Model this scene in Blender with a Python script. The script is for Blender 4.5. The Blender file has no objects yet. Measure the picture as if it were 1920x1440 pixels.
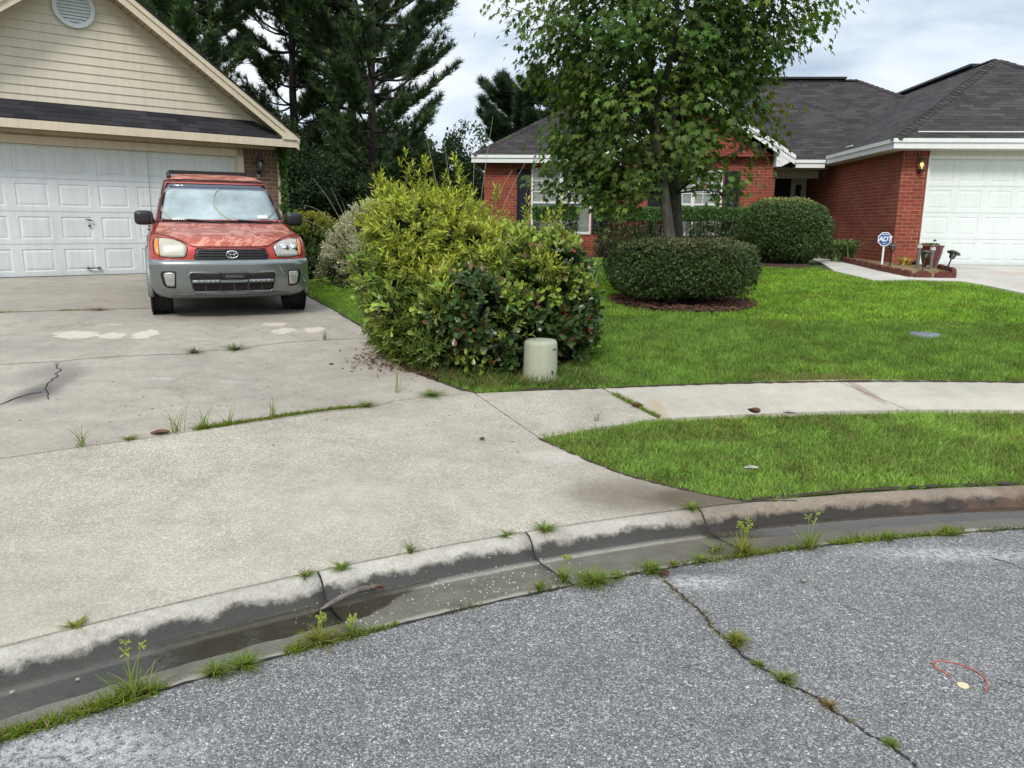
import bpy, bmesh, math, random
import numpy as np
from mathutils import Vector, Matrix
from mathutils.geometry import delaunay_2d_cdt

scene = bpy.context.scene
COL = scene.collection
rad = math.radians

# ------------------------------------------------------------------ camera
cam_d = bpy.data.cameras.new("camera")
cam = bpy.data.objects.new("camera", cam_d)
COL.objects.link(cam)
cam_d.sensor_fit = 'HORIZONTAL'
cam_d.sensor_width = 36.0
cam_d.lens = 36.0 * 1443.0 / 1920.0
cam_d.clip_start = 0.05
cam_d.clip_end = 2000
_p, _r = rad(11.735), rad(0.589)
_f = Vector((0, math.cos(_p), -math.sin(_p)))
_u = Vector((0, math.sin(_p), math.cos(_p)))
_x = Vector((1, 0, 0))
_x2 = _x * math.cos(_r) + _u * math.sin(_r)
_u2 = -_x * math.sin(_r) + _u * math.cos(_r)
cam.matrix_world = Matrix(((_x2.x, _u2.x, -_f.x, 0), (_x2.y, _u2.y, -_f.y, 0), (_x2.z, _u2.z, -_f.z, 1.55), (0, 0, 0, 1)))
scene.camera = cam

# ------------------------------------------------------------------ light
SUN_EL, SUN_AZ = rad(43), rad(192)      # azimuth clockwise from +Y: light comes from the left, slightly behind the camera
sd = Vector((math.sin(SUN_AZ) * math.cos(SUN_EL), math.cos(SUN_AZ) * math.cos(SUN_EL), math.sin(SUN_EL)))
sun_d = bpy.data.lights.new("sun", 'SUN')
sun_d.energy = 2.1
sun_d.angle = rad(14)
sun_d.color = (1.0, 0.955, 0.885)
sun = bpy.data.objects.new("sun", sun_d)
COL.objects.link(sun)
sun.rotation_euler = sd.to_track_quat('Z', 'Y').to_euler()

world = bpy.data.worlds.new("World")
scene.world = world
world.use_nodes = True
nt = world.node_tree
nt.nodes.clear()
W = lambda t: nt.nodes.new(t)
out = W('ShaderNodeOutputWorld'); bg = W('ShaderNodeBackground')
sky = W('ShaderNodeTexSky'); sky.sky_type = 'NISHITA'; sky.sun_disc = False
sky.sun_elevation = SUN_EL; sky.sun_rotation = SUN_AZ
tc = W('ShaderNodeTexCoord')
mp = W('ShaderNodeMapping'); mp.inputs['Scale'].default_value = (1.0, 1.0, 3.2)
mp.inputs['Location'].default_value = (0.3, 0.1, 0.2)
n1_ = W('ShaderNodeTexNoise'); n1_.inputs['Scale'].default_value = 2.3; n1_.inputs['Detail'].default_value = 7; n1_.inputs['Roughness'].default_value = 0.52; n1_.inputs['Distortion'].default_value = 0.35
n2_ = W('ShaderNodeTexNoise'); n2_.inputs['Scale'].default_value = 6.5; n2_.inputs['Detail'].default_value = 6; n2_.inputs['Distortion'].default_value = 0.5
nt.links.new(tc.outputs['Generated'], mp.inputs['Vector'])
nt.links.new(mp.outputs[0], n1_.inputs['Vector']); nt.links.new(mp.outputs[0], n2_.inputs['Vector'])
addn = W('ShaderNodeMath'); addn.operation = 'MULTIPLY_ADD'; addn.inputs[1].default_value = 0.35
nt.links.new(n2_.outputs[0], addn.inputs[0]); nt.links.new(n1_.outputs[0], addn.inputs[2])
cr = W('ShaderNodeValToRGB')
cr.color_ramp.elements[0].position = 0.54; cr.color_ramp.elements[0].color = (4.6, 5.5, 6.8, 1)
cr.color_ramp.elements[1].position = 0.80; cr.color_ramp.elements[1].color = (9.6, 10.0, 10.3, 1)
e = cr.color_ramp.elements.new(0.66); e.color = (7.2, 8.0, 9.0, 1)
nt.links.new(addn.outputs[0], cr.inputs[0])
# an overcast layer is brighter overhead and near the horizon haze
sep = W('ShaderNodeSeparateXYZ'); nt.links.new(tc.outputs['Generated'], sep.inputs[0])
mr = W('ShaderNodeMapRange'); mr.inputs['From Min'].default_value = 0.25; mr.inputs['From Max'].default_value = 0.9
mr.inputs['To Min'].default_value = 1.0; mr.inputs['To Max'].default_value = 1.5
nt.links.new(sep.outputs['Z'], mr.inputs['Value'])
vm = W('ShaderNodeVectorMath'); vm.operation = 'SCALE'
nt.links.new(cr.outputs[0], vm.inputs[0]); nt.links.new(mr.outputs[0], vm.inputs['Scale'])
mx = W('ShaderNodeMix'); mx.data_type = 'RGBA'; mx.inputs['Factor'].default_value = 0.88
nt.links.new(sky.outputs[0], mx.inputs[6]); nt.links.new(vm.outputs[0], mx.inputs[7])
nt.links.new(mx.outputs[2], bg.inputs['Color'])
bg.inputs['Strength'].default_value = 0.1
nt.links.new(bg.outputs[0], out.inputs['Surface'])

scene.view_settings.view_transform = 'Standard'
scene.view_settings.look = 'None'
scene.view_settings.gamma = 1.0
scene.view_settings.exposure = 0.2
scene.render.engine = 'CYCLES'
scene.cycles.max_bounces = 7
scene.cycles.diffuse_bounces = 3
scene.cycles.glossy_bounces = 3
scene.cycles.transmission_bounces = 5
scene.cycles.transparent_max_bounces = 8
scene.cycles.use_adaptive_sampling = True
scene.cycles.adaptive_threshold = 0.02
scene.cycles.caustics_reflective = False
scene.cycles.caustics_refractive = False

# ------------------------------------------------------------------ helpers
def tag(o, label=None, cat=None, group=None, kind=None):
    if label: o['label'] = label
    if cat: o['category'] = cat
    if group: o['group'] = group
    if kind: o['kind'] = kind
    return o

def empty(name, loc=(0, 0, 0), rz=0.0, label=None, cat=None, group=None):
    o = bpy.data.objects.new(name, None)
    o.empty_display_size = 0.1
    COL.objects.link(o)
    o.location = loc
    o.rotation_euler = (0, 0, rz)
    return tag(o, label, cat, group)

def link_mesh(name, me, mats=None, parent=None, smooth=False):
    o = bpy.data.objects.new(name, me)
    COL.objects.link(o)
    if mats is not None:
        if not isinstance(mats, (list, tuple)): mats = [mats]
        for m in mats: me.materials.append(m)
    if parent is not None: o.parent = parent
    if smooth: me.polygons.foreach_set('use_smooth', np.ones(len(me.polygons), dtype=bool))
    return o

class MB:
    """collects polygons of one mesh"""
    def __init__(s): s.v = []; s.f = []; s.m = []
    def add(s, vs, fs, mi=0):
        b = len(s.v)
        s.v += [tuple(v) for v in vs]
        for f in fs: s.f.append([b + i for i in f]); s.m.append(mi)
    def box(s, c, d, rz=0.0, mi=0, M=None):
        hx, hy, hz = d[0] / 2, d[1] / 2, d[2] / 2
        vs = [Vector((sx * hx, sy * hy, sz * hz)) for sz in (-1, 1) for sy in (-1, 1) for sx in (-1, 1)]
        R = Matrix.Rotation(rz, 3, 'Z') if M is None else M
        vs = [R @ v + Vector(c) for v in vs]
        s.add(vs, [(0, 2, 3, 1), (4, 5, 7, 6), (0, 1, 5, 4), (1, 3, 7, 5), (3, 2, 6, 7), (2, 0, 4, 6)], mi)
    def bb(s, x0, x1, y0, y1, z0, z1, mi=0):
        s.box(((x0 + x1) / 2, (y0 + y1) / 2, (z0 + z1) / 2), (x1 - x0, y1 - y0, z1 - z0), mi=mi)
    def quad(s, a, b, c, d, mi=0): s.add([a, b, c, d], [(0, 1, 2, 3)], mi)
    def tube(s, pts, r, n=8, mi=0, cap=True):
        pts = [Vector(p) for p in pts]
        rr = r if isinstance(r, (list, tuple)) else [r] * len(pts)
        rings = []
        prev = None
        for i, p in enumerate(pts):
            d = (pts[min(i + 1, len(pts) - 1)] - pts[max(i - 1, 0)])
            if d.length < 1e-9: d = Vector((0, 0, 1))
            d.normalize()
            if prev is None:
                a = d.cross(Vector((0, 0, 1)))
                if a.length < 0.1: a = d.cross(Vector((1, 0, 0)))
            else:
                a = prev - d * prev.dot(d)
            a.normalize(); prev = a
            b = d.cross(a)
            rings.append([p + (a * math.cos(2 * math.pi * k / n) + b * math.sin(2 * math.pi * k / n)) * rr[i] for k in range(n)])
        vs = [v for rg in rings for v in rg]
        fs = [(i * n + k, i * n + (k + 1) % n, (i + 1) * n + (k + 1) % n, (i + 1) * n + k) for i in range(len(pts) - 1) for k in range(n)]
        if cap:
            fs.append(tuple(reversed(range(n)))); fs.append(tuple(range((len(pts) - 1) * n, len(pts) * n)))
        s.add(vs, fs, mi)
    def lathe(s, prof, c=(0, 0, 0), n=24, mi=0, M=None, cap=True):
        vs = []
        for (r, z) in prof:
            for k in range(n):
                v = Vector((r * math.cos(2 * math.pi * k / n), r * math.sin(2 * math.pi * k / n), z))
                if M is not None: v = M @ v
                vs.append(v + Vector(c))
        fs = [(i * n + k, i * n + (k + 1) % n, (i + 1) * n + (k + 1) % n, (i + 1) * n + k) for i in range(len(prof) - 1) for k in range(n)]
        if cap:
            fs.append(tuple(reversed(range(n)))); fs.append(tuple(range((len(prof) - 1) * n, len(prof) * n)))
        s.add(vs, fs, mi)
    def prism(s, poly, y0, y1, mi=0):
        """polygon in (x, z), extruded along y"""
        n = len(poly)
        vs = [(x, y0, z) for x, z in poly] + [(x, y1, z) for x, z in poly]
        fs = [tuple(range(n)), tuple(reversed(range(n, 2 * n)))] + [(i, i + n, (i + 1) % n + n, (i + 1) % n) for i in range(n)]
        s.add(vs, fs, mi)
    def cut(s):
        """what follows becomes another object of the same name"""
        s.c = getattr(s, 'c', []) + [len(s.f)]
    def build(s, name, mats, parent=None, smooth=False, bevel=0.0, fix=True, autosmooth=None):
        if getattr(s, 'c', None):
            o = None; b = [0] + s.c + [len(s.f)]
            for i0, i1 in zip(b[:-1], b[1:]):
                if i1 <= i0: continue
                q = MB(); used = {}
                for f in s.f[i0:i1]:
                    for v in f:
                        if v not in used: used[v] = len(q.v); q.v.append(s.v[v])
                q.f = [[used[v] for v in f] for f in s.f[i0:i1]]; q.m = s.m[i0:i1]
                o2 = q.build(name, mats, parent, smooth, bevel, fix); o = o or o2
            return o
        me = bpy.data.meshes.new(name)
        me.from_pydata(s.v, [], s.f)
        if isinstance(mats, (list, tuple)) and len(mats) > 1:
            me.polygons.foreach_set('material_index', s.m)
        o = link_mesh(name, me, mats, parent, smooth)
        if fix or bevel:
            bm = bmesh.new(); bm.from_mesh(me)
            bmesh.ops.recalc_face_normals(bm, faces=bm.faces)
            if bevel:
                ed = [e for e in bm.edges if len(e.link_faces) == 2 and e.calc_face_angle(0) > 0.6]
                bmesh.ops.bevel(bm, geom=ed, offset=bevel, segments=2, affect='EDGES', clamp_overlap=True)
            bm.to_mesh(me); bm.free()
        if smooth: me.polygons.foreach_set('use_smooth', np.ones(len(me.polygons), dtype=bool))
        return o

def np_mesh(name, V, F, mat, cols=None, parent=None, smooth=False):
    """V (N,3), F (M,3 or 4)"""
    me = bpy.data.meshes.new(name)
    V = np.ascontiguousarray(V, dtype=np.float32); F = np.ascontiguousarray(F, dtype=np.int32)
    k = F.shape[1]
    me.vertices.add(len(V)); me.vertices.foreach_set('co', V.ravel())
    me.loops.add(F.size); me.loops.foreach_set('vertex_index', F.ravel())
    me.polygons.add(len(F)); me.polygons.foreach_set('loop_start', np.arange(0, F.size, k, dtype=np.int32))
    me.update(calc_edges=True)
    if cols is not None:
        a = me.attributes.new('Col', 'FLOAT_COLOR', 'POINT')
        c = np.ones((len(V), 4), dtype=np.float32); c[:, :3] = cols
        a.data.foreach_set('color', c.ravel())
    me.validate(verbose=False)
    return link_mesh(name, me, mat, parent, smooth)

def norm(a): return a / np.maximum(np.linalg.norm(a, axis=-1, keepdims=True), 1e-9)

def leaf_mesh(name, P, A, N, S, tpl, mat, cols, parent=None, smooth=False):
    """instances the template polygon (verts, tris) as real geometry: P base, A length axis, N normal, S size"""
    tv, tf = tpl
    tv = np.array(tv, float); tf = np.array(tf, int)
    A = norm(A); N = N - A * (A * N).sum(1, keepdims=True); N = norm(N); B = np.cross(N, A)
    S = np.asarray(S, float)
    if S.ndim == 1: S = np.c_[S, S]
    V = P[:, None, :] + (tv[None, :, 0:1] * S[:, None, 0:1]) * B[:, None, :] + (tv[None, :, 1:2] * S[:, None, 1:2]) * A[:, None, :] + (tv[None, :, 2:3] * S[:, None, 1:2]) * N[:, None, :]
    n, k = len(P), len(tv)
    F = tf[None] + (np.arange(n) * k)[:, None, None]
    C = np.repeat(cols[:, None, :], k, axis=1).reshape(-1, 3)
    return np_mesh(name, V.reshape(-1, 3), F.reshape(-1, tf.shape[1]), mat, C, parent, smooth)

def vnoise(P, scale, seed=0):
    """smooth value noise in 3-D, 0..1"""
    r = np.random.RandomState(seed); T = r.rand(4096)
    Q = np.asarray(P, float) * scale + 100
    I = np.floor(Q).astype(int); Fq = Q - I; Fq = Fq * Fq * (3 - 2 * Fq)
    res = 0
    for dx in (0, 1):
        for dy in (0, 1):
            for dz in (0, 1):
                h = ((I[:, 0] + dx) * 73856093 ^ (I[:, 1] + dy) * 19349663 ^ (I[:, 2] + dz) * 83492791) & 4095
                w = (Fq[:, 0] if dx else 1 - Fq[:, 0]) * (Fq[:, 1] if dy else 1 - Fq[:, 1]) * (Fq[:, 2] if dz else 1 - Fq[:, 2])
                res = res + w * T[h]
    return res

# ------------------------------------------------------------------ terrain
C0 = (4.1, -5.5); RB = 9.95; RT = 9.826; RA = 9.437
_T = [-50, 0, 1.5, 3.0, 6, 9, 12.2, 16, 4000]
_ZL = [.05, .05, .13, .22, .47, .57, .62, .62, .62]
_ZR = [.05, .05, .13, .22, .44, .64, .79, .81, .81]
def G(x, y):
    x = np.asarray(x, float); y = np.asarray(y, float)
    t = np.hypot(x - C0[0], y - C0[1]) - RB
    w = np.clip((x + 3) / 8, 0, 1); w = w * w * (3 - 2 * w)
    return (1 - w) * np.interp(t, _T, _ZL) + w * np.interp(t, _T, _ZR)
def g1(x, y): return float(G(x, y))
def pol(t, ang):
    """point at radial distance t behind the kerb, angle in degrees from +Y, clockwise"""
    a = rad(ang)
    return (C0[0] + (RB + t) * math.sin(a), C0[1] + (RB + t) * math.cos(a))

def resample(poly, step, closed=True):
    out = []
    n = len(poly)
    for i in range(n if closed else n - 1):
        a, b = poly[i], poly[(i + 1) % n]
        L = math.hypot(b[0] - a[0], b[1] - a[1]); k = max(1, int(round(L / step)))
        for j in range(k): out.append((a[0] + (b[0] - a[0]) * j / k, a[1] + (b[1] - a[1]) * j / k))
    if not closed: out.append(poly[-1])
    return out

def inside(P, poly):
    P = np.asarray(P); x, y = P[:, 0], P[:, 1]; c = np.zeros(len(P), bool)
    n = len(poly)
    for i in range(n):
        x1, y1 = poly[i]; x2, y2 = poly[(i + 1) % n]
        if y1 == y2: continue
        m = ((y1 > y) != (y2 > y)) & (x < (x2 - x1) * (y - y1) / (y2 - y1) + x1)
        c ^= m
    return c

def sheet(name, poly, mat, zf=None, off=0.0, step=0.2, skirt=0.05, grid=None, parent=None, kind='structure', smooth=True, cols=None):
    zf = zf or G
    bd = resample(poly, step)
    g = grid or step
    xs = [p[0] for p in bd]; ys = [p[1] for p in bd]
    gx, gy = np.meshgrid(np.arange(min(xs), max(xs), g), np.arange(min(ys), max(ys), g))
    pts = np.c_[gx.ravel(), gy.ravel()]; pts += (np.random.RandomState(1).rand(*pts.shape) - .5) * g * .3
    pts = pts[inside(pts, bd)]
    B = np.array(bd)
    keep = np.ones(len(pts), bool)
    for i in range(0, len(pts), 4000):
        d = np.hypot(pts[i:i + 4000, None, 0] - B[None, :, 0], pts[i:i + 4000, None, 1] - B[None, :, 1]).min(1)
        keep[i:i + 4000] = d > g * .45
    pts = pts[keep]
    vs = [Vector(p) for p in bd] + [Vector(p) for p in pts]
    r = delaunay_2d_cdt(vs, [], [list(range(len(bd)))], 1, 1e-5)
    v2, f2 = r[0], r[2]
    P2 = np.array([(v.x, v.y) for v in v2])
    Z = zf(P2[:, 0], P2[:, 1]) + off
    V = [(P2[i, 0], P2[i, 1], float(Z[i])) for i in range(len(P2))]
    F = [list(f) for f in f2]
    nt0 = len(F)
    if skirt:
        nb = len(bd); b0 = len(V)
        zb = zf(B[:, 0], B[:, 1]) + off
        for i in range(nb): V.append((bd[i][0], bd[i][1], float(zb[i])))
        for i in range(nb): V.append((bd[i][0], bd[i][1], float(zb[i]) - skirt))
        for i in range(nb):
            j = (i + 1) % nb
            F.append([b0 + i, b0 + nb + i, b0 + nb + j, b0 + j])
    me = bpy.data.meshes.new(name); me.from_pydata(V, [], F)
    bm = bmesh.new(); bm.from_mesh(me)
    for f in bm.faces:
        if abs(f.normal.z) > .5:
            if f.normal.z < 0: f.normal_flip()
            f.smooth = smooth
    bm.to_mesh(me); bm.free()
    o = link_mesh(name, me, mat, parent)
    if parent is None and kind: tag(o, kind=kind)
    return o

def ribbon(mb, pts, w, zf=None, off=0.004, jitter=0.3, seed=0, step=0.04, wob=0.0):
    zf = zf or G
    rnd = random.Random(seed)
    P = resample(pts, step, closed=False)
    if wob: P = [(p[0] + rnd.uniform(-wob, wob), p[1] + rnd.uniform(-wob, wob)) for p in P]
    L = []; R = []
    for i, p in enumerate(P):
        a = P[max(0, i - 1)]; b = P[min(len(P) - 1, i + 1)]
        dx, dy = b[0] - a[0], b[1] - a[1]; l = math.hypot(dx, dy) or 1
        ww = w * (1 + rnd.uniform(-jitter, jitter)) / 2
        if i in (0, len(P) - 1): ww *= .3
        L.append((p[0] - dy / l * ww, p[1] + dx / l * ww)); R.append((p[0] + dy / l * ww, p[1] - dx / l * ww))
    vs = [(x, y, float(zf(x, y)) + off) for x, y in L] + [(x, y, float(zf(x, y)) + off) for x, y in R]
    n = len(P)
    mb.add(vs, [(i, i + n, i + 1 + n, i + 1) for i in range(n - 1)])

flat = lambda x, y: np.zeros_like(np.asarray(x, float))

# ------------------------------------------------------------------ materials
class NT:
    def __init__(s, name):
        s.m = bpy.data.materials.new(name); s.m.use_nodes = True
        s.t = s.m.node_tree; s.t.nodes.clear()
        s.out = s.t.nodes.new('ShaderNodeOutputMaterial')
        s.b = s.t.nodes.new('ShaderNodeBsdfPrincipled')
        s.t.links.new(s.b.outputs[0], s.out.inputs['Surface'])
        s._tc = None
    def n(s, typ, **kw):
        nd = s.t.nodes.new('ShaderNode' + typ)
        for k, v in kw.items(): setattr(nd, k, v)
        return nd
    def l(s, a, b): s.t.links.new(a, b)
    def set(s, **kw):
        for k, v in kw.items():
            s.put(s.b.inputs[k.replace('_', ' ')], v)
        return s
    def put(s, sock, v):
        if isinstance(v, bpy.types.NodeSocket): s.l(v, sock)
        else:
            if isinstance(v, tuple) and len(v) == 3 and sock.type == 'RGBA': v = v + (1,)
            sock.default_value = v
    def co(s, which='Object'):
        if s._tc is None: s._tc = s.n('TexCoord')
        return s._tc.outputs[which]
    def noise(s, scale, detail=4, rough=.55, dist=0, vec=None, fac=True):
        nd = s.n('TexNoise'); nd.inputs['Scale'].default_value = scale; nd.inputs['Detail'].default_value = detail
        nd.inputs['Roughness'].default_value = rough; nd.inputs['Distortion'].default_value = dist
        s.l(vec or s.co(), nd.inputs['Vector'])
        return nd.outputs[0] if fac else nd.outputs[1]
    def voro(s, scale, feature='F1', out='Color', vec=None, rand=1.0):
        nd = s.n('TexVoronoi'); nd.feature = feature; nd.inputs['Scale'].default_value = scale; nd.inputs['Randomness'].default_value = rand
        s.l(vec or s.co(), nd.inputs['Vector']); return nd.outputs[out]
    def ramp(s, f, stops, interp='LINEAR'):
        nd = s.n('ValToRGB'); el = nd.color_ramp.elements; nd.color_ramp.interpolation = interp
        while len(el) < len(stops): el.new(.5)
        for e_, (p, c) in zip(el, stops):
            e_.position = p; e_.color = (c if isinstance(c, tuple) else (c, c, c)) + (1,)
        s.l(f, nd.inputs[0]); return nd.outputs[0]
    def mix(s, f, a, b, mode='MIX'):
        nd = s.n('Mix'); nd.data_type = 'RGBA'; nd.blend_type = mode
        s.put(nd.inputs[0], f); s.put(nd.inputs[6], a); s.put(nd.inputs[7], b); return nd.outputs[2]
    def math(s, op, a, b=0.0, c=0.0, clamp=False):
        nd = s.n('Math', operation=op); nd.use_clamp = clamp
        s.put(nd.inputs[0], a); s.put(nd.inputs[1], b); s.put(nd.inputs[2], c); return nd.outputs[0]
    def sep(s, v):
        nd = s.n('SeparateXYZ'); s.l(v, nd.inputs[0]); return nd.outputs
    def comb(s, x, y, z=0.0):
        nd = s.n('CombineXYZ'); s.put(nd.inputs[0], x); s.put(nd.inputs[1], y); s.put(nd.inputs[2], z); return nd.outputs[0]
    def attr(s, name, o='Color'):
        nd = s.n('Attribute'); nd.attribute_name = name; return nd.outputs[o]
    def bump(s, h, strength=.3, dist=.01):
        nd = s.n('Bump'); nd.inputs['Strength'].default_value = strength; nd.inputs['Distance'].default_value = dist
        s.l(h, nd.inputs['Height']); s.l(nd.outputs[0], s.b.inputs['Normal']); return s
    def blob(s, cx, cy, rx, ry=None, wob=.35, scale=6.0, soft=.5):
        """1 inside an irregular patch of the ground around (cx, cy)"""
        ry = ry or rx
        v = s.sep(s.co()); nz = s.noise(scale, 6, .65)
        dx = s.math('DIVIDE', s.math('SUBTRACT', v[0], cx), rx); dy = s.math('DIVIDE', s.math('SUBTRACT', v[1], cy), ry)
        d = s.math('SQRT', s.math('ADD', s.math('MULTIPLY', dx, dx), s.math('MULTIPLY', dy, dy)))
        d = s.math('ADD', d, s.math('MULTIPLY', s.math('SUBTRACT', nz, .5), wob * 4))
        nd = s.n('MapRange'); nd.interpolation_type = 'SMOOTHSTEP'
        nd.inputs['From Min'].default_value = 1 + soft / 2; nd.inputs['From Max'].default_value = 1 - soft / 2
        s.l(d, nd.inputs['Value']); return nd.outputs[0]

def plain(name, col, rough=.6, metallic=0.0, var=0.12, vs=3.0, coat=0.0, bumps=0.0, spec=.5):
    t = NT(name)
    n = t.noise(vs, 5, .6)
    k = t.ramp(n, [(.3, 1 - var), (.7, 1 + var)])
    t.set(Base_Color=t.mix(1.0, col, k, 'MULTIPLY'), Roughness=rough, Metallic=metallic, Coat_Weight=coat)
    t.b.inputs['Specular IOR Level'].default_value = spec
    if bumps: t.bump(t.noise(vs * 14, 3), bumps, .004)
    return t.m

def leaf_mat(name, col=(1, 1, 1), rough=.45, trans=.35, spec=.4):
    """colour comes from each leaf's own attribute"""
    t = NT(name)
    c = t.mix(1.0, t.attr('Col'), col, 'MULTIPLY')
    t.set(Base_Color=c, Roughness=rough)
    t.b.inputs['Specular IOR Level'].default_value = spec
    tr = t.n('BsdfTranslucent'); hs = t.n('HueSaturation'); hs.inputs['Saturation'].default_value = 1.15; hs.inputs['Value'].default_value = 1.5; hs.inputs['Hue'].default_value = .485
    t.l(c, hs.inputs['Color']); t.l(hs.outputs[0], tr.inputs['Color'])
    mxs = t.n('MixShader'); mxs.inputs[0].default_value = trans
    t.l(t.b.outputs[0], mxs.inputs[1]); t.l(tr.outputs[0], mxs.inputs[2]); t.l(mxs.outputs[0], t.out.inputs['Surface'])
    return t.m

def mat_asphalt():
    t = NT('asphalt')
    v = t.voro(225, out='Color'); r = t.sep(v)[0]
    v2 = t.voro(105, out='Color'); r2 = t.sep(v2)[1]
    base = t.ramp(r, [(0, (.085, .085, .085)), (.38, (.160, .160, .160)), (.66, (.235, .235, .232)), (.86, (.34, .335, .325)), (1, (.56, .55, .52))])
    big = t.ramp(r2, [(0, .82), (.8, 1.0), (.95, 1.4), (1, 1.8)])
    c = t.mix(1.0, base, big, 'MULTIPLY')
    edge = t.ramp(t.voro(225, 'DISTANCE_TO_EDGE', 'Distance'), [(0, .6), (.12, 1.0)])
    c = t.mix(.8, c, edge, 'MULTIPLY')
    large = t.ramp(t.noise(.9, 5, .6), [(.3, .93), (.7, 1.07)])
    c = t.mix(1.0, c, large, 'MULTIPLY')
    c = t.mix(1.0, c, t.ramp(t.noise(9, 4, .7), [(.3, .86), (.7, 1.1)]), 'MULTIPLY')
    for (cx, cy, rx, ry, a_) in ((.2, 2.5, .25, .12, .16), (1.9, 2.9, .3, .12, .12), (2.5, 2.3, .5, .2, .15), (.75, 3.28, .22, .05, .6)):
        c = t.mix(t.math('MULTIPLY', t.blob(cx, cy, rx, ry, .4, 6, 1.5), a_), c, (.075, .076, .078))
    # chalky rubbed streaks
    sp = t.ramp(t.noise(30, 3, .8), [(.4, 0.0), (.6, 1.0)])
    for (cx, cy, rx, ry) in ((2.15, 3.5, .40, .07), (-1.28, 2.03, .30, .10), (.85, 3.17, .16, .07)):
        m = t.math('MULTIPLY', t.blob(cx, cy, rx, ry, .3, 5, 1.4), t.math('MULTIPLY', sp, .75))
        c = t.mix(m, c, (.55, .55, .54))
    t.set(Base_Color=c, Roughness=.82)
    h = t.math('ADD', t.voro(225, 'SMOOTH_F1', 'Distance'), t.math('MULTIPLY', t.voro(105, 'F1', 'Distance'), .5))
    t.bump(h, .6, -.006)
    return t.m

def concrete(name, base, speck=.5, pebble=.5, stains=(), stainsL=(), wet=(), scale=1.0, dirt=.16, streak=None):
    t = NT(name)
    lo = tuple(c * .80 for c in base); hi = tuple(min(1, c * 1.14) for c in base)
    c = t.ramp(t.noise(.8, 6, .62, .3), [(.3, lo), (.7, hi)])
    c = t.mix(1.0, c, t.ramp(t.noise(5.5, 6, .7), [(.28, 1 - dirt), (.72, 1 + dirt * .7)]), 'MULTIPLY')
    c = t.mix(1.0, c, t.ramp(t.noise(45, 4, .7), [(.3, 1 - dirt * .7), (.7, 1 + dirt * .5)]), 'MULTIPLY')
    cell = t.sep(t.voro(190 * scale, out='Color'))[0]
    keep = t.ramp(t.noise(.55, 3), [(.35, .35), (.6, 1.0)])
    peb = t.ramp(cell, [(0, .55), (.35, .88), (.72, 1.05), (.88, 1.45), (1, 1.9)])
    c = t.mix(t.math('MULTIPLY', keep, pebble), c, t.mix(1.0, c, peb, 'MULTIPLY'))
    fine = t.ramp(t.noise(260, 2), [(.35, .8), (.65, 1.15)])
    c = t.mix(speck, c, t.mix(1.0, c, fine, 'MULTIPLY'))
    if streak:
        c = t.mix(1.0, c, streak(t), 'MULTIPLY')
    for (cx, cy, rx, ry, a, col, wob, soft) in stains:
        c = t.mix(t.math('MULTIPLY', t.blob(cx, cy, rx, ry, wob, 13, soft), a), c, col)
    rough = .85
    w = None
    for (cx, cy, rx, ry, a) in wet:
        b_ = t.math('MULTIPLY', t.blob(cx, cy, rx, ry, .25, 4, .9), a)
        w = b_ if w is None else t.math('MAXIMUM', w, b_)
    if w is not None:
        c = t.mix(w, c, t.mix(1.0, c, (.40, .36, .31), 'MULTIPLY'))
        t.set(Roughness=t.math('SUBTRACT', .85, t.math('MULTIPLY', w, .35)))
    else: t.set(Roughness=rough)
    t.set(Base_Color=c)
    h = t.math('ADD', t.math('MULTIPLY', t.voro(190 * scale, 'F1', 'Distance'), .35), t.noise(60, 5, .7))
    t.bump(h, .35, .004)
    return t.m

def brick(name, c1, c2, mortar, soldier=False, mort_w=.010):
    t = NT(name)
    p = t.sep(t.co()); nn = t.sep(t.co('Normal'))
    isx = t.math('GREATER_THAN', t.math('ABSOLUTE', nn[0]), .6)
    mixn = t.n('Mix'); mixn.data_type = 'FLOAT'
    t.l(isx, mixn.inputs[0]); t.l(p[0], mixn.inputs[2]); t.l(p[1], mixn.inputs[3])
    h = mixn.outputs[0]
    vec = t.comb(h, p[2]) if not soldier else t.comb(p[2], h)
    br = t.n('TexBrick'); br.offset = .5 if not soldier else 0.0
    t.l(vec, br.inputs['Vector'])
    br.inputs['Scale'].default_value = 1; br.inputs['Brick Width'].default_value = .215 if not soldier else .60; br.inputs['Row Height'].default_value = .0765 if not soldier else .075
    br.inputs['Mortar Size'].default_value = mort_w * .55; br.inputs['Mortar Smooth'].default_value = .25; br.inputs['Bias'].default_value = -.1
    br.inputs['Color1'].default_value = c1 + (1,); br.inputs['Color2'].default_value = c2 + (1,); br.inputs['Mortar'].default_value = mortar + (1,)
    # mortar shows pale in places and brick-dusted in others
    patch = t.ramp(t.noise(2.2, 4, .6), [(.35, .25), (.62, 1.0)])
    mcol = t.mix(patch, tuple(a * 1.05 for a in c1), mortar)
    c = t.mix(br.outputs['Fac'], br.outputs['Color'], mcol)
    c = t.mix(1.0, c, t.ramp(t.noise(1.4, 5, .6), [(.3, .85), (.7, 1.12)]), 'MULTIPLY')
    c = t.mix(1.0, c, t.ramp(t.noise(35, 4, .7), [(.3, .85), (.7, 1.12)]), 'MULTIPLY')
    t.set(Base_Color=c, Roughness=.9)
    inv = t.math('SUBTRACT', 1.0, br.outputs['Fac'])
    t.bump(t.math('ADD', inv, t.math('MULTIPLY', t.noise(60, 4), .3)), .7, .008)
    return t.m

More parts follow.
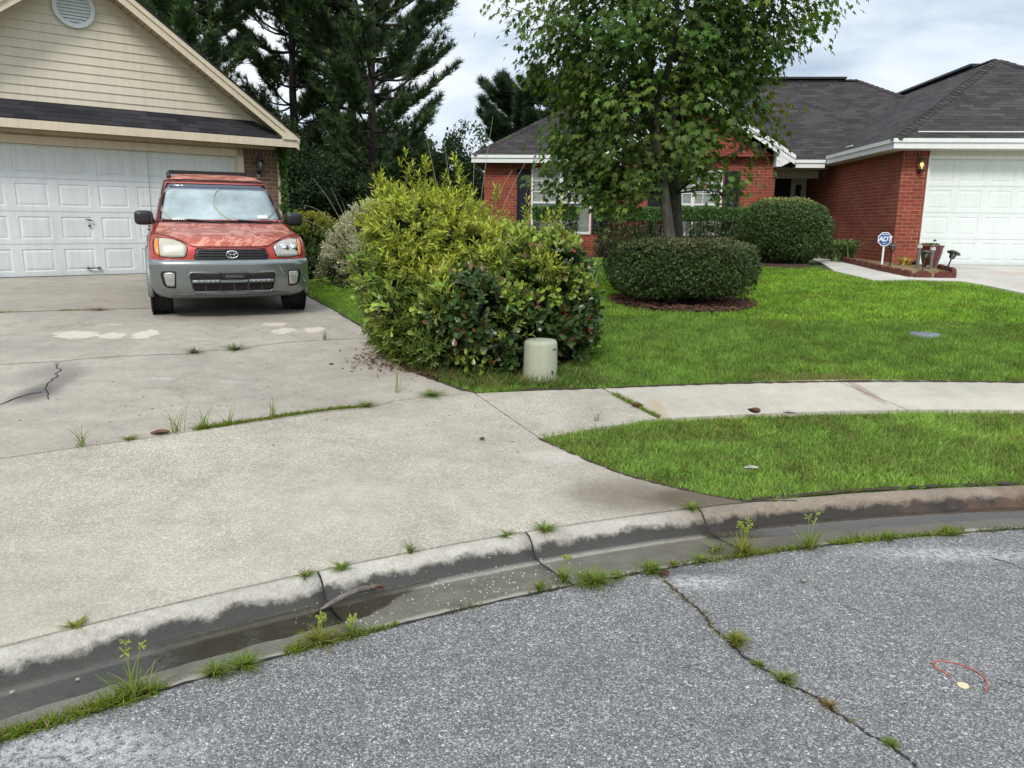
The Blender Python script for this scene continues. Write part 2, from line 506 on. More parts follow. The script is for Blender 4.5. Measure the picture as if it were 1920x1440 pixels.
def shingle(name, dark, light):
    t = NT(name)
    p = t.sep(t.co()); nn = t.sep(t.co('Normal'))
    isx = t.math('GREATER_THAN', t.math('ABSOLUTE', nn[0]), t.math('ABSOLUTE', nn[1]))
    mixn = t.n('Mix'); mixn.data_type = 'FLOAT'
    t.l(isx, mixn.inputs[0]); t.l(p[0], mixn.inputs[2]); t.l(p[1], mixn.inputs[3])
    vec = t.comb(mixn.outputs[0], p[2])
    br = t.n('TexBrick'); br.offset = .5; t.l(vec, br.inputs['Vector'])
    br.inputs['Scale'].default_value = 1; br.inputs['Brick Width'].default_value = .31; br.inputs['Row Height'].default_value = .077
    br.inputs['Mortar Size'].default_value = .0055; br.inputs['Mortar Smooth'].default_value = .6
    br.inputs['Color1'].default_value = dark + (1,); br.inputs['Color2'].default_value = light + (1,); br.inputs['Mortar'].default_value = (.012, .012, .013, 1)
    c = br.outputs['Color']
    c = t.mix(1.0, c, t.ramp(t.noise(90, 3, .8), [(.3, .7), (.7, 1.35)]), 'MULTIPLY')
    c = t.mix(1.0, c, t.ramp(t.noise(.7, 5, .6), [(.3, .85), (.7, 1.2)]), 'MULTIPLY')
    t.set(Base_Color=c, Roughness=.93)
    t.b.inputs['Specular IOR Level'].default_value = .25
    fr = t.math('FRACT', t.math('DIVIDE', p[2], .077))
    t.bump(t.math('ADD', t.math('SUBTRACT', 1.0, fr), t.math('MULTIPLY', t.noise(120, 3), .4)), .8, .012)
    return t.m

def bark(name, a, b, scale=1.0, rough=.9):
    t = NT(name)
    mp_ = t.n('Mapping'); mp_.inputs['Scale'].default_value = (9 * scale, 9 * scale, 2.2 * scale); t.l(t.co(), mp_.inputs['Vector'])
    n = t.noise(3, 6, .7, .4, vec=mp_.outputs[0])
    c = t.ramp(n, [(.3, a), (.68, b)])
    c = t.mix(1.0, c, t.ramp(t.noise(2.5, 4), [(.3, .75), (.7, 1.2)]), 'MULTIPLY')
    t.set(Base_Color=c, Roughness=rough); t.bump(n, .8, .02)
    return t.m

def mat_white(name, col, rough=.45, grime=.12):
    t = NT(name)
    p = t.sep(t.co())
    c = t.ramp(t.noise(1.6, 5, .6), [(.25, tuple(a * (1 - grime) for a in col)), (.7, col)])
    c = t.mix(1.0, c, t.ramp(t.noise(25, 3, .7), [(.3, 1 - grime * .4), (.7, 1.0)]), 'MULTIPLY')
    mp_ = t.n('Mapping'); mp_.inputs['Scale'].default_value = (7, 7, .55); t.l(t.co(), mp_.inputs['Vector'])
    c = t.mix(.9, c, t.mix(1.0, c, t.ramp(t.noise(1.6, 5, .7, vec=mp_.outputs[0]), [(.34, (1 - grime * 1.3, 1 - grime * 1.25, 1 - grime * 1.5)), (.56, (1, 1, 1))]), 'MULTIPLY'))
    t.set(Base_Color=c, Roughness=rough)
    return t.m

def car_paint(name, col, rough=.28, fade=None, amt=.7):
    t = NT(name)
    c = t.mix(1.0, col, t.ramp(t.noise(2.0, 4), [(.3, .93), (.7, 1.07)]), 'MULTIPLY')
    r = rough
    if fade:
        m = t.ramp(t.noise(4.2, 9, .78, 1.2), [(.48, 0.0), (.54, .8), (.75, 1.0)])
        m = t.math('MULTIPLY', m, amt)
        c = t.mix(m, c, fade)
        rr = t.n('MapRange'); rr.inputs['To Min'].default_value = rough; rr.inputs['To Max'].default_value = .62; t.l(m, rr.inputs['Value']); r = rr.outputs[0]
    t.set(Base_Color=c, Metallic=.35, Roughness=r, Coat_Weight=.5 if not fade else .15, Coat_Roughness=.12)
    return t.m

def glass(name, tint=(.9, .95, .95), refl=1.0):
    t = NT(name)
    tr = t.n('BsdfTransparent'); tr.inputs[0].default_value = tint + (1,)
    gl = t.n('BsdfGlossy'); gl.inputs['Roughness'].default_value = .02
    lw = t.n('Fresnel'); lw.inputs[0].default_value = 1.5
    ms = t.n('MixShader'); t.l(t.math('MULTIPLY', lw.outputs[0], refl, clamp=True), ms.inputs[0])
    t.l(tr.outputs[0], ms.inputs[1]); t.l(gl.outputs[0], ms.inputs[2]); t.l(ms.outputs[0], t.out.inputs['Surface'])
    return t.m

M = {}
M['asphalt'] = mat_asphalt()
def oil(t):
    a = t.ramp(t.noise(3.0, 4, .5, .6), [(.3, .93), (.7, 1.05)])
    return t.mix(1.0, a, t.ramp(t.noise(1.7, 8, .75, 1.0), [(.33, (.78, .79, .74)), (.45, (1, 1, 1))]), 'MULTIPLY')
M['drive'] = concrete('driveway_concrete', (.385, .345, .285), .5, .35,
    stains=[(-4.32, 7.55, .20, .17, .8, (.60, .54, .45), .5, .12), (-3.98, 7.60, .13, .13, .8, (.60, .54, .45), .55, .12), (-3.72, 7.72, .10, .20, .8, (.62, .56, .47), .5, .12),
            (-2.64, 8.5, .13, .10, .8, (.60, .54, .45), .55, .12), (-2.46, 8.2, .11, .15, .8, (.60, .54, .45), .55, .12), (-2.16, 8.33, .10, .14, .8, (.60, .54, .45), .6, .12),
            (-4.2, 8.1, .08, .04, .6, (.52, .48, .42), .2, .3), (-3.15, 7.65, .12, .03, .5, (.50, .46, .41), .15, .5),
            (-2.9, 6.2, .12, .04, .3, (.50, .48, .43), .3, .8), (-2.3, 6.2, .12, .04, .3, (.50, .48, .43), .3, .8),
            (-3.60, 5.85, .10, .42, .55, (.07, .065, .07), .15, 1.4), (-3.55, 5.62, .12, .2, .6, (.06, .055, .06), .15, 1.3), (-3.8, 6.2, .16, .25, .35, (.09, .085, .09), .15, 1.5),
            (-4.9, 6.9, .5, .25, .25, (.16, .17, .15), .4, 1.2), (-5.4, 10.8, 1.4, 1.0, .35, (.22, .20, .15), .4, 1.4), (-6.5, 9.3, 1.5, .5, .25, (.24, .22, .17), .4, 1.4)], streak=oil)
M['apron'] = concrete('apron_concrete', (.425, .385, .315), .5, .8, stains=[
    (.30, 4.72, .25, .1, .45, (.56, .52, .46), .3, .7), (.3, 5.35, .1, .25, .3, (.5, .46, .38), .3, .6), (1.05, 4.1, .55, .16, .5, (.16, .125, .085), .25, 1.2), (.75, 4.2, .4, .3, .35, (.22, .18, .13), .3, 1.4)],
    wet=[(1.25, 4.08, .55, .17, .9), (.7, 4.12, .35, .25, .45), (-2.0, 4.3, .7, .3, .12), (-.4, 4.8, .8, .3, .10)], scale=.95)
M['walk'] = concrete('sidewalk_concrete', (.50, .465, .385), .35, .2, stains=[
    (1.15, 5.9, .06, .3, .4, (.40, .27, .12), .3, .8), (3.05, 6.5, .05, .35, .5, (.22, .11, .06), .2, .8), (2.3, 6.8, .5, .08, .3, (.36, .27, .12), .4, 1.2), (4.5, 6.2, 1.0, .2, .25, (.62, .58, .48), .4, 1.0)], dirt=.12)
M['white_conc'] = concrete('bright_concrete', (.55, .52, .46), .3, .15, stains=[(9.6, 14.6, .5, .35, .35, (.50, .28, .20), .3, 1.2), (8.9, 13.0, .6, .3, .3, (.46, .36, .28), .4, 1.2)], dirt=.1)
M['crack'] = plain('dark_crack', (.022, .021, .02), .95)
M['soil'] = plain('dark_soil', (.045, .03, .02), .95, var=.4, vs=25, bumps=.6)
M['mulch'] = plain('mulch', (.07, .034, .022), .95, var=.6, vs=40, bumps=.9)
M['straw'] = plain('dry_straw', (.25, .18, .085), .9, var=.5, vs=35, bumps=.9)
def mat_lawn():
    t = NT('lawn_base')
    c = t.ramp(t.noise(1.2, 5), [(.3, (.060, .120, .018)), (.7, (.085, .155, .026))])
    c = t.mix(1.0, c, t.ramp(t.noise(60, 4, .8), [(.3, .5), (.7, 1.3)]), 'MULTIPLY')
    t.set(Base_Color=c, Roughness=.95); t.bump(t.noise(80, 4), .8, .02); return t.m
M['lawn'] = mat_lawn()
M['red_brick'] = brick('red_brick', (.29, .060, .036), (.17, .036, .025), (.44, .27, .16))
M['red_soldier'] = brick('red_brick_soldier', (.25, .045, .028), (.19, .034, .022), (.44, .27, .17), soldier=True)
M['tan_brick'] = brick('tan_brick', (.20, .115, .07), (.115, .06, .04), (.34, .28, .21), mort_w=.014)
M['tan_soldier'] = brick('tan_brick_soldier', (.17, .09, .055), (.12, .06, .045), (.34, .28, .21), soldier=True, mort_w=.014)
M['shingle'] = shingle('roof_shingle', (.032, .028, .029), (.066, .058, .057))
M['shingle_b'] = shingle('black_shingle', (.016, .016, .019), (.040, .040, .046))
M['siding'] = mat_white('cream_siding', (.72, .645, .52), .55, .08)
M['cream'] = mat_white('cream_trim', (.74, .635, .48), .5, .1)
M['cream_dk'] = mat_white('tan_trim', (.50, .39, .27), .55, .12)
M['white'] = mat_white('white_trim', (.80, .81, .80), .45, .06)
M['soffit'] = mat_white('soffit_grey', (.62, .61, .54), .6, .08)
M['gdoor'] = mat_white('garage_door_white', (.76, .80, .81), .38, .10)
M['gdoor2'] = mat_white('garage_door_white_green', (.78, .83, .81), .38, .06)
M['shutter'] = plain('navy_shutter', (.008, .010, .018), .6, spec=.25)
M['dark'] = plain('dark_interior', (.012, .011, .010), .8)
M['blind'] = mat_white('window_blind', (.84, .86, .76), .7, .06)
M['grey_metal'] = plain('grey_metal', (.12, .12, .12), .45, .7)
M['black_metal'] = plain('black_metal', (.025, .025, .025), .5, .3)
M['black_plastic'] = plain('black_plastic', (.016, .016, .017), .42, 0, .15)
M['rubber'] = plain('tyre_rubber', (.014, .014, .015), .8, 0, .25, 12, bumps=.3)
M['chrome'] = plain('chrome', (.75, .75, .76), .15, 1.0, .05)
M['silver'] = car_paint('silver_cladding', (.25, .275, .275), .32); M['silver'].node_tree.nodes['Principled BSDF'].inputs['Metallic'].default_value = .75
M['silver_dk'] = car_paint('silver_lower', (.12, .14, .15), .5)
M['red'] = car_paint('red_paint', (.46, .050, .034), .26)
M['hoodred'] = car_paint('faded_red_paint', (.44, .105, .064), .34, fade=(.74, .37, .29), amt=.85)
M['amber'] = plain('amber_lens', (.75, .22, .02), .25, 0, .05, coat=.5)
M['glass'] = glass('glass', (.95, .97, .96), .9)
M['tint'] = plain('tinted_glass', (.012, .015, .016), .06, 0, .1, spec=.8)
M['lampglass'] = glass('lamp_glass', (.8, .85, .8), 1.2)
M['ped'] = mat_white('pedestal_green', (.40, .415, .31), .6, .10)
M['trunk'] = bark('grey_bark', (.075, .062, .05), (.24, .215, .18), 1.2)
M['trunk2'] = bark('lichen_bark', (.035, .028, .022), (.14, .14, .11), 1.8)
M['pinebark'] = bark('pine_bark', (.018, .014, .012), (.060, .046, .038), .6)
M['twig'] = bark('twig_bark', (.11, .08, .055), (.24, .19, .14), 2.5)
M['twig_dk'] = bark('dark_twig', (.035, .025, .018), (.09, .07, .05), 2.5)
M['leaf'] = leaf_mat('maple_leaf', trans=.42, rough=.5, spec=.3)
M['needle'] = leaf_mat('pine_needle', trans=.15, rough=.6, spec=.25)
M['grass'] = leaf_mat('grass_blade', trans=.35, rough=.6, spec=.25)
M['gloss_leaf'] = leaf_mat('glossy_leaf', trans=.18, rough=.3, spec=.5)
M['fine_leaf'] = leaf_mat('fine_leaf', trans=.28, rough=.45, spec=.4)
M['box_leaf'] = leaf_mat('box_leaf', trans=.22, rough=.5, spec=.28)
M['pot'] = plain('oxblood_glaze', (.11, .012, .014), .25, 0, .2, 4, coat=.6)
M['edging'] = plain('red_edging', (.12, .035, .025), .92, var=.4, vs=20, bumps=.7)
M['stone'] = plain('stone', (.32, .29, .25), .85, var=.35, vs=18, bumps=.6)
M['sign_blue'] = plain('sign_blue', (.03, .10, .30), .4)
M['paint_white'] = plain('paint_white', (.82, .83, .84), .45, var=.03)
M['wood'] = bark('weathered_wood', (.10, .085, .07), (.22, .20, .17), 1.0)
M['lens'] = plain('clear_lens', (.42, .42, .38), .12, .2, .12, 14, coat=1.0)
M['lens_fog'] = plain('fogged_lens', (.47, .45, .36), .3, 0, .08, 6, coat=.4)
M['orange'] = plain('orange_wire', (.50, .13, .08), .6, var=.35, vs=40)
M['cap'] = plain('cream_cap', (.68, .60, .36), .5)
M['deadleaf'] = plain('dead_leaf', (.13, .065, .035), .85, var=.4, vs=30)
M['shade'] = plain('sunshade_fabric_reflection', (.56, .66, .70), .5, .1, .30, 2.6)  # broad tone variation paints the windscreen's cloud reflections into the fabric
M['shade_rim'] = plain('sunshade_rim', (.56, .58, .46), .6)

# ------------------------------------------------------------------ ground, road, kerb, paving
def polar_sheet(name, rs, zf, mat, n=360):
    V = []; F = []
    for r in rs:
        for k in range(n):
            a = 2 * math.pi * k / n
            x, y = C0[0] + r * math.sin(a), C0[1] + r * math.cos(a)
            V.append((x, y, zf(x, y, r)))
    for i in range(len(rs) - 1):
        for k in range(n):
            F.append((i * n + k, i * n + (k + 1) % n, (i + 1) * n + (k + 1) % n, (i + 1) * n + k))
    me = bpy.data.meshes.new(name); me.from_pydata(V, [], F); me.update()
    return tag(link_mesh(name, me, mat, None, True), kind='structure')

rs = [9.90] + list(np.arange(9.96, 27, .3)) + [28, 30, 34, 40, 60, 100, 200, 400]
polar_sheet('ground', rs, lambda x, y, r: g1(x, y) - .035 if r > 9.93 else -.1, M['lawn'], 480)

# asphalt disc of the cul-de-sac
V = []; n = 360
for k in range(n):
    a = 2 * math.pi * k / n; V.append((C0[0] + RA * math.sin(a), C0[1] + RA * math.cos(a), 0.0))
for k in range(n):
    a = 2 * math.pi * k / n; V.append((C0[0] + RA * math.sin(a), C0[1] + RA * math.cos(a), -.06))
me = bpy.data.meshes.new('road'); me.from_pydata(V, [], [tuple(reversed(range(n)))] + [(k, (k + 1) % n, n + (k + 1) % n, n + k) for k in range(n)]); me.update()
road = tag(link_mesh('road', me, M['asphalt']), kind='structure')

# kerb and gutter: one rolled profile per cast segment
def mat_kerb():
    t = NT('kerb_concrete')
    A = t.sep(t.attr('Col', 'Vector')); along = t.attr('Col', 'Alpha')
    v = A[0]   # 0 back of kerb .. 1 asphalt edge
    al = A[1]  # world-like coordinate along the kerb
    c = t.ramp(t.noise(3, 6, .65), [(.3, (.38, .36, .31)), (.7, (.52, .49, .42))])
    c = t.mix(1.0, c, t.ramp(t.noise(70, 4, .8), [(.3, .8), (.7, 1.15)]), 'MULTIPLY')
    # pale exposed patches on the top of the kerb
    sp = t.ramp(t.noise(9, 6, .75), [(.52, 0), (.58, 1)])
    c = t.mix(t.math('MULTIPLY', sp, .35), c, (.56, .54, .50))
    c = t.mix(t.ramp(t.noise(14, 8, .8), [(.5, 0.0), (.66, .45)]), c, (.16, .125, .11))
    c = t.mix(t.ramp(t.noise(2.2, 6, .7), [(.45, 0.0), (.65, .3)]), c, (.25, .215, .19))
    nz = t.noise(6, 6, .7)
    # black algae line at the toe
    e1 = t.math('ADD', v, t.math('MULTIPLY', t.math('SUBTRACT', nz, .5), .20))
    toe = t.ramp(e1, [(.165, 0.0), (.205, 1.0)])
    toe_end = t.ramp(v, [(.27, 1.0), (.37, 0.0)])
    k = t.math('MULTIPLY', toe, toe_end)
    c = t.mix(t.math('MULTIPLY', k, .93), c, (.028, .029, .027))
    # gutter pan: silt brown-grey
    pan = t.ramp(v, [(.34, 0.0), (.40, 1.0)])
    pc = t.ramp(t.noise(8, 6, .7), [(.3, (.125, .115, .09)), (.7, (.205, .19, .15))])
    pc = t.mix(1.0, pc, t.ramp(t.noise(130, 3, .8), [(.35, .7), (.7, 1.25)]), 'MULTIPLY')
    c = t.mix(t.math('MULTIPLY', pan, t.math('SUBTRACT', 1.0, t.math('MULTIPLY', toe_end, .6))), c, pc)
    e2 = t.math('ADD', v, t.math('MULTIPLY', t.math('SUBTRACT', t.noise(4, 6, .7), .5), .22))
    rim = t.ramp(e2, [(.90, 0.0), (.94, 1.0)])
    c = t.mix(t.math('MULTIPLY', rim, .75), c, (.34, .32, .26))
    # right part: brown and wet
    rt = t.n('MapRange'); rt.inputs['From Min'].default_value = .55; rt.inputs['From Max'].default_value = 1.15
    t.l(t.math('ADD', al, t.math('MULTIPLY', t.math('SUBTRACT', nz, .5), .5)), rt.inputs['Value']); rt = rt.outputs[0]
    dk = t.ramp(t.noise(2.6, 5, .6, .3), [(.3, (.42, .37, .33)), (.72, (.62, .52, .45))])
    notrim = t.math('SUBTRACT', 1.0, rim)
    c = t.mix(t.math('MULTIPLY', t.math('MULTIPLY', rt, notrim), t.math('SUBTRACT', .95, t.math('MULTIPLY', pan, .55))), c, t.mix(1.0, c, dk, 'MULTIPLY'))
    rst = t.n('MapRange'); rst.inputs['From Min'].default_value = 1.9; rst.inputs['From Max'].default_value = 2.6; t.l(al, rst.inputs['Value'])
    rust = t.math('MULTIPLY', rst.outputs[0], t.ramp(t.noise(3.3, 5, .7), [(.42, 0), (.6, .75)]))
    rust = t.math('MULTIPLY', rust, t.math('SUBTRACT', 1.0, pan))
    c = t.mix(t.math('MULTIPLY', rust, .7), c, (.17, .095, .06))
    wetm = t.math('MULTIPLY', pan, notrim)
    t.set(Base_Color=c, Roughness=t.math('SUBTRACT', .85, t.math('MULTIPLY', wetm, .45)))
    t.bump(t.math('ADD', t.noise(50, 5, .7), t.math('ADD', t.voro(110, 'F1', 'Distance'), t.math('MULTIPLY', t.noise(14, 6, .8), 1.0))), .45, .006)
    return t.m
M['kerb'] = mat_kerb()
prof = [(9.955, -.05), (9.955, .040), (9.948, .050), (9.935, .053), (9.915, .051), (9.895, .044), (9.875, .030), (9.858, .010), (9.845, -.010), (9.830, -.028), (9.812, -.036), (9.785, -.039), (9.72, -.033), (9.65, -.026), (9.55, -.014), (9.47, -.004), (9.438, 0.002), (9.437, -.06)]
def kerb_segment(a0, a1, name, gap=.004):
    k = max(2, int(math.ceil((a1 - a0) / .4)))
    V = []; F = []; C = []
    rnd = random.Random(int(a0 * 10))
    da = math.degrees(gap / 9.8)
    for i in range(k + 1):
        a = rad(a0 + da + (a1 - a0 - 2 * da) * i / k)
        for (r, z) in prof:
            x, y = C0[0] + r * math.sin(a), C0[1] + r * math.cos(a)
            V.append((x, y, z + (rnd.uniform(-.0012, .0012) if z > -.05 else 0)))
            C.append(((9.955 - r) / .518, x, 0))
    m = len(prof)
    for i in range(k):
        for j in range(m - 1): F.append((i * m + j, i * m + j + 1, (i + 1) * m + j + 1, (i + 1) * m + j))
    F.append(tuple(reversed(range(m)))); F.append(tuple(range(k * m, (k + 1) * m)))
    me = bpy.data.meshes.new(name); me.from_pydata(V, [], F)
    at = me.attributes.new('Col', 'FLOAT_COLOR', 'POINT')
    at.data.foreach_set('color', [q for c in C for q in (c[0], c[1], c[2], 1)])
    bm = bmesh.new(); bm.from_mesh(me); bmesh.ops.recalc_face_normals(bm, faces=bm.faces)
    for f in bm.faces: f.smooth = len(f.verts) == 4
    bm.to_mesh(me); bm.free()
    return link_mesh(name, me, M['kerb'])
def ang_of(x, y): return math.degrees(math.atan2(x - C0[0], y - C0[1]))
J = [ang_of(-.85, 3.14), ang_of(.08, 3.58), ang_of(1.0, 3.98)]
cuts = [J[0] - 42, J[0] - 24, J[0] - 12, J[0], J[1], J[2], 10, 28, 60, 120, 180, 240, J[0] - 42 + 360]
kerb_root = tag(empty('kerb', (0, 0, 0)), kind='structure')
for i in range(len(cuts) - 1):
    kerb_segment(cuts[i], cuts[i + 1], 'kerb_stone').parent = kerb_root
# dark base under the joints
polar_sheet('gutter_bed', [9.43, 9.96], lambda x, y, r: -.058, M['crack'], 360)
g = MB()
for a in J:   # filled joints: a hair below the concrete
    pts = [(C0[0] + r * math.sin(rad(a)), C0[1] + r * math.cos(rad(a)), z + .0015) for r, z in prof[1:-1]]
    t_ = rad(a)
    for q in range(len(pts) - 1):
        w = .0038
        dx, dy = math.cos(t_) * w, -math.sin(t_) * w
        A_, B_ = pts[q], pts[q + 1]
        g.quad((A_[0] - dx, A_[1] - dy, A_[2]), (A_[0] + dx, A_[1] + dy, A_[2]), (B_[0] + dx, B_[1] + dy, B_[2]), (B_[0] - dx, B_[1] - dy, B_[2]))
g.build('joint', M['crack'], kerb_root)

# standing water in the gutter
def mat_water():
    t = NT('gutter_water')
    tr = t.n('BsdfTransparent'); tr.inputs[0].default_value = (.84, .81, .74, 1)
    gl = t.n('BsdfGlossy'); gl.inputs['Roughness'].default_value = .03
    bp = t.n('Bump'); bp.inputs['Strength'].default_value = .08; bp.inputs['Distance'].default_value = .01
    t.l(t.noise(18, 3), bp.inputs['Height']); t.l(bp.outputs[0], gl.inputs['Normal'])
    fr = t.n('Fresnel'); fr.inputs[0].default_value = 1.6
    ms = t.n('MixShader'); t.l(t.math('MULTIPLY', fr.outputs[0], .8, clamp=True), ms.inputs[0]); t.l(tr.outputs[0], ms.inputs[1]); t.l(gl.outputs[0], ms.inputs[2])
    t.l(ms.outputs[0], t.out.inputs['Surface']); return t.m
M['water'] = mat_water()
V = []; F = []
ws = np.arange(ang_of(-2.6, 1.9), ang_of(-.35, 3.3), .25)
for i, a in enumerate(ws):
    u_ = (a - ws[0]) / (ws[-1] - ws[0])
    ro = 9.80
    ri = 9.54 + .012 * math.sin(a * 3.1) + .008 * math.sin(a * 9.3) + .26 * max(0, u_ - .80) / .2
    for r in (ro, ri):
        V.append((C0[0] + r * math.sin(rad(a)), C0[1] + r * math.cos(rad(a)), -.0185))
for i in range(len(ws) - 1): F.append((2 * i, 2 * i + 1, 2 * i + 3, 2 * i + 2))
me = bpy.data.meshes.new('gutter_water'); me.from_pydata(V, [], F); me.update()
tag(link_mesh('gutter_water', me, M['water']), kind='structure')
V = []; F = []
ws = np.arange(ang_of(1.1, 3.5), 24, .25)
for i, a in enumerate(ws):
    u_ = min(1, i / 12)
    ro = 9.80; ri = ro - .06 - u_ * (.13 + .03 * math.sin(a * 2.1) + .02 * math.sin(a * 5))
    for r in (ro, ri): V.append((C0[0] + r * math.sin(rad(a)), C0[1] + r * math.cos(rad(a)), -.0235))
for i in range(len(ws) - 1): F.append((2 * i, 2 * i + 1, 2 * i + 3, 2 * i + 2))
me = bpy.data.meshes.new('gutter_puddle'); me.from_pydata(V, [], F); me.update()
tag(link_mesh('gutter_puddle', me, M['water']), kind='structure')

# frames of the two houses
A1, A2 = rad(51.468), rad(3.652)
AL = A1 - math.pi / 2
def LW(u, v): return (u * math.sin(A1) - v * math.cos(A1), u * math.cos(A1) + v * math.sin(A1))
def RW(u, v): return (u * math.cos(A2) + v * math.sin(A2), -u * math.sin(A2) + v * math.cos(A2))

drive_edge = [(-2.95, 10.96), (-2.38, 9.83), (-1.95, 8.99), (-1.62, 8.46), (-1.44, 7.89), (-1.25, 7.4), (-0.97, 6.84), (-0.68, 6.53), (-0.44, 6.26), (-0.3, 6.15)]
joint2 = [(-0.3, 6.15), (0.19, 5.08)]
verge_edge = [(0.19, 5.08), (0.35, 4.85), (0.51, 4.64), (0.65, 4.47), (0.8, 4.35), (0.96, 4.25), (1.13, 4.15), (1.32, 4.08), (1.60, 4.10)]
jm = [(-3.0, 4.33), (-2.77, 4.51), (-2.31, 4.83), (-1.92, 5.13), (-1.46, 5.44), (-1.08, 5.66), (-0.91, 5.86), (-0.62, 6.02), (-0.3, 6.15)]
def off_curve(pts, d):
    out = []
    for i, p in enumerate(pts):
        a, b = pts[max(0, i - 1)], pts[min(len(pts) - 1, i + 1)]
        dx, dy = b[0] - a[0], b[1] - a[1]; l = math.hypot(dx, dy)
        out.append((p[0] - dy / l * d, p[1] + dx / l * d))
    return out
jm_l = [pol(2.1, a) for a in np.linspace(ang_of(-7.4, -1.5), ang_of(-3.25, 4.12), 14)] + jm[:-1]
# upper driveway slab
up = off_curve(jm_l + [jm[-1]], .007)
gar = [LW(5.6, 14.9), LW(-.35, 14.9), LW(-.35, 12.5)]
tr_pts = [LW(6.15, 14.9), LW(6.2, 14.2), (-3.35, 12.2)]
poly = up + list(reversed(drive_edge))[1:] + list(reversed(tr_pts)) + gar
sheet('driveway', poly, M['drive'], step=.16, skirt=.06)
# apron between that joint and the kerb
kb = [pol(.012, a) for a in np.linspace(ang_of(-7.0, -3.2), ang_of(1.62, 4.15), 60)]
lo = off_curve(jm_l + [jm[-1]], -.007)
poly = kb + list(reversed(verge_edge))[1:-1] + [(0.19, 5.08)] + [(0.183, 5.08), (-.307, 6.15)] + list(reversed(lo))[1:]
sheet('driveway_apron', poly, M['apron'], step=.12, skirt=.06)
# sidewalk flags
j3, j4 = [(0.77, 6.42), (1.1, 5.6)], [(2.94, 6.89), (3.15, 5.97)]
def flag(a, b, n):
    """flag between the joint lines a and b: each is (outer point, inner point)"""
    ao, ai, bo, bi = a[0], a[1], b[0], b[1]
    ro = [math.hypot(p[0] - C0[0], p[1] - C0[1]) - RB for p in (ao, bo)]
    ri = [math.hypot(p[0] - C0[0], p[1] - C0[1]) - RB for p in (ai, bi)]
    A_ = np.linspace(ang_of(*ao), ang_of(*bo), n); B_ = np.linspace(ang_of(*ai), ang_of(*bi), n)
    return [pol(ro[0] + (ro[1] - ro[0]) * i / (n - 1), A_[i]) for i in range(n)] + [pol(ri[0] + (ri[1] - ri[0]) * i / (n - 1), B_[i]) for i in reversed(range(n))]
walk = tag(empty('sidewalk'), kind='structure')
e_ = .006
f0 = flag(((-.293, 6.15), (.197, 5.08)), ((j3[0][0] - e_, j3[0][1]), (j3[1][0] - e_, j3[1][1])), 10)
sheet('paving_flag', f0, M['apron'], step=.12, parent=walk, kind=None)
f1 = flag(((j3[0][0] + .02, j3[0][1]), (j3[1][0] + .02, j3[1][1])), ((j4[0][0] - e_, j4[0][1]), (j4[1][0] - e_, j4[1][1])), 14)
sheet('paving_flag', f1, M['walk'], step=.12, parent=walk, kind=None)
prev = ((j4[0][0] + .008, j4[0][1]), (j4[1][0] + .008, j4[1][1]))
for k in range(5):
    a_ = ang_of(4.72, 6.99) + k * 9.6
    nx = (pol(2.45, a_), pol(1.55, a_ + .9))
    sheet('paving_flag', flag(prev, (pol(2.45, a_ - .05), pol(1.55, a_ + .85)), 12), M['walk'], step=.16, parent=walk, kind=None)
    prev = nx

# cracks in the slabs
cr_ = tag(empty('pavement_cracks'), kind='structure')
g = MB()
ribbon(g, [(-4.9, 6.1), (-4.3, 6.35), (-4.13, 6.44), (-3.92, 6.54), (-3.71, 6.71), (-3.49, 6.83), (-3.29, 6.93), (-3.04, 7.01), (-2.88, 7.19), (-2.62, 7.29), (-2.49, 7.47), (-2.26, 7.68), (-1.97, 7.83), (-1.5, 8.02)], .007, wob=.012, seed=1)
ribbon(g, [(-3.91, 6.52), (-3.87, 6.41), (-3.78, 6.3), (-3.68, 6.11), (-3.65, 5.97), (-3.65, 5.88), (-3.57, 5.74), (-3.49, 5.64), (-3.41, 5.49)], .008, wob=.018, seed=2)
ribbon(g, [(-3.9, 5.1), (-3.65, 5.34), (-3.64, 5.5), (-3.61, 5.61), (-3.54, 5.69)], .010, wob=.006, seed=3)
ribbon(g, [(-7.0, 8.15), (-5.78, 8.65), (-5.42, 8.86), (-4.99, 9.04), (-4.4, 9.3), (-3.2, 9.75), (-2.42, 9.98)], .016, wob=.006, seed=4)
g.build('driveway_crack', M['crack'], cr_)
g = MB()
RC = [(0.67, 3.26), (0.71, 3.11), (0.75, 3.0), (0.79, 2.89), (0.8, 2.77), (0.83, 2.7), (0.85, 2.62), (0.87, 2.54), (0.93, 2.47), (0.94, 2.41), (1.0, 2.36), (1.04, 2.3), (1.06, 2.24), (1.1, 2.19), (1.13, 2.13), (1.17, 2.08), (1.19, 2.02), (1.2, 1.96), (1.26, 1.86), (1.3, 1.7)]
ribbon(g, RC, .0085, zf=flat, off=.003, wob=.007, jitter=.95, seed=5, step=.012)
ribbon(g, [(0.87, 2.56), (0.905, 2.53), (0.90, 2.49), (0.94, 2.46)], .005, zf=flat, off=.003, wob=.004, jitter=.5, seed=15, step=.02)
ribbon(g, [(1.0, 2.36), (1.045, 2.32), (1.06, 2.27)], .004, zf=flat, off=.003, wob=.003, jitter=.5, seed=16, step=.02)
ribbon(g, [(2.3, 3.47), (2.37, 3.4), (2.39, 3.33), (2.5, 3.2)], .005, zf=flat, off=.003, wob=.004, jitter=.6, seed=6, step=.03)
ribbon(g, [(0.61, 2.49), (0.65, 2.5), (0.7, 2.52)], .003, zf=flat, off=.003, wob=.003, jitter=.6, seed=7, step=.02)
ribbon(g, [(1.39, 2.98), (1.44, 2.92), (1.49, 2.86), (1.56, 2.79)], .0022, zf=flat, off=.003, wob=.003, jitter=.6, seed=8, step=.02)
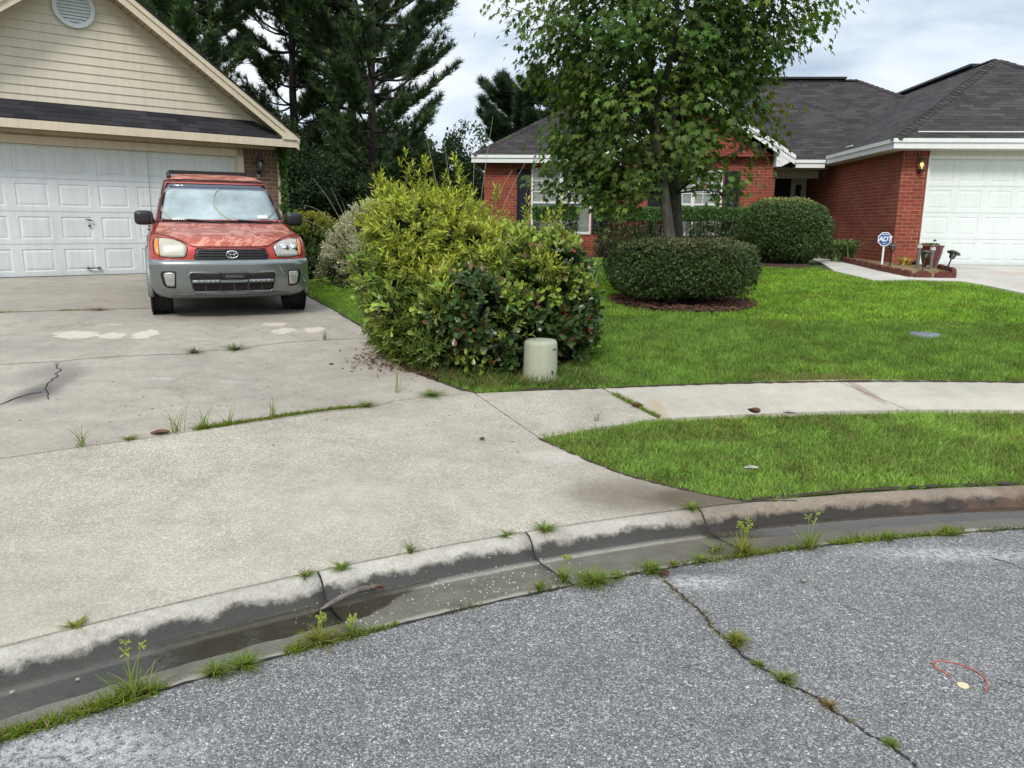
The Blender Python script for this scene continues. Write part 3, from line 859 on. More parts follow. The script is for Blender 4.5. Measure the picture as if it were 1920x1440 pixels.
ribbon(g, [(1.72, 2.44), (1.76, 2.41), (1.84, 2.33)], .0025, zf=flat, off=.003, wob=.003, jitter=.6, seed=9, step=.02)
g.build('asphalt_crack', M['crack'], cr_)
# the rubbed dark seam between asphalt and gutter
g = MB()
ribbon(g, [(C0[0] + 9.432 * math.sin(rad(a)), C0[1] + 9.432 * math.cos(rad(a))) for a in np.arange(-50, 24, .5)], .012, zf=flat, off=.0045, wob=.003, jitter=.7, seed=11, step=.05)
g.build('edge_seam', M['crack'], cr_)

# right-hand walk and driveway of the brick house
walkR = [(7.1, 18.73), (6.2, 15.0), (6.27, 13.5), (7.01, 13.63), (7.7, 13.41), (7.83, 12.98), (7.93, 11.99), (8.5, 10.8), (9.4, 9.0), (10.2, 7.4)]
poly = walkR + [(13.8, 6.5), RW(13.4, 16.95), RW(7.47, 16.95), (8.2, 14.41), (7.88, 13.85), (7.2, 13.95), (7.12, 14.94), (7.14, 16.4), (7.7, 19.64)]
poly = walkR + [(13.5, 6.2)] + [RW(13.4, 16.95), RW(7.45, 16.95), (8.22, 14.45), (7.92, 13.87), (7.18, 13.94), (7.10, 14.94), (7.12, 16.4), (7.68, 19.6), RW(6.2, 21.6), RW(5.6, 21.6)]
sheet('brick_house_driveway', poly, M['white_conc'], step=.3, skirt=.08, off=.012)
# planting bed in the corner by the garage
bed = [(7.14, 13.98), (7.88, 13.9), (8.18, 14.47), RW(7.44, 16.93), RW(6.98, 16.93), RW(6.95, 20.2), (7.72, 19.6), (7.16, 16.4), (7.13, 14.94)]
sheet('planting_bed', bed, M['straw'], step=.2, off=.035, skirt=.08)
# mulch beds
ring = [(2.4 + 1.0 * math.cos(a), 10.98 + .82 * math.sin(a)) for a in np.linspace(0, 2 * math.pi, 40)[:-1]]
sheet('mulch_ring', ring, M['mulch'], step=.12, off=.02, skirt=.06)
hb = [RW(-2.3, 19.4), RW(2.0, 19.3), RW(4.2, 19.0), RW(4.1, 17.6), RW(3.9, 16.6), RW(4.5, 16.0), RW(5.0, 16.1), RW(5.75, 18.9), RW(5.5, 21.2), RW(-2.3, 21.2)]
sheet('house_bed', hb, M['mulch'], step=.25, off=.004, skirt=.06)
bb_ = [(-1.35, 7.75), (-1.35, 7.35), (-1.05, 6.9), (-.72, 6.6), (-.45, 6.55), (0.0, 6.75), (.35, 7.0), (.6, 7.5), (.3, 8.2), (-.6, 8.4)]
sheet('shrub_bed', bb_, M['soil'], step=.12, off=-.008, skirt=0)

# dark soil strips painting in the shadow line between mown grass and concrete
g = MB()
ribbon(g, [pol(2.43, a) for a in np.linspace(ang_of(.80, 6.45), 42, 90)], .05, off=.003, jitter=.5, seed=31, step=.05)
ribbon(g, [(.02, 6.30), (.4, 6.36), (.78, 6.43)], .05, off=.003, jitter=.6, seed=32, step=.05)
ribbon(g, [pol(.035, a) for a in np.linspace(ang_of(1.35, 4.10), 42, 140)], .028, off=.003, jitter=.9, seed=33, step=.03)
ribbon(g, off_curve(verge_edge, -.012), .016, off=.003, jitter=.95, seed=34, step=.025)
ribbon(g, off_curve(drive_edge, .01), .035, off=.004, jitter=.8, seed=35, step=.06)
g.build('soil_shadow_edge', M['soil'], cr_)

# ------------------------------------------------------------------ tan house with garage
def frame_empty(name, ang, label, cat):
    """empty whose local x runs along the facade, y into the house"""
    return empty(name, (0, 0, 0), -ang, label, cat)
def garage_door(mb, u0, u1, v, z0, z1, cols, rows=4):
    """raised-panel sectional door facing -y"""
    W_ = (u1 - u0) / cols; H_ = (z1 - z0) / rows
    for r in range(rows):
        za, zb = z0 + r * H_ + .004, z0 + (r + 1) * H_ - .004
        mb.quad((u0, v + .012, za - .008), (u1, v + .012, za - .008), (u1, v + .012, za), (u0, v + .012, za))
        for c in range(cols):
            xa, xb = u0 + c * W_, u0 + (c + 1) * W_
            R = []
            for (dx, dz, d) in ((0, 0, 0), (W_ * .12, H_ * .15, 0), (W_ * .12 + .012, H_ * .15 + .012, .010), (W_ * .12 + .020, H_ * .15 + .020, .010), (W_ * .12 + .06, H_ * .15 + .05, .002)):
                R.append([(xa + dx, v + d, za + dz), (xb - dx, v + d, za + dz), (xb - dx, v + d, zb - dz), (xa + dx, v + d, zb - dz)])
            for i in range(len(R) - 1):
                for k in range(4):
                    mb.quad(R[i][k], R[i][(k + 1) % 4], R[i + 1][(k + 1) % 4], R[i + 1][k])
            mb.quad(*R[-1])
        mb.quad((u0, v, za), (u0, v + .02, za), (u1, v + .02, za), (u1, v, za))
        mb.quad((u0, v, zb), (u1, v, zb), (u1, v + .02, zb), (u0, v + .02, zb))

TH = frame_empty('tan_house', AL, 'single storey house with cream siding gable, tan brick and a wide white garage door', 'house')
v0 = 14.94; zg = .61; uc = 2.81; pitch = .722
zpk = 5.50   # top of the siding triangle at the wall plane
def zr(u, top=5.62): return top - abs(u - uc) * pitch    # top of the roof deck
# brick piers
g = MB(); g.bb(5.36, 6.05, v0, 24.0, .2, 2.76); g.cut(); g.bb(-.43, .26, v0, 24.0, .2, 2.76); g.cut(); g.bb(-.43, 6.05, 23.9, 24.1, .2, 3.2)
g.build('brick_wall', M['tan_brick'], TH)
g = MB(); g.bb(5.355, 6.055, v0 - .004, v0 + .3, 2.763, 2.97); g.cut(); g.bb(-.435, .265, v0 - .004, v0 + .3, 2.763, 2.97)
g.build('soldier_course', M['tan_soldier'], TH)
g = MB(); g.bb(6.03, 6.075, v0 - .02, v0 + .03, .5, 2.75); g.build('corner_post', M['cream'], TH)
# garage door set back in its frame
g = MB(); garage_door(g, .37, 5.25, v0 + .10, .615, 2.74, 8)
gd = g.build('garage_door', M['gdoor'], TH)
g = MB(); g.tube([(2.60, v0 + .08, .735), (2.60, v0 + .05, .735), (2.78, v0 + .05, .735), (2.78, v0 + .08, .735)], .010); g.tube([(2.585, v0 + .075, .735), (2.625, v0 + .075, .735)], .018); g.tube([(2.755, v0 + .075, .735), (2.795, v0 + .075, .735)], .018)
g.build('pull_handle', M['grey_metal'], gd)
g = MB(); g.tube([(2.63, v0 + .06, 1.56), (2.68, v0 + .05, 1.55), (2.75, v0 + .06, 1.53)], [.006, .016, .006])
g.build('handle', M['grey_metal'], gd)
g = MB(); g.lathe([(.02, 0), (.02, .02)], (2.69, v0 + .09, 1.45), 12, M=Matrix.Rotation(rad(90), 3, 'X')); g.build('lock', M['grey_metal'], gd)
g = MB(); g.bb(.37, 5.25, v0 + .075, v0 + .12, .585, .612); g.build('bottom_seal', M['black_plastic'], gd)
# frame and header
g = MB(); g.bb(5.25, 5.37, v0 - .03, v0 + .14, .56, 2.86); g.bb(.25, .37, v0 - .03, v0 + .14, .56, 2.86); g.bb(.25, 5.37, v0 - .03, v0 + .14, 2.74, 2.862)
g.build('door_frame', M['cream'], TH)
g = MB(); g.bb(.25, 5.36, v0 - .008, v0 + .2, 2.862, 3.0); g.build('header_board', M['cream_dk'], TH)
# clapboards
g = MB()
z = 3.36; ch = .138
while z < zpk:
    zt = min(z + ch, zpk)
    ha = max(0, (zpk - z) / pitch); hb_ = max(0, (zpk - zt) / pitch)
    xa, xb = max(-.43, uc - ha), min(6.05, uc + ha); xc, xd = max(-.43, uc - hb_), min(6.05, uc + hb_)
    g.quad((xa, v0 - .016, z), (xb, v0 - .016, z), (xd, v0 - .001, zt), (xc, v0 - .001, zt))
    g.quad((xa, v0 + .002, z), (xb, v0 + .002, z), (xb, v0 - .016, z), (xa, v0 - .016, z))
    z += ch
g.prism([(-.43, 3.0), (6.05, 3.0), (6.05, 3.16), (uc, zpk), (-.43, 3.16)], v0 + .003, v0 + .12)
g.build('gable_siding', M['siding'], TH)
# round gable vent
g = MB()
Mx = Matrix.Rotation(rad(90), 3, 'X')
g.lathe([(.285, 0), (.31, .012), (.31, .04), (.245, .045), (.235, .02)], (uc - .06, v0 - .015, 4.90), 40, M=Mx, cap=False)
gv = g.build('gable_vent', M['gdoor'], TH, smooth=False)
g = MB()
for i in range(9):
    zz = -.2 + i * .05; hw = math.sqrt(max(.0001, .235 ** 2 - zz ** 2))
    g.box((uc - .06, v0 - .035, 4.90 + zz), (2 * hw, .012, .042), M=Matrix.Rotation(rad(-32), 3, 'X'))
g.lathe([(.24, 0), (.24, .004)], (uc - .06, v0 - .012, 4.90), 30, M=Mx)
g.build('vent_louvre', M['gdoor'], gv)
# little pent roof under the gable
ve = 14.50
g = MB()
a = [(-.30, ve, 3.075), (5.98, ve, 3.075), (5.62, v0 - .017, 3.40), (-.0, v0 - .017, 3.40)]
g.quad(*a); g.quad(a[0], a[1], (a[1][0], ve, 3.055), (a[0][0], ve, 3.055)); g.add([a[1], (5.98, v0, 3.06), a[2]], [(0, 1, 2)]); g.add([a[0], (-.3, v0, 3.06), a[3]], [(0, 1, 2)])
g.build('pent_roof', M['shingle_b'], TH)
g = MB(); g.bb(-.68, 6.29, ve - .02, ve + .02, 2.93, 3.062); g.build('fascia', M['cream'], TH)
g = MB(); g.bb(-.68, 6.29, ve + .021, v0 + .0, 2.955, 2.972); g.build('soffit', M['cream_dk'], TH)
g = MB(); g.bb(-.43, 6.05, v0 - .012, v0 - .0045, 2.90, 2.954); g.build('frieze_board', M['cream'], TH)
# main roof slabs
def slab(mb, s):
    e = 3.50 * s
    pts = []
    for (uu, vv) in ((uc, 14.44), (uc + e, 14.44), (uc + e, 24.4), (uc, 24.4)):
        zt = 5.645 - abs(uu - uc) * pitch; pts.append((uu, vv, zt))
    lo_ = [(p[0], p[1], p[2] - .03) for p in pts]
    mb.add(pts + lo_, [(0, 1, 2, 3), (7, 6, 5, 4), (0, 4, 5, 1), (1, 5, 6, 2), (2, 6, 7, 3), (3, 7, 4, 0)])
g = MB(); slab(g, 1); g.cut(); slab(g, -1); g.build('roof', M['shingle_b'], TH)
# rake boards: wide lower board plus a thin upper strip
for nm, yy, top, wid, mt in (('rake_board', 14.485, 5.60, .17, 'cream'), ('rake_trim', 14.455, 5.612, .075, 'cream')):
    g = MB()
    for s in (1, -1):
        e = 3.49 * s
        g.prism([(uc, top), (uc + e, top - 3.49 * pitch), (uc + e, top - 3.49 * pitch - wid * 1.15), (uc, top - wid * 1.23)], yy, yy + .03); g.cut()
    g.build(nm, M[mt], TH)
# sloping soffit behind the rake, made of short vented boards
g = MB()
k = 30
for s in (1, -1):
    for i in range(k):
        a0, a1_ = 3.2 * i / k + .004, 3.2 * (i + 1) / k - .004
        zt = lambda a_: 5.46 - a_ * pitch
        x0, x1 = uc + a0 * s, uc + a1_ * s
        g.add([(x0, 14.52, zt(a0)), (x1, 14.52, zt(a1_)), (x1, v0 - .018, zt(a1_)), (x0, v0 - .018, zt(a0))], [(0, 1, 2, 3)])
    g.add([(uc, 14.517, 5.470), (uc + 3.2 * s, 14.517, 5.470 - 3.2 * pitch), (uc + 3.2 * s, v0, 5.470 - 3.2 * pitch), (uc, v0, 5.470)], [(0, 1, 2, 3)], 1)
g.build('rake_soffit', [M['cream_dk'], M['crack']], TH)
g = MB()
for s in (1, -1):
    g.prism([(uc, 5.455), (uc + 3.0 * s, 5.455 - 3.0 * pitch), (uc + 3.0 * s, 5.455 - 3.0 * pitch - .035), (uc, 5.42)], v0 - .035, v0 - .0185); g.cut()
g.build('rake_moulding', M['cream'], TH)
# cornice return
g = MB(); g.prism([(5.98, 3.064), (6.31, 3.064), (6.31, 3.13), (6.22, 3.19), (5.98, 3.19)], ve - .05, ve + .3); g.bb(6.25, 6.31, ve, 24.2, 3.0, 3.09); g.build('cornice_return', M['cream'], TH)
g = MB(); g.bb(6.05, 6.25, ve + .03, 24.1, 2.97, 2.99); g.build('eave_soffit', M['cream_dk'], TH)

def lantern(root, x, y, z, lit, s=1.0):
    """carriage lamp on a wall that faces -y"""
    g = MB()
    g.lathe([(.045, 0), (.045, .015)], (x, y, z - .12 * s), 16, M=Matrix.Rotation(rad(90), 3, 'X'))
    g.tube([(x, y - .01, z - .12 * s), (x, y - .06, z - .17 * s), (x, y - .10, z - .12 * s), (x, y - .10, z - .09 * s)], .009)
    g.build('bracket', M['black_metal'], root)
    g = MB(); yy = y - .10
    g.lathe([(.05 * s, -.09 * s), (.055 * s, -.075 * s)], (x, yy, z), 6)
    g.lathe([(.085 * s, .08 * s), (.095 * s, .085 * s), (.055 * s, .13 * s), (.03 * s, .15 * s), (.03 * s, .165 * s), (.010 * s, .185 * s), (.012 * s, .20 * s), (.004 * s, .21 * s)], (x, yy, z), 6)
    for k_ in range(6):
        a_ = k_ * math.pi / 3
        g.tube([(x + .052 * s * math.cos(a_), yy + .052 * s * math.sin(a_), z - .08 * s), (x + .085 * s * math.cos(a_), yy + .085 * s * math.sin(a_), z + .085 * s)], .0045, 5)
    g.build('lamp_cage', M['grey_metal'], root)
    g = MB(); g.lathe([(.048 * s, -.075 * s), (.080 * s, .08 * s)], (x, yy, z), 6, cap=False); g.build('lamp_glass', M['lampglass'], root)
    g = MB(); g.lathe([(.012, -.07 * s), (.014, -.03 * s), (.03, 0), (.032, .03 * s), (.015, .055 * s)], (x, yy, z), 12)
    g.build('bulb', M['bulb_lit'] if lit else M['paint_white'], root, smooth=True)
t_ = NT('bulb_lit'); t_.set(Base_Color=(1, .8, .45), Emission_Color=(1.0, .62, .22, 1)); t_.b.inputs['Emission Strength'].default_value = 2.2; M['bulb_lit'] = t_.m
L1 = frame_empty('wall_lantern', AL, 'unlit pewter carriage lantern on the tan brick pier beside the garage', 'lantern'); lantern(L1, 5.66, v0 - .001, 2.60, False, 1.1)
L2 = frame_empty('wall_lantern', A2, 'glowing carriage lantern on the red brick pier beside the garage door', 'lantern'); lantern(L2, 7.30, 16.988, 2.82, True, 1.0)

# ------------------------------------------------------------------ red brick house
RH = frame_empty('red_brick_house', A2, 'red brick ranch house with dark hip roof, white trim and front gable behind the tree', 'house')
vf = 21.25; ZE = 3.33; P = .62
g = MB()
# front wall with window openings, butted pieces
def wall_with_holes(mb, u0, u1, z0, z1, v, th, holes):
    us = sorted({u0, u1} | {h[0] for h in holes} | {h[1] for h in holes})
    for a_, b_ in zip(us[:-1], us[1:]):
        hs = [h for h in holes if h[0] <= a_ + 1e-6 and h[1] >= b_ - 1e-6]
        if not hs: mb.bb(a_, b_, v, v + th, z0, z1)
        else:
            h = hs[0]; mb.bb(a_, b_, v, v + th, z0, h[2]); mb.bb(a_, b_, v, v + th, h[3], z1)
W1 = (-.89, .72, 1.30, 3.02); W2 = (2.62, 4.13, 1.30, 2.98)
wall_with_holes(g, -2.16, 1.30, .3, 3.04, vf, .25, [W1])
g.cut(); wall_with_holes(g, 1.302, 5.47, .3, 3.04, vf - .12, .37, [W2]); g.cut()
g.bb(-2.16, -1.91, vf + .252, 30.8, .3, 3.2); g.cut(); g.bb(5.24, 5.47, vf + .252, 23.5, .3, 3.2)
g.build('brick_wall', M['red_brick'], RH)
g = MB()
gc, gz = 3.41, 4.62
g.prism([(1.302, 3.042), (5.47, 3.042), (5.47, 3.30), (gc, gz), (1.302, 3.30)], vf - .118, vf + .1)
g.build('gable_wall', M['red_brick'], RH)
g = MB(); g.bb(-2.163, 1.30, vf - .004, vf + .2, 3.043, 3.20)
g.build('soldier_course', M['red_soldier'], RH)
# garage wing
vg = 17.0; us = 6.95
g = MB()
g.bb(us, 7.47, vg, vg + .3, .3, 3.0); g.cut(); g.bb(us, us + .25, vg + .301, 23.6, .3, 3.0); g.cut(); g.bb(12.55, 13.2, vg, vg + .3, .3, 3.0); g.cut(); g.bb(12.95, 13.2, vg + .301, 30, .3, 3.0)
g.build('garage_wall', M['red_brick'], RH)
g = MB(); g.bb(us - .003, 7.473, vg - .004, vg + .3, 3.003, 3.16); g.cut(); g.bb(us - .004, us + .25, vg + .301, 22.9, 3.003, 3.16); g.build('garage_soldier_course', M['red_soldier'], RH)
g = MB(); garage_door(g, 7.51, 12.39, vg + .09, .80, 2.95, 8)
gd2 = g.build('garage_door', M['gdoor2'], RH)
g = MB(); g.bb(7.5, 12.4, vg + .07, vg + .11, .775, .797); g.build('bottom_seal', M['black_plastic'], gd2)
g = MB(); g.bb(7.474, 7.51, vg - .02, vg + .12, .75, 3.02); g.bb(12.39, 12.54, vg - .02, vg + .12, .75, 3.02); g.bb(7.511, 12.389, vg - .02, vg + .12, 2.95, 3.02); g.build('door_frame', M['white'], RH)
g = MB(); g.bb(7.475, 12.6, vg - .03, vg + .10, 3.022, 3.12); g.build('header_board', M['soffit'], RH)
# entry recess
g = MB(); g.bb(5.471, us - .005, 23.3, 23.45, .3, 3.1); g.build('entry_wall', M['dark'], RH)
g = MB(); g.bb(5.95, 6.47, 23.24, 23.30, .75, 2.92); g.build('front_door', M['dark'], RH)
g = MB(); g.bb(6.47, 6.60, 23.2, 23.299, .75, 3.0); g.bb(6.76, 6.90, 23.2, 23.299, .75, 3.0); g.bb(6.601, 6.759, 23.2, 23.299, 2.74, 3.0); g.bb(6.601, 6.759, 23.2, 23.299, 2.36, 2.40); g.bb(6.601, 6.759, 23.2, 23.299, .75, 1.4)
sl = g.build('sidelight', M['soffit'], RH)
g = MB(); g.bb(6.601, 6.759, 23.25, 23.26, 1.41, 2.739); g.build('pane', M['tint'], sl)
g = MB(); g.bb(5.472, us - .006, 22.35, 22.50, 2.86, 3.06); g.build('porch_beam', M['soffit'], RH)
g = MB(); g.bb(5.472, us - .006, 21.51, 22.349, 3.07, 3.09); g.bb(5.472, us - .006, 22.51, 23.29, 3.0, 3.02); g.build('porch_ceiling', M['soffit'], RH)
# windows
def window(h, v, cols, rows, mull=None, sash=.48):
    u0, u1, z0, z1 = h
    g = MB()
    t = .045
    g.bb(u0, u0 + t, v - .03, v + .06, z0, z1); g.bb(u1 - t, u1, v - .03, v + .06, z0, z1); g.bb(u0 + t, u1 - t, v - .03, v + .06, z1 - t, z1); g.bb(u0 + t, u1 - t, v - .04, v + .06, z0, z0 + .06)
    zm = z0 + (z1 - z0) * sash; g.bb(u0 + t, u1 - t, v + .0, v + .05, zm - .02, zm + .025)
    if mull is not None: g.bb(mull - .045, mull + .045, v - .025, v + .059, z0 + .06, z1 - t)
    fr = g.build('window', M['white'], RH)
    g = MB()
    segs = [(u0 + t, (mull or u1) - (.045 if mull is not None else t))] + ([(mull + .045, u1 - t)] if mull is not None else [])
    for (a_, b_) in segs:
        for k_ in range(1, cols): x = a_ + (b_ - a_) * k_ / cols; g.bb(x - .009, x + .009, v + .018, v + .03, zm + .026, z1 - t)
        for k_ in range(1, rows): zz = zm + (z1 - t - zm) * k_ / rows; g.bb(a_, b_, v + .016, v + .032, zz - .009, zz + .009)
    g.build('muntin', M['white'], fr)
    g = MB(); g.bb(u0 + t, u1 - t, v + .034, v + .037, z0 + .06, z1 - t); g.build('pane', M['glass'], fr)
    g = MB()
    zz = z0 + .08
    while zz < z1 - .06:
        g.box(((u0 + u1) / 2, v + .062, zz), (u1 - u0 - .1, .004, .0455), M=Matrix.Rotation(rad(-14), 3, 'X')); zz += .044
    g.bb(u0 + t, u1 - t, v + .085, v + .095, z0, z1)
    g.build('blind', M['blind'], fr)
    return fr
wA = window(W1, vf + .02, 3, 3, -.085)
wB = window(W2, vf - .10, 3, 3, 3.375)
g = MB(); g.bb(-.37, -.24, vf + .05, vf + .053, 2.52, 2.66); g.build('orange_note', plain('orange_note', (.55, .22, .04), .8), wA)
g = MB(); g.bb(3.6, 3.72, vf - .07, vf - .067, 2.52, 2.62); g.build('orange_note', bpy.data.materials['orange_note'], wB)
def shutter(u0, u1, v, z0, z1):
    g = MB()
    g.bb(u0, u1, v - .035, v - .002, z0, z1)
    o = g.build('shutter', M['shutter'], RH, bevel=.004)
    g = MB(); t = .05; zm = z0 + (z1 - z0) * .42
    for (a_, b_) in ((z0 + t, zm - t / 2), (zm + t / 2, z1 - t)):
        for (x0, x1, y0, y1) in ((u0 + t, u1 - t, a_, a_ + .015), (u0 + t, u1 - t, b_ - .015, b_)): g.bb(x0, x1, v - .045, v - .0355, y0, y1)
        g.bb(u0 + t, u0 + t + .015, v - .045, v - .0355, a_ + .016, b_ - .016); g.bb(u1 - t - .015, u1 - t, v - .045, v - .0355, a_ + .016, b_ - .016)
        g.bb(u0 + t + .03, u1 - t - .03, v - .043, v - .0355, a_ + .03, b_ - .03)
    g.build('raised_panel', M['shutter'], o)
shutter(-1.28, -.93, vf, 1.32, 3.0); shutter(.76, 1.11, vf, 1.32, 3.0); shutter(4.17, 4.57, vf - .12, 1.32, 2.97); shutter(2.2, 2.58, vf - .12, 1.32, 2.97)
# roofs
def poly3(mb, pts, mi=0): mb.add(pts, [tuple(range(len(pts)))], mi)
e0, e1, vE, vB = -2.45, 12.75, 20.9, 29.1
run = (vB - vE) / 2; zR = ZE + run * P; vR = vE + run
g = MB()
A_, B_, C_, D_ = (e0, vE, ZE), (e1, vE, ZE), (e1, vB, ZE), (e0, vB, ZE)
R0, R1 = (e0 + run, vR, zR), (e1 - run, vR, zR)
gc, gh = 3.41, 2.45; zgp = ZE + gh * P; vk = vE + (zgp - ZE) / P
poly3(g, [A_, (gc - gh, vE, ZE), (gc, vk, zgp), R0]); poly3(g, [(gc, vk, zgp), (gc + gh, vE, ZE), B_, R1, R0]); poly3(g, [B_, C_, R1]); poly3(g, [C_, D_, R0, R1]); poly3(g, [D_, A_, R0])
poly3(g, [(5.86, vE - .16, ZE - .10), (6.7, vE - .16, ZE - .10), (6.7, vE, ZE), (5.86, vE, ZE)])
poly3(g, [(p[0], p[1], p[2] - .02) for p in (D_, C_, B_, A_)])
# gable dormer roof over the bay
gh = 2.45; zgp = ZE + gh * P; vk = vE + (zgp - ZE) / P
for s in (1, -1):
    poly3(g, [(gc, vE - .15, zgp + .02), (gc + s * gh, vE - .15, ZE + .02), (gc + s * gh, vE + .03, ZE + .02), (gc, vk + .03, zgp + .02)])
main_roof = g.build('roof', M['shingle'], RH, fix=False)
g = MB()
g0, g1_, vG, vGB = 6.60, 13.60, 16.58, 30.0
hr = (g1_ - g0) / 2; zA = ZE - .01 + hr * P
a, b, c, d = (g0, vG, ZE - .01), (g1_, vG, ZE - .01), (g1_, vGB, ZE - .01), (g0, vGB, ZE - .01); r0, r1 = (g0 + hr, vG + hr, zA), (g0 + hr, vGB, zA)
poly3(g, [a, b, r0]); poly3(g, [a, r0, r1, d]); poly3(g, [b, c, r1, r0]); poly3(g, [c, d, r1])
g.build('garage_roof', M['shingle'], RH, fix=False)
def ridge_caps(mb, p, q, w=.13, step=.17):
    p, q = Vector(p), Vector(q); d_ = q - p; L = d_.length; n_ = int(L / step); d_.normalize()
    s_ = d_.cross(Vector((0, 0, 1))).normalized(); u_ = s_.cross(d_).normalized()
    if u_.z < 0: u_ = -u_
    for i in range(n_):
        a_ = p + d_ * (i * step); b_ = p + d_ * (i * step + step * 1.25)
        l0, l1 = .012, .030
        for sg in (1, -1):
            mb.quad(a_ + u_ * l1, a_ + s_ * w * sg - u_ * (.045) + u_ * .01, b_ + s_ * w * sg - u_ * .045, b_ + u_ * l0)
        mb.add([a_ + s_ * w - u_ * .05, a_ + u_ * l1, a_ - s_ * w - u_ * .05], [(0, 1, 2)])
g = MB()
ridge_caps(g, a, r0); g.cut(); ridge_caps(g, b, r0); g.cut(); ridge_caps(g, r1, r0); g.cut(); ridge_caps(g, A_, R0); g.cut(); ridge_caps(g, R1, R0); g.cut(); ridge_caps(g, B_, R1)
g.build('ridge_cap', M['shingle'], RH, fix=False)
g = MB(); g.bb(R0[0] + .6, R1[0] - .35, vR - .16, vR + .16, zR + .015, zR + .07); g.cut(); g.bb(r0[0] - .14, r0[0] + .14, vG + hr + .9, vG + hr + 6, zA + .015, zA + .07)
g.build('ridge_vent', M['black_plastic'], RH)
# fascia boards: two steps
def fascia(mb, u0, u1, v, z1, h=.20):
    mb.bb(u0, u1, v - .0, v + .03, z1 - h, z1 - .085); mb.bb(u0 - .02, u1 + .02, v - .03, v + .03, z1 - .083, z1 - .005)
g = MB()
fascia(g, e0, gc - gh - .03, vE, ZE); g.cut(); fascia(g, g0 - .02, g1_ + .02, vG, ZE - .01); g.cut(); fascia(g, 5.86, 6.58, vE - .16, ZE - .10); g.cut()
g.bb(g0 - .0, g0 + .03, vG + .031, vE - .2, ZE - .21, ZE - .095); g.bb(g0 - .03, g0 + .03, vG + .031, vE - .2, ZE - .093, ZE - .015); g.cut()
g.bb(e0 - .02, e0 + .03, vE + .031, vB, ZE - .2, ZE - .01)
g.build('fascia', M['white'], RH)
g = MB()
g.bb(e0 + .03, gc - gh, vE + .031, vf - .001, ZE - .19, ZE - .17); g.cut(); g.bb(g0 + .031, g1_, vG + .031, vg - .005, ZE - .215, ZE - .19); g.cut(); g.bb(g0 + .031, us - .005, vg - .004, 21.3, ZE - .215, ZE - .19)
g.cut(); g.bb(5.86, 6.60, vE - .12, 21.5, ZE - .29, ZE - .27)
g.build('soffit', M['soffit'], RH)
# gable rakes with returns
g = MB()
for s in (1, -1):
    for (yy, tp, w_) in ((vE - .12, .0, .2), (vE - .15, .012, .09)):
        g.prism([(gc, zgp + tp), (gc + s * (gh - .01), ZE + tp), (gc + s * (gh - .01), ZE + tp - w_ * 1.1), (gc, zgp + tp - w_ * 1.18)], yy, yy + .03)
    x0, x1 = (gc + s * (gh - .48), gc + s * (gh - .03))
    g.prism([(x0, 3.06), (x0 + s * .13, 3.06), (x1, ZE - .10), (x1, ZE - .04), (x0, ZE + .22)], vE - .11, vf - .122); g.cut()
g.build('rake_board', M['white'], RH)
g = MB(); g.tube([(7.1, vG + .18, ZE + .13), (13.2, vG + .18, ZE + .13)], .012, 6); g.build('roof_rail', M['paint_white'], RH)
g = MB(); g.tube([(6.78, 19.9, ZE + .12), (6.80, 19.55, ZE + .13)], .014, 6); g.build('flashing_strip', M['paint_white'], RH)

# vine up the corner of the tan house
rng = np.random.RandomState(5)
VN = frame_empty('vine', AL, 'leafy green creeper climbing the brick corner of the tan house', 'vine')
g = MB(); st = [(6.09 + .02 * math.sin(i * 1.7), v0 - .03, .8 + i * .21) for i in range(11)]; g.tube(st, .008, 5); g.build('stem', M['twig'], VN)
n = 330
zz = 1.5 + 1.5 * rng.rand(n) ** .8; 
Pv = np.c_[6.10 + rng.randn(n) * (.025 + .09 * np.clip(zz - 2.55, 0, 1)), v0 - .05 + rng.randn(n) * .03, zz]
LEAF_OVAL = ([(0, 0, 0), (.28, .3, .03), (.24, .65, .02), (0, 1, -.06), (-.24, .65, .02), (-.28, .3, .03), (0, .45, -.03)], [(6, 0, 1), (6, 1, 2), (6, 2, 3), (6, 3, 4), (6, 4, 5), (6, 5, 0)])
Ad = np.c_[rng.randn(n) * .5 + .3, rng.randn(n) * .4 - .3, -1 + rng.randn(n) * .3]
cols = np.array([.06, .13, .025]) * (.6 + .9 * rng.rand(n, 1)); cols[zz > 2.9] = cols[zz > 2.9] * [1.8, 1.1, .8]
leaf_mesh('foliage', Pv, Ad, rng.randn(n, 3) + [0, -1.5, .5], .09 + .05 * rng.rand(n), LEAF_OVAL, M['leaf'], cols, VN)
# wooden fence in the gap
FN = frame_empty('wooden_fence', A2, 'weathered wooden board fence beside the left corner of the red brick house', 'fence')
g = MB()
for i in range(26):
    x = -2.35 - i * .15; g.bb(x - .065, x + .065, 23.6, 23.62, .55, 2.2 + .02 * math.sin(i * 5))
g.build('board_panel', M['wood'], FN)
g = MB(); g.bb(-6.3, -2.2, 23.621, 23.66, 1.0, 1.08); g.bb(-6.3, -2.2, 23.621, 23.66, 1.9, 1.98); g.build('rail', M['wood'], FN)

def rebase(root, loc):
    """moves an empty to the thing's base without moving its parts"""
    R_ = Matrix.Rotation(root.rotation_euler.z, 3, 'Z')
    d = R_.inverted() @ (Vector(loc) - Vector(root.location))
    for ch in [o for o in bpy.data.objects if o.parent is root]:
        ch.location = Vector(ch.location) - d
    root.location = loc
rebase(TH, LW(2.8, 19) + (.6,)); rebase(RH, RW(5, 24) + (.7,)); rebase(L1, LW(5.66, 14.94) + (2.45,)); rebase(L2, RW(7.3, 16.99) + (2.6,)); rebase(VN, LW(6.09, 14.9) + (.62,)); rebase(FN, RW(-4.2, 23.6) + (.6,))

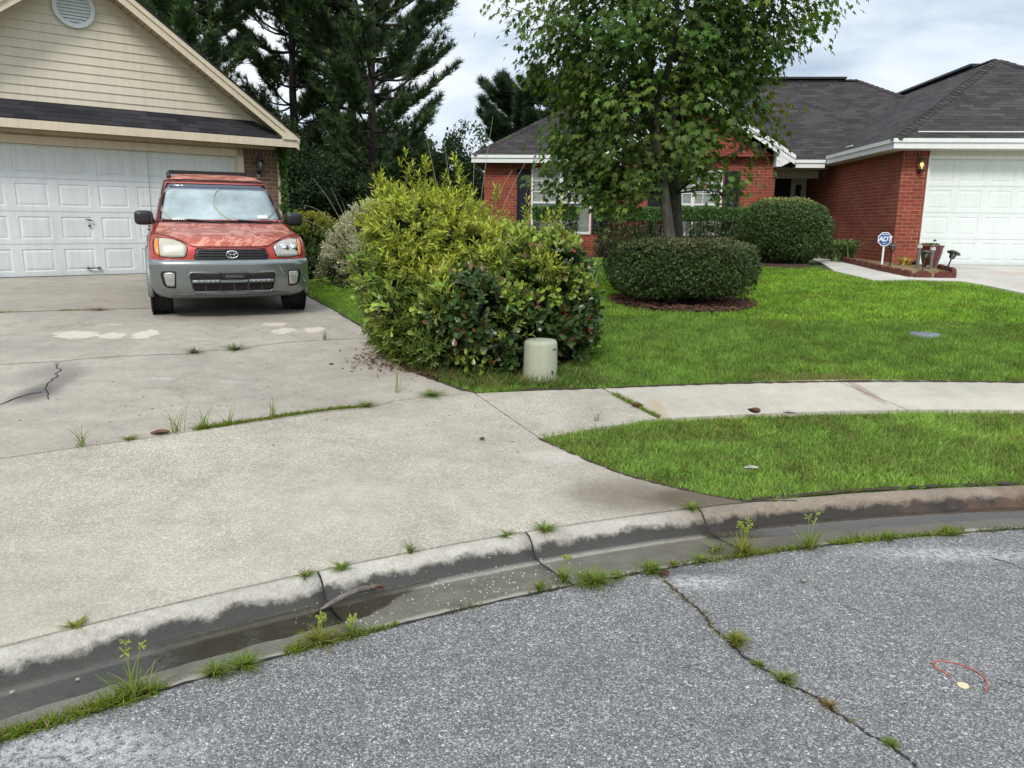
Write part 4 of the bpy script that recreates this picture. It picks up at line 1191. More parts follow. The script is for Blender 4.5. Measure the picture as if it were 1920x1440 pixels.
# ------------------------------------------------------------------ the car
CX, CY, CTH = -3.10, 8.60, rad(24.5)
zf_ = g1(CX - .8 * math.sin(CTH), CY + .8 * math.cos(CTH)); zr_ = g1(CX - 3.3 * math.sin(CTH), CY + 3.3 * math.cos(CTH))
car = empty('parked_car', (CX, CY, zf_ - (zr_ - zf_) / 2.5 * .8), 0, 'small red suv with grey bumper and peeling bonnet, parked on the driveway', 'car')
car.rotation_euler = Matrix.Rotation(CTH, 3, 'Z').to_4x4().to_euler()
car.rotation_euler = (Matrix.Rotation(CTH, 3, 'Z') @ Matrix.Rotation(math.atan((zr_ - zf_) / 2.5), 3, 'X')).to_euler()

# z, half width, y front, y rear, bow of the front, corner depth
SL = [(.27, .76, .16, 3.98, .10, .10), (.34, .82, .08, 4.05, .11, .12), (.45, .848, .05, 4.10, .12, .13), (.56, .856, .045, 4.12, .12, .14), (.66, .860, .06, 4.10, .12, .15),
      (.74, .860, .075, 4.06, .13, .17), (.82, .856, .105, 4.05, .14, .19), (.885, .846, .15, 4.04, .17, .22), (.925, .835, .215, 4.03, .21, .25), (.955, .822, .32, 4.02, .27, .25),
      (.985, .806, .47, 4.01, .30, .22), (1.015, .792, .65, 4.00, .27, .16), (1.045, .780, .83, 3.99, .20, .10), (1.075, .768, 1.00, 3.98, .14, .06),
      (1.12, .752, 1.05, 3.97, .14, .06), (1.22, .728, 1.19, 3.95, .14, .06), (1.34, .697, 1.35, 3.92, .13, .06), (1.46, .660, 1.52, 3.88, .12, .06), (1.545, .628, 1.65, 3.84, .11, .06),
      (1.585, .606, 1.75, 3.81, .10, .05), (1.622, .565, 1.90, 3.76, .10, .05), (1.648, .50, 2.08, 3.68, .08, .05), (1.662, .36, 2.35, 3.5, .05, .05)]
SLA = np.array(SL)
def sl(z): return [float(np.interp(z, SLA[:, 0], SLA[:, k])) for k in range(1, 6)]
def yfront(x, z):
    hw, yf, yr, bow, cd = sl(z)
    xi = min(1.0, abs(x) / hw); c_ = max(0, (xi - .80) / .20)
    return yf + bow * xi ** 2.4 + cd * (1 - math.sqrt(max(0, 1 - c_ * c_)))
XI = [-1, -.992, -.975, -.95, -.91, -.86, -.8, -.7, -.58, -.45, -.3, -.15, 0, .15, .3, .45, .58, .7, .8, .86, .91, .95, .975, .992, 1]
SY = [.06, .14, .22, .30, .38, .46, .54, .62, .70, .78, .86, .93, .97, 1.0]
def ring_at(row):
    z, hw, yf, yr, bow, cd = row
    pts = [(xi * hw, yfront(xi * hw, z), z) for xi in XI]
    yc = pts[-1][1]
    pts += [(hw * (1 - .03 * (s_ > .9)), yc + (yr - yc) * s_, z) for s_ in SY]
    pts += [(-q[0], q[1], z) for q in reversed(pts[len(XI):])]
    # close: rear edge runs between the two side ends
    return pts
rings = [ring_at(r_) for r_ in SL]
nr = len(rings[0]); nf = len(XI)
g = MB()
g.v = [p for r_ in rings for p in r_]
# column j -> faces between j and j+1
def car_mat(i, j):
    z = SL[i][0]; z2 = SL[i + 1][0] if i + 1 < len(SL) else 2
    side = j >= nf - 1
    if z >= 1.11 and z2 <= 1.56:
        if side:
            k_ = j - (nf - 1)
            kk = k_ if k_ < len(SY) else (nr - 1 - j + 0)
            if k_ == len(SY): return 1       # rear window
            kk = k_ if k_ < len(SY) else 2 * len(SY) - k_
            if 1 <= kk <= 11 and kk not in (4, 8): return 1
            return 0
        if .0 < j < nf - 1 and abs(XI[j]) <= .96 and abs(XI[j + 1]) <= .96: return -1
    if z < .56 and side: return 2
    return 0
for i in range(len(rings) - 1):
    for j in range(nr):
        j2 = (j + 1) % nr
        m_ = car_mat(i, j)
        if m_ == -1: continue
        g.f.append([i * nr + j, i * nr + j2, (i + 1) * nr + j2, (i + 1) * nr + j]); g.m.append(m_)
# cap by mirrored columns: front part against rear
tp = (len(rings) - 1) * nr
g.f.append([tp + j for j in range(nr)]); g.m.append(0)
g.f.append([j for j in reversed(range(nr))]); g.m.append(2)
body = g.build('body', [M['red'], M['tint'], M['silver']], car, smooth=True)
# wheel arches: cut from the body
def cut(o, cy_, r_):
    me_ = bpy.data.meshes.new('c'); b_ = MB()
    b_.lathe([(r_, -1.2), (r_, 1.2)], (0, cy_, .345), 32, M=Matrix.Rotation(rad(90), 3, 'Y')); co_ = b_.build('cutter', None)
    md = o.modifiers.new('b', 'BOOLEAN'); md.operation = 'DIFFERENCE'; md.object = co_; md.solver = 'FAST'
    return co_, md
# (arches are modelled as dark liner discs with a silver flare: the opening itself is dark)

def front_patch(name, poly, off, mats, parent, step=.03, thick=.02, back=None, smooth=True, yf=None):
    """skin patch over the front of the car; poly in (x, z)"""
    yf = yf or yfront
    bd = resample(poly, step)
    xs = [p[0] for p in bd]; zs = [p[1] for p in bd]
    gx, gz_ = np.meshgrid(np.arange(min(xs), max(xs), step), np.arange(min(zs), max(zs), step))
    pts = np.c_[gx.ravel(), gz_.ravel()]; pts = pts[inside(pts, bd)]
    B = np.array(bd)
    if len(pts): pts = pts[np.hypot(pts[:, None, 0] - B[None, :, 0], pts[:, None, 1] - B[None, :, 1]).min(1) > step * .4]
    r_ = delaunay_2d_cdt([Vector(p) for p in bd] + [Vector(p) for p in pts], [], [list(range(len(bd)))], 1, 1e-6)
    b_ = MB()
    P_ = [(v.x, yf(v.x, v.y) - off, v.y) for v in r_[0]]
    b_.add(P_, [tuple(f) for f in r_[2]])
    nb = len(bd)
    ed = [(p[0], yf(p[0], p[1]) - off, p[1]) for p in bd] + [(p[0], yf(p[0], p[1]) - off + thick, p[1]) for p in bd]
    b_.add(ed, [(i, (i + 1) % nb, nb + (i + 1) % nb, nb + i) for i in range(nb)])
    o = b_.build(name, mats, parent, fix=False)
    bm = bmesh.new(); bm.from_mesh(o.data)
    bmesh.ops.remove_doubles(bm, verts=bm.verts, dist=1e-5)
    bmesh.ops.recalc_face_normals(bm, faces=bm.faces)
    for f in bm.faces:
        f.smooth = abs(f.normal.y) > .25 or abs(f.normal.z) > .8
    bm.to_mesh(o.data); bm.free()
    return o
def rrect(x0, x1, z0, z1, r=.02, k=4):
    pts = []
    for cx_, cz_, a0 in ((x1 - r, z1 - r, 0), (x0 + r, z1 - r, 90), (x0 + r, z0 + r, 180), (x1 - r, z0 + r, 270)):
        for q in range(k + 1):
            a_ = rad(a0 + 90 * q / k); pts.append((cx_ + r * math.cos(a_), cz_ + r * math.sin(a_)))
    return pts
def round_poly(poly, r=.02, k=4):
    out = []; n_ = len(poly)
    for i in range(n_):
        p, a_, b_ = Vector(poly[i]), Vector(poly[i - 1]), Vector(poly[(i + 1) % n_])
        da, db = (a_ - p), (b_ - p); rr = min(r, da.length * .45, db.length * .45)
        s_, e_ = p + da.normalized() * rr, p + db.normalized() * rr
        for q in range(k + 1):
            t__ = q / k; v = s_ * (1 - t__) ** 2 + p * 2 * t__ * (1 - t__) + e_ * t__ ** 2; out.append((v.x, v.y))
    return out
def mirror(poly): return [(-x, z) for x, z in reversed(poly)]

# bonnet: its own skin, lifted off the body
hd = MB(); rows = [z for z in np.linspace(.862, 1.072, 16)]
cols_ = np.linspace(-.90, .90, 33)
def hoodpt(xi, z, off=.010):
    hw = sl(z)[0]; lim = np.interp(z, [.862, .90, .94, 1.072], [.46, .70, .90, .93]) / .90
    # front edge follows grille and headlamps
    x = xi * hw * lim
    return Vector((x, yfront(x, z) - off * .6, z + off))
grid = [[hoodpt(c_, z) for c_ in cols_] for z in rows]
def front_cut(x):   # height of the bonnet's leading edge
    ax = abs(x)
    return float(np.interp(ax, [0, .36, .42, .48, .60, .72, .80], [.800, .800, .812, .850, .905, .940, .950]))
def hood_y_z(x, s_):
    z0 = front_cut(x); z = z0 + (1.074 - z0) * s_
    return Vector((x, yfront(x, z) - .006, z + .008))
hv = []
nx_, ns_ = 41, 18
for k_ in range(ns_ + 1):
    s_ = (k_ / ns_)
    for i in range(nx_):
        w_ = np.interp(s_, [0, .5, 1], [.775, .755, .715])
        hv.append(hood_y_z(-w_ + 2 * w_ * i / (nx_ - 1), s_))
hd.add(hv, [(k_ * nx_ + i, k_ * nx_ + i + 1, (k_ + 1) * nx_ + i + 1, (k_ + 1) * nx_ + i) for k_ in range(ns_) for i in range(nx_ - 1)])
hood = hd.build('bonnet', M['hoodred'], car, smooth=True)
ring_ = [hv[i] for i in range(nx_)] + [hv[k_ * nx_ + nx_ - 1] for k_ in range(1, ns_)] + [hv[ns_ * nx_ + i] for i in reversed(range(nx_))] + [hv[k_ * nx_] for k_ in reversed(range(0, ns_))]
g = MB(); g.tube([v + Vector((0, .002, -.004)) for v in ring_], .0055, 5); g.build('shut_line', M['black_plastic'], hood)
for sx in (-1, 1):
    g = MB(); g.lathe([(.012, 0), (.008, .012)], (sx * .27 + .02, yfront(.27, 1.045), 1.052), 10); g.build('washer_nozzle', M['black_plastic'], hood)
# roof skin in faded paint
g = MB()
zz_ = [1.588, 1.60, 1.622, 1.637, 1.648, 1.658, 1.664]
for z in zz_:
    hw = sl(min(z, 1.662))[0]
    for i in range(25):
        x = -hw * .96 + 2 * hw * .96 * i / 24
        g.v.append((x, yfront(x, min(z, 1.662)) - .006, z + .007))
hwb = .36
for y_ in (3.0, 3.5):
    for i in range(25): g.v.append((-.36 * .96 * 1.25 + 2 * .36 * .96 * 1.25 * i / 24, y_, 1.672))
nrow = len(zz_) + 2
g.f = [[k_ * 25 + i, k_ * 25 + i + 1, (k_ + 1) * 25 + i + 1, (k_ + 1) * 25 + i] for k_ in range(nrow - 1) for i in range(24)]; g.m = [0] * len(g.f)
g.build('roof', M['hoodred'], car, smooth=True)
# bumper
BS = [(.225, .70, .20, .10, .12), (.245, .78, .12, .11, .13), (.30, .828, .055, .12, .14), (.38, .858, .015, .125, .15), (.48, .868, -.005, .13, .155), (.565, .871, -.01, .13, .155), (.605, .869, -.02, .13, .155), (.640, .866, -.015, .13, .155), (.662, .858, .01, .13, .155), (.668, .835, .05, .13, .15)]
BSA = np.array(BS)
def ybump(x, z):
    hw, yf, bow, cd = [float(np.interp(z, BSA[:, 0], BSA[:, k])) for k in range(1, 5)]
    xi = min(1.0, abs(x) / hw); c_ = max(0, (xi - .80) / .20)
    y = yf + bow * xi ** 2.4 + cd * (1 - math.sqrt(max(0, 1 - c_ * c_)))
    return y
g = MB()
for (z, hw, yf, bow, cd) in BS:
    row = [(xi * hw, ybump(xi * hw, z), z) for xi in XI]
    ye = .46 if z > .40 else .46 - (.40 - z) * 1.0
    row = [(-hw, ye, z), (-hw, (ye + row[0][1]) / 2, z)] + row + [(hw, (ye + row[-1][1]) / 2, z), (hw, ye, z)]
    g.v += row
nb_ = len(XI) + 4
for i in range(len(BS) - 1):
    for j in range(nb_ - 1): g.f.append([i * nb_ + j, i * nb_ + j + 1, (i + 1) * nb_ + j + 1, (i + 1) * nb_ + j]); g.m.append(0)
bumper = g.build('bumper', M['silver'], car, smooth=True)
front_patch('valance', round_poly([(-.66, .236), (.66, .236), (.60, .285), (.40, .305), (-.40, .305), (-.60, .285)], .02), .006, M['silver_dk'], bumper, yf=ybump)
# lower intake
front_patch('intake', round_poly([(-.455, .50), (-.43, .345), (-.40, .325), (.40, .325), (.43, .345), (.455, .50), (.44, .52), (-.44, .52)], .02), .003, M['dark'], bumper, yf=ybump)
g = MB()
lp = round_poly([(-.47, .50), (-.44, .335), (-.41, .312), (.41, .312), (.44, .335), (.47, .50), (.452, .533), (-.452, .533)], .02)
g.tube([(x, ybump(x, z) - .006, z) for x, z in lp + lp[:1]], .011, 8)
g.build('intake_surround', M['silver'], bumper, smooth=True)
g = MB()
P_ = [(x, ybump(x, .43) - .014, .435) for x in np.linspace(-.44, .44, 23)]
g.tube(P_, .021, 8); 
for sx in (-1, 1):
    for k_ in range(4):
        x = sx * (.215 + .055 * k_); g.lathe([(.017, 0), (.017, .02)], (x, ybump(x, .43) - .030, .435), 8, M=Matrix.Rotation(rad(90), 3, 'X'))
g.build('cross_bar', M['silver'], bumper, smooth=True)
g = MB()
for x in (-.30, -.145, 0, .145, .30): g.box((x, ybump(x, .4) - .007, .42), (.006, .008, .19)); g.cut()
g.build('intake_rib', M['grey_metal'], bumper)
g = MB()
for x in (-.15, .15): g.box((x, ybump(x, .5) - .030, .43), (.012, .02, .20))
g.box((0, ybump(0, .5) - .032, .488), (.26, .012, .05)); g.box((0, ybump(0, .5) - .04, .468), (.22, .01, .006))
for x in (-.12, .12): g.box((x, ybump(0, .5) - .042, .50), (.03, .012, .03))
g.build('plate_bracket', M['black_plastic'], bumper, bevel=.002)
g = MB(); g.box((0, ybump(0, .5) - .041, .49), (.19, .004, .028)); g.build('bracket_plate', M['grey_metal'], bumper)
# fog lamps
for sx in (-1, 1):
    pl_ = round_poly([(sx * .595, .545), (sx * .745, .545), (sx * .755, .50), (sx * .735, .40), (sx * .70, .365), (sx * .605, .355)], .025)
    if sx > 0: pl_ = list(reversed(pl_))
    fo = front_patch('fog_lamp', pl_, .004, M['dark'], bumper, yf=ybump, step=.025)
    pi_ = round_poly([(sx * .610, .530), (sx * .715, .530), (sx * .722, .50), (sx * .705, .41), (sx * .69, .385), (sx * .618, .378)], .02)
    front_patch('lens', pi_, .010, M['lens'], fo, yf=ybump, step=.02, thick=.006)
    g = MB()
    for k_ in range(7):
        z = .40 + k_ * .017; g.tube([(sx * .63, ybump(.63, z) - .011, z), (sx * .70, ybump(.70, z) - .011, z)], .0022, 4)
    g.build('reflector', M['chrome'], fo)
# crease in the damaged corner of the bumper
g = MB(); g.tube([(.785, ybump(.785, .44) - .003, .455), (.80, ybump(.80, .42) - .005, .405), (.83, ybump(.83, .43) - .004, .425), (.85, ybump(.85, .44) - .003, .41)], [.002, .006, .005, .002], 5); g.cut()
g.tube([(.50, ybump(.50, .6) - .002, .60), (.53, ybump(.53, .55) - .003, .55), (.55, ybump(.55, .5) - .002, .50)], [.001, .004, .001], 5)
g.build('dent', M['chrome'], bumper)
# upper grille
gp = round_poly([(-.365, .782), (.365, .782), (.395, .70), (.39, .665), (.36, .648), (-.36, .648), (-.39, .665), (-.395, .70)], .02)
gr = front_patch('grille', gp, .006, M['black_plastic'], car, step=.03)
g = MB()
for z in (.678, .708, .738, .764):
    hx = np.interp(z, [.65, .70, .78], [.37, .385, .36]) - .012
    g.tube([(x, yfront(x, z) - .014, z + .003 * math.sin(x * 60)) for x in np.linspace(-hx, hx, 41)], .0065, 6)
g.build('grille_bar', M['black_plastic'], gr, smooth=True)
g = MB(); gp2 = round_poly([(-.375, .792), (.375, .792), (.408, .70), (.402, .66), (.37, .636), (-.37, .636), (-.402, .66), (-.408, .70)], .02)
g.tube([(x, yfront(x, z) - .004, z) for x, z in gp2 + gp2[:1]], .008, 8); g.build('grille_surround', M['red'], gr, smooth=True)
# three-ellipse badge
g = MB()
def ell(cx_, cz_, a_, b_, r_=.0042):
    y0 = yfront(0, .72) - .026
    g.tube([(cx_ + a_ * math.cos(t__), y0, cz_ + b_ * math.sin(t__)) for t__ in np.linspace(0, 2 * math.pi, 33)], r_, 6)
ell(0, .722, .062, .040, .0055); ell(0, .722, .022, .037); ell(0, .739, .046, .018)
g.build('badge', M['chrome'], gr, smooth=True)
# headlamps
HLp = [(.452, .795), (.475, .715), (.495, .685), (.64, .680), (.745, .695), (.800, .725), (.812, .79), (.805, .865), (.785, .898), (.70, .900), (.60, .885), (.52, .855), (.47, .82)]
for sx in (-1, 1):
    po = round_poly([(sx * x, z) for x, z in HLp], .012, 2)
    if sx < 0: po = list(reversed(po))
    h_ = front_patch('headlight', po, .004, M['black_plastic'], car, step=.03)
    cx_, cz_ = .64, .79
    inn = [((cx_ + (x - cx_) * .955), cz_ + (z - cz_) * .925) for x, z in HLp]
    inn_lamp = [p for p in inn if p[0] < .765]
    inn_lamp = [(min(x, .745), z) for x, z in inn]
    # lens without the amber corner
    inn2 = [q for i, q in enumerate(inn_lamp) if i == 0 or (abs(q[0] - inn_lamp[i - 1][0]) + abs(q[1] - inn_lamp[i - 1][1])) > .004]
    po = [(sx * x, z) for x, z in inn2]
    if sx < 0: po = list(reversed(po))
    front_patch('lens', po, .012, M['lens_fog'] if sx < 0 else M['lens'], h_, step=.03, thick=.01)
    am = [(.750, .702), (.785, .722), (.797, .79), (.79, .855), (.775, .885), (.750, .886)]
    po = round_poly([(sx * x, z) for x, z in am], .006, 2)
    if sx < 0: po = list(reversed(po))
    front_patch('indicator', po, .013, M['amber'], h_, step=.02, thick=.01)
    if sx > 0:
        g = MB()
        for (x, z, r_) in ((.585, .785, .052), (.69, .785, .05)):
            g.lathe([(r_, 0), (r_ * .92, .004), (r_ * .5, -.004), (r_ * .42, .006), (0.001, .010)], (x, yfront(x, z) - .013, z), 20, M=Matrix.Rotation(rad(90), 3, 'X') , cap=False)
        g.build('reflector', M['chrome'], h_, smooth=True)
# windscreen
def wsy(x, z): return yfront(x, z)
WS = [(-.724, 1.095), (-.60, 1.088), (.60, 1.088), (.724, 1.095), (.60, 1.555), (.45, 1.562), (-.45, 1.562), (-.60, 1.555)]
fr = [(-.742, 1.082), (-.60, 1.076), (.60, 1.076), (.742, 1.082), (.617, 1.568), (.45, 1.576), (-.45, 1.576), (-.617, 1.568)]
g = MB()
for i in range(len(fr)):
    a_, b_ = resample([fr[i], fr[(i + 1) % len(fr)]], .05, closed=False), None
    g.tube([(x, wsy(x, z) - .002, z) for x, z in a_], .013, 6)
g.build('windscreen_seal', M['black_plastic'], car, smooth=True)
ws_ = front_patch('windscreen', WS, .003, M['glass'], car, step=.06, thick=.001)
band = [(-.62, 1.49), (.62, 1.49), (.60, 1.553), (-.60, 1.553)]
t_ = NT('sun_band'); tr = t_.n('BsdfTransparent'); tr.inputs[0].default_value = (.34, .36, .46, 1); gl = t_.n('BsdfGlossy'); gl.inputs['Roughness'].default_value = .05
ms = t_.n('MixShader'); ms.inputs[0].default_value = .12; t_.l(tr.outputs[0], ms.inputs[1]); t_.l(gl.outputs[0], ms.inputs[2]); t_.l(ms.outputs[0], t_.out.inputs['Surface'])
front_patch('sun_band', band, -.003, t_.m, ws_, step=.06, thick=.0005)
front_patch('sticker', rrect(.42, .55, 1.13, 1.175, .006, 2), .0055, M['paint_white'], ws_, step=.04, thick=.0005)
# wipers
g = MB()
for (xa, za, xb, zb) in ((-.70, 1.112, .02, 1.083), (-.10, 1.108, .58, 1.083)):
    P_ = [(xa + (xb - xa) * k_ / 10, 0, za + (zb - za) * k_ / 10 + .010 * math.sin(math.pi * k_ / 10)) for k_ in range(11)]
    g.tube([(x, yfront(x, z) - .022, z) for x, _, z in P_], .0075, 6)
    P2 = P_[4:]
    g.tube([(x, yfront(x, z) - .04, z + .014 * (1 - i / 6)) for i, (x, _, z) in enumerate(P2)], .008, 6); g.cut()
g.build('wiper', M['black_plastic'], car)
g = MB(); g.tube([(x, yfront(x, 1.078) - .012, 1.077) for x in np.linspace(-.72, .72, 25)], .014, 6); g.build('cowl', M['black_plastic'], car)
# cabin interior (dark) so the glass has something behind it
g = MB(); g.bb(-.62, .62, 1.75, 3.6, .6, 1.45); g.bb(-.70, .70, 1.2, 1.7, .7, 1.04); g.build('cabin', M['dark'], car)
# mirrors
for sx in (-1, 1):
    g = MB(); bm = bmesh.new(); bmesh.ops.create_uvsphere(bm, u_segments=20, v_segments=14, radius=1)
    for v in bm.verts:
        c_ = v.co; k_ = (abs(c_.x) ** 4 + abs(c_.y) ** 4 + abs(c_.z) ** 4) ** .25; c_ /= k_
        v.co = (sx * .885 + c_.x * .105, 1.26 + c_.y * .065, 1.13 + c_.z * .085)
    me = bpy.data.meshes.new('wing_mirror'); bm.to_mesh(me); bm.free(); o = link_mesh('wing_mirror', me, M['black_plastic'], car, True)
    g = MB(); g.box((sx * .81, 1.28, 1.085), (.10, .07, .05)); g.build('mirror_arm', M['black_plastic'], o, bevel=.008)
    g = MB(); g.box((sx * .885, 1.329, 1.13), (.17, .006, .12)); g.build('mirror_glass', M['chrome'], o)
# roof rack
for sx in (-1, 1):
    g = MB(); g.tube([(sx * .555, 1.93, 1.615), (sx * .565, 2.02, 1.665), (sx * .555, 2.15, 1.685), (sx * .54, 3.4, 1.685), (sx * .54, 3.62, 1.67), (sx * .53, 3.7, 1.63)], [.028, .024, .02, .02, .024, .028], 8)
    g.build('roof_rail', M['black_plastic'], car, smooth=True)
g = MB()
for y_ in (2.12, 3.2): g.box((0, y_, 1.697), (1.10, .05, .024)); g.cut()
g.build('cross_rail', M['black_plastic'], car, bevel=.006)
g = MB(); g.tube([(-.80, .98, 1.04), (-.795, 1.06, 1.30), (-.79, 1.16, 1.86)], [.004, .003, .002], 5); g.build('aerial', M['black_metal'], car)
# door seams, handle and trim on the passenger side (and the other)
for sx in (-1, 1):
    g = MB()
    for y_ in (1.05, 2.05, 3.0):
        g.tube([(sx * (sl(z)[0] + .001), y_ + .02 * (z - .6), z) for z in np.linspace(.42, 1.08, 9)], .004, 4)
    g.build('door_seam', M['black_plastic'], car)
    g = MB()
    for y_ in (1.85, 2.85): g.box((sx * .845, y_, .93), (.03, .13, .03)); g.cut()
    g.build('door_handle', M['black_plastic'], car, bevel=.006)
    g = MB(); g.box((sx * .858, 2.05, .36), (.04, 1.75, .22)); g.build('side_cladding', M['silver'], car, bevel=.015)
    for cy_ in (.80, 3.29):
        g = MB()
        arc = [(sx * .862, cy_ + .405 * math.cos(a_), .345 + .405 * math.sin(a_)) for a_ in np.linspace(rad(-15), rad(195), 22)]
        g.tube(arc, .036, 8); g.build('arch_flare', M['silver'], car, smooth=True)
        g = MB(); g.lathe([(.39, 0), (.39, .012)], (sx * .857 - (.012 if sx < 0 else 0), cy_, .345), 32, M=Matrix.Rotation(rad(90), 3, 'Y')); g.build('arch_liner', M['dark'], car)
# floor and underbody
g = MB(); g.bb(-.62, .62, .45, 3.9, .20, .34); g.bb(-.5, .5, .3, .6, .22, .30); g.tube([(-.7, .80, .30), (.7, .80, .30)], .03); g.build('underbody', M['dark'], car)
# wheels
def wheel(x, y):
    s_ = 1 if x > 0 else -1
    Mw = Matrix.Rotation(rad(90), 3, 'Y')
    w_ = empty('wheel', (0, 0, 0)); w_.parent = car
    g = MB(); c_ = (x, y, .335)
    g.lathe([(.225, -.105), (.30, -.118), (.325, -.112), (.335, -.09), (.338, -.05), (.333, -.045), (.333, -.035), (.339, -.03), (.340, 0), (.339, .03), (.333, .035), (.333, .045), (.338, .05), (.335, .09), (.325, .112), (.30, .118), (.225, .105)], c_, 48, M=Mw, cap=False)
    for k_ in range(60):
        a_ = k_ * 2 * math.pi / 60
        for q, oy in ((-.075, 0), (.075, .5), (0, .25)):
            aa = a_ + oy * .1
            R_ = Matrix.Rotation(aa, 3, 'X')
            g.box(Vector(c_) + Vector((q, math.sin(aa) * -.340, math.cos(aa) * .340)), (.035, .016, .010), M=R_)
    t__ = g.build('tyre', M['rubber'], w_, smooth=False)
    g = MB(); g.lathe([(.228, -.10), (.21, -.06), (.21, .09), (.228, .105)], c_, 32, M=Mw, cap=False); g.lathe([(.20, .02), (.20, .03)], c_, 32, M=Mw)
    for k_ in range(5):
        a_ = k_ * 2 * math.pi / 5
        g.box(Vector(c_) + Vector((s_ * .085, math.sin(a_) * .12, math.cos(a_) * .12)), (.03, .06, .19), M=Matrix.Rotation(-a_, 3, 'X'))
    g.lathe([(.05, -.1), (.05, .1)], c_, 16, M=Mw)
    g.build('rim', M['silver'], w_)
for x in (-.745, .745):
    for y_ in (.80, 3.29): wheel(x, y_)
# sunshade behind the glass: two round fabric screens with a pale rim
ss = empty('sunshade', (0, 0, 0), 0, 'pale folding sunshade of two round panels behind the windscreen of the red suv', 'sunshade')
ss.matrix_world = car.matrix_world.copy() if False else ss.matrix_world
ss.location = car.location; ss.rotation_euler = car.rotation_euler
front_patch('shade_panel', [(-.70, 1.10), (.70, 1.10), (.585, 1.535), (-.585, 1.535)], -.04, M['shade'], ss, step=.06, thick=.003)
g = MB()
def rim(cx_, cz_, a_, b_, a0, a1_):
    P_ = [(cx_ + a_ * math.cos(t__), cz_ + b_ * math.sin(t__)) for t__ in np.linspace(rad(a0), rad(a1_), 20)]
    P_ = [(x, z) for x, z in P_ if 1.10 < z < 1.53 and abs(x) < .69]
    for i in range(len(P_) - 1):
        (x0, z0), (x1, z1) = P_[i], P_[i + 1]
        g.tube([(x0, yfront(x0, z0) + .028, z0), (x1, yfront(x1, z1) + .028, z1)], .012, 5)
rim(-.30, 1.30, .40, .24, 110, 250); g.cut(); rim(.30, 1.33, .38, .24, 120, 255); g.cut(); rim(.30, 1.33, .38, .24, -60, 50)
g.build('shade_rim', M['shade_rim'], ss)

# the cabin sits a little lower than drawn above, and the whole body is a touch narrower
def under(o, roots):
    while o is not None:
        if o in roots: return True
        o = o.parent
    return False
for o in list(bpy.data.objects):
    if o.type == 'MESH' and under(o, (car, ss)) and not (o.parent and o.parent.name.startswith('wheel')):
        co = np.empty(len(o.data.vertices) * 3, dtype=np.float32); o.data.vertices.foreach_get('co', co); co = co.reshape(-1, 3)
        t_ = np.clip((co[:, 2] - .86) / .20, 0, 1); t_ = t_ * t_ * (3 - 2 * t_)
        co[:, 2] -= .055 * t_; co[:, 0] *= .982
        o.data.vertices.foreach_set('co', co.ravel()); o.data.update()

# ------------------------------------------------------------------ vegetation
MAPLE = ([(0, 0, 0), (.16, .14, .0), (.46, .14, -.05), (.32, .34, .02), (.56, .62, -.10), (.20, .56, .03), (0, 1.0, -.12), (-.20, .56, .03), (-.56, .62, -.10), (-.32, .34, .02), (-.46, .14, -.05), (-.16, .14, 0), (0, .36, .04)],
         [(12, i, (i + 1) % 12) for i in range(12)])
OBOV = ([(0, 0, 0), (.17, .35, .03), (.30, .68, .02), (.18, .95, -.03), (-.18, .95, -.03), (-.30, .68, .02), (-.17, .35, .03), (0, .55, -.04)], [(7, i, (i + 1) % 7) for i in range(7)])
LANCE = ([(0, 0, 0), (.14, .5, .05), (0, 1, -.06), (-.14, .5, .05), (0, .45, 0)], [(0, 1, 4), (1, 2, 4), (2, 3, 4), (3, 0, 4)])
SMALL = ([(0, 0, 0), (.30, .45, .05), (0, 1, 0), (-.30, .45, .05)], [(0, 1, 2), (0, 2, 3)])
BLADE1 = ([(-.5, 0, 0), (.5, 0, 0), (0, 1, 0)], [(0, 1, 2)])
BLADE2 = ([(-.5, 0, 0), (.5, 0, 0), (.38, .55, .10), (-.38, .55, .10), (0, 1, .34)], [(0, 1, 2), (0, 2, 3), (3, 2, 4)])
NEEDLE = ([(-.5, 0, 0), (.5, 0, 0), (0, 1, 0)], [(0, 1, 2)])

def rot_perp(D, rng):
    """random unit vectors perpendicular to D"""
    R_ = rng.randn(*D.shape); R_ -= D * (R_ * D).sum(1, keepdims=True); return norm(R_)

def lobe_points(lobes, n, rng, keep=.86, power=.35, zmin=None, inner=1.0):
    """points near the skin of a union of ellipsoids, with outward normals"""
    L = np.array(lobes, float); area = (L[:, 3] * L[:, 4] + L[:, 3] * L[:, 5] + L[:, 4] * L[:, 5])
    P = []; Nn = []
    got = 0
    while got < n:
        m = n * 2
        k = rng.choice(len(L), m, p=area / area.sum())
        d = norm(rng.randn(m, 3)); r_ = 1 - rng.rand(m) ** (1 / power) * .0 - (rng.rand(m) ** 2) * (1 - keep) * inner
        p = L[k, :3] + d * L[k, 3:] * r_[:, None]
        nn = norm(d / L[k, 3:])
        ok = np.ones(m, bool)
        for j in range(len(L)):
            q = (((p - L[j, :3]) / L[j, 3:]) ** 2).sum(1)
            ok &= (q > keep ** 2) | (k == j)
        if zmin is not None: ok &= p[:, 2] > zmin
        P.append(p[ok]); Nn.append(nn[ok]); got += ok.sum()
    return np.concatenate(P)[:n], np.concatenate(Nn)[:n]

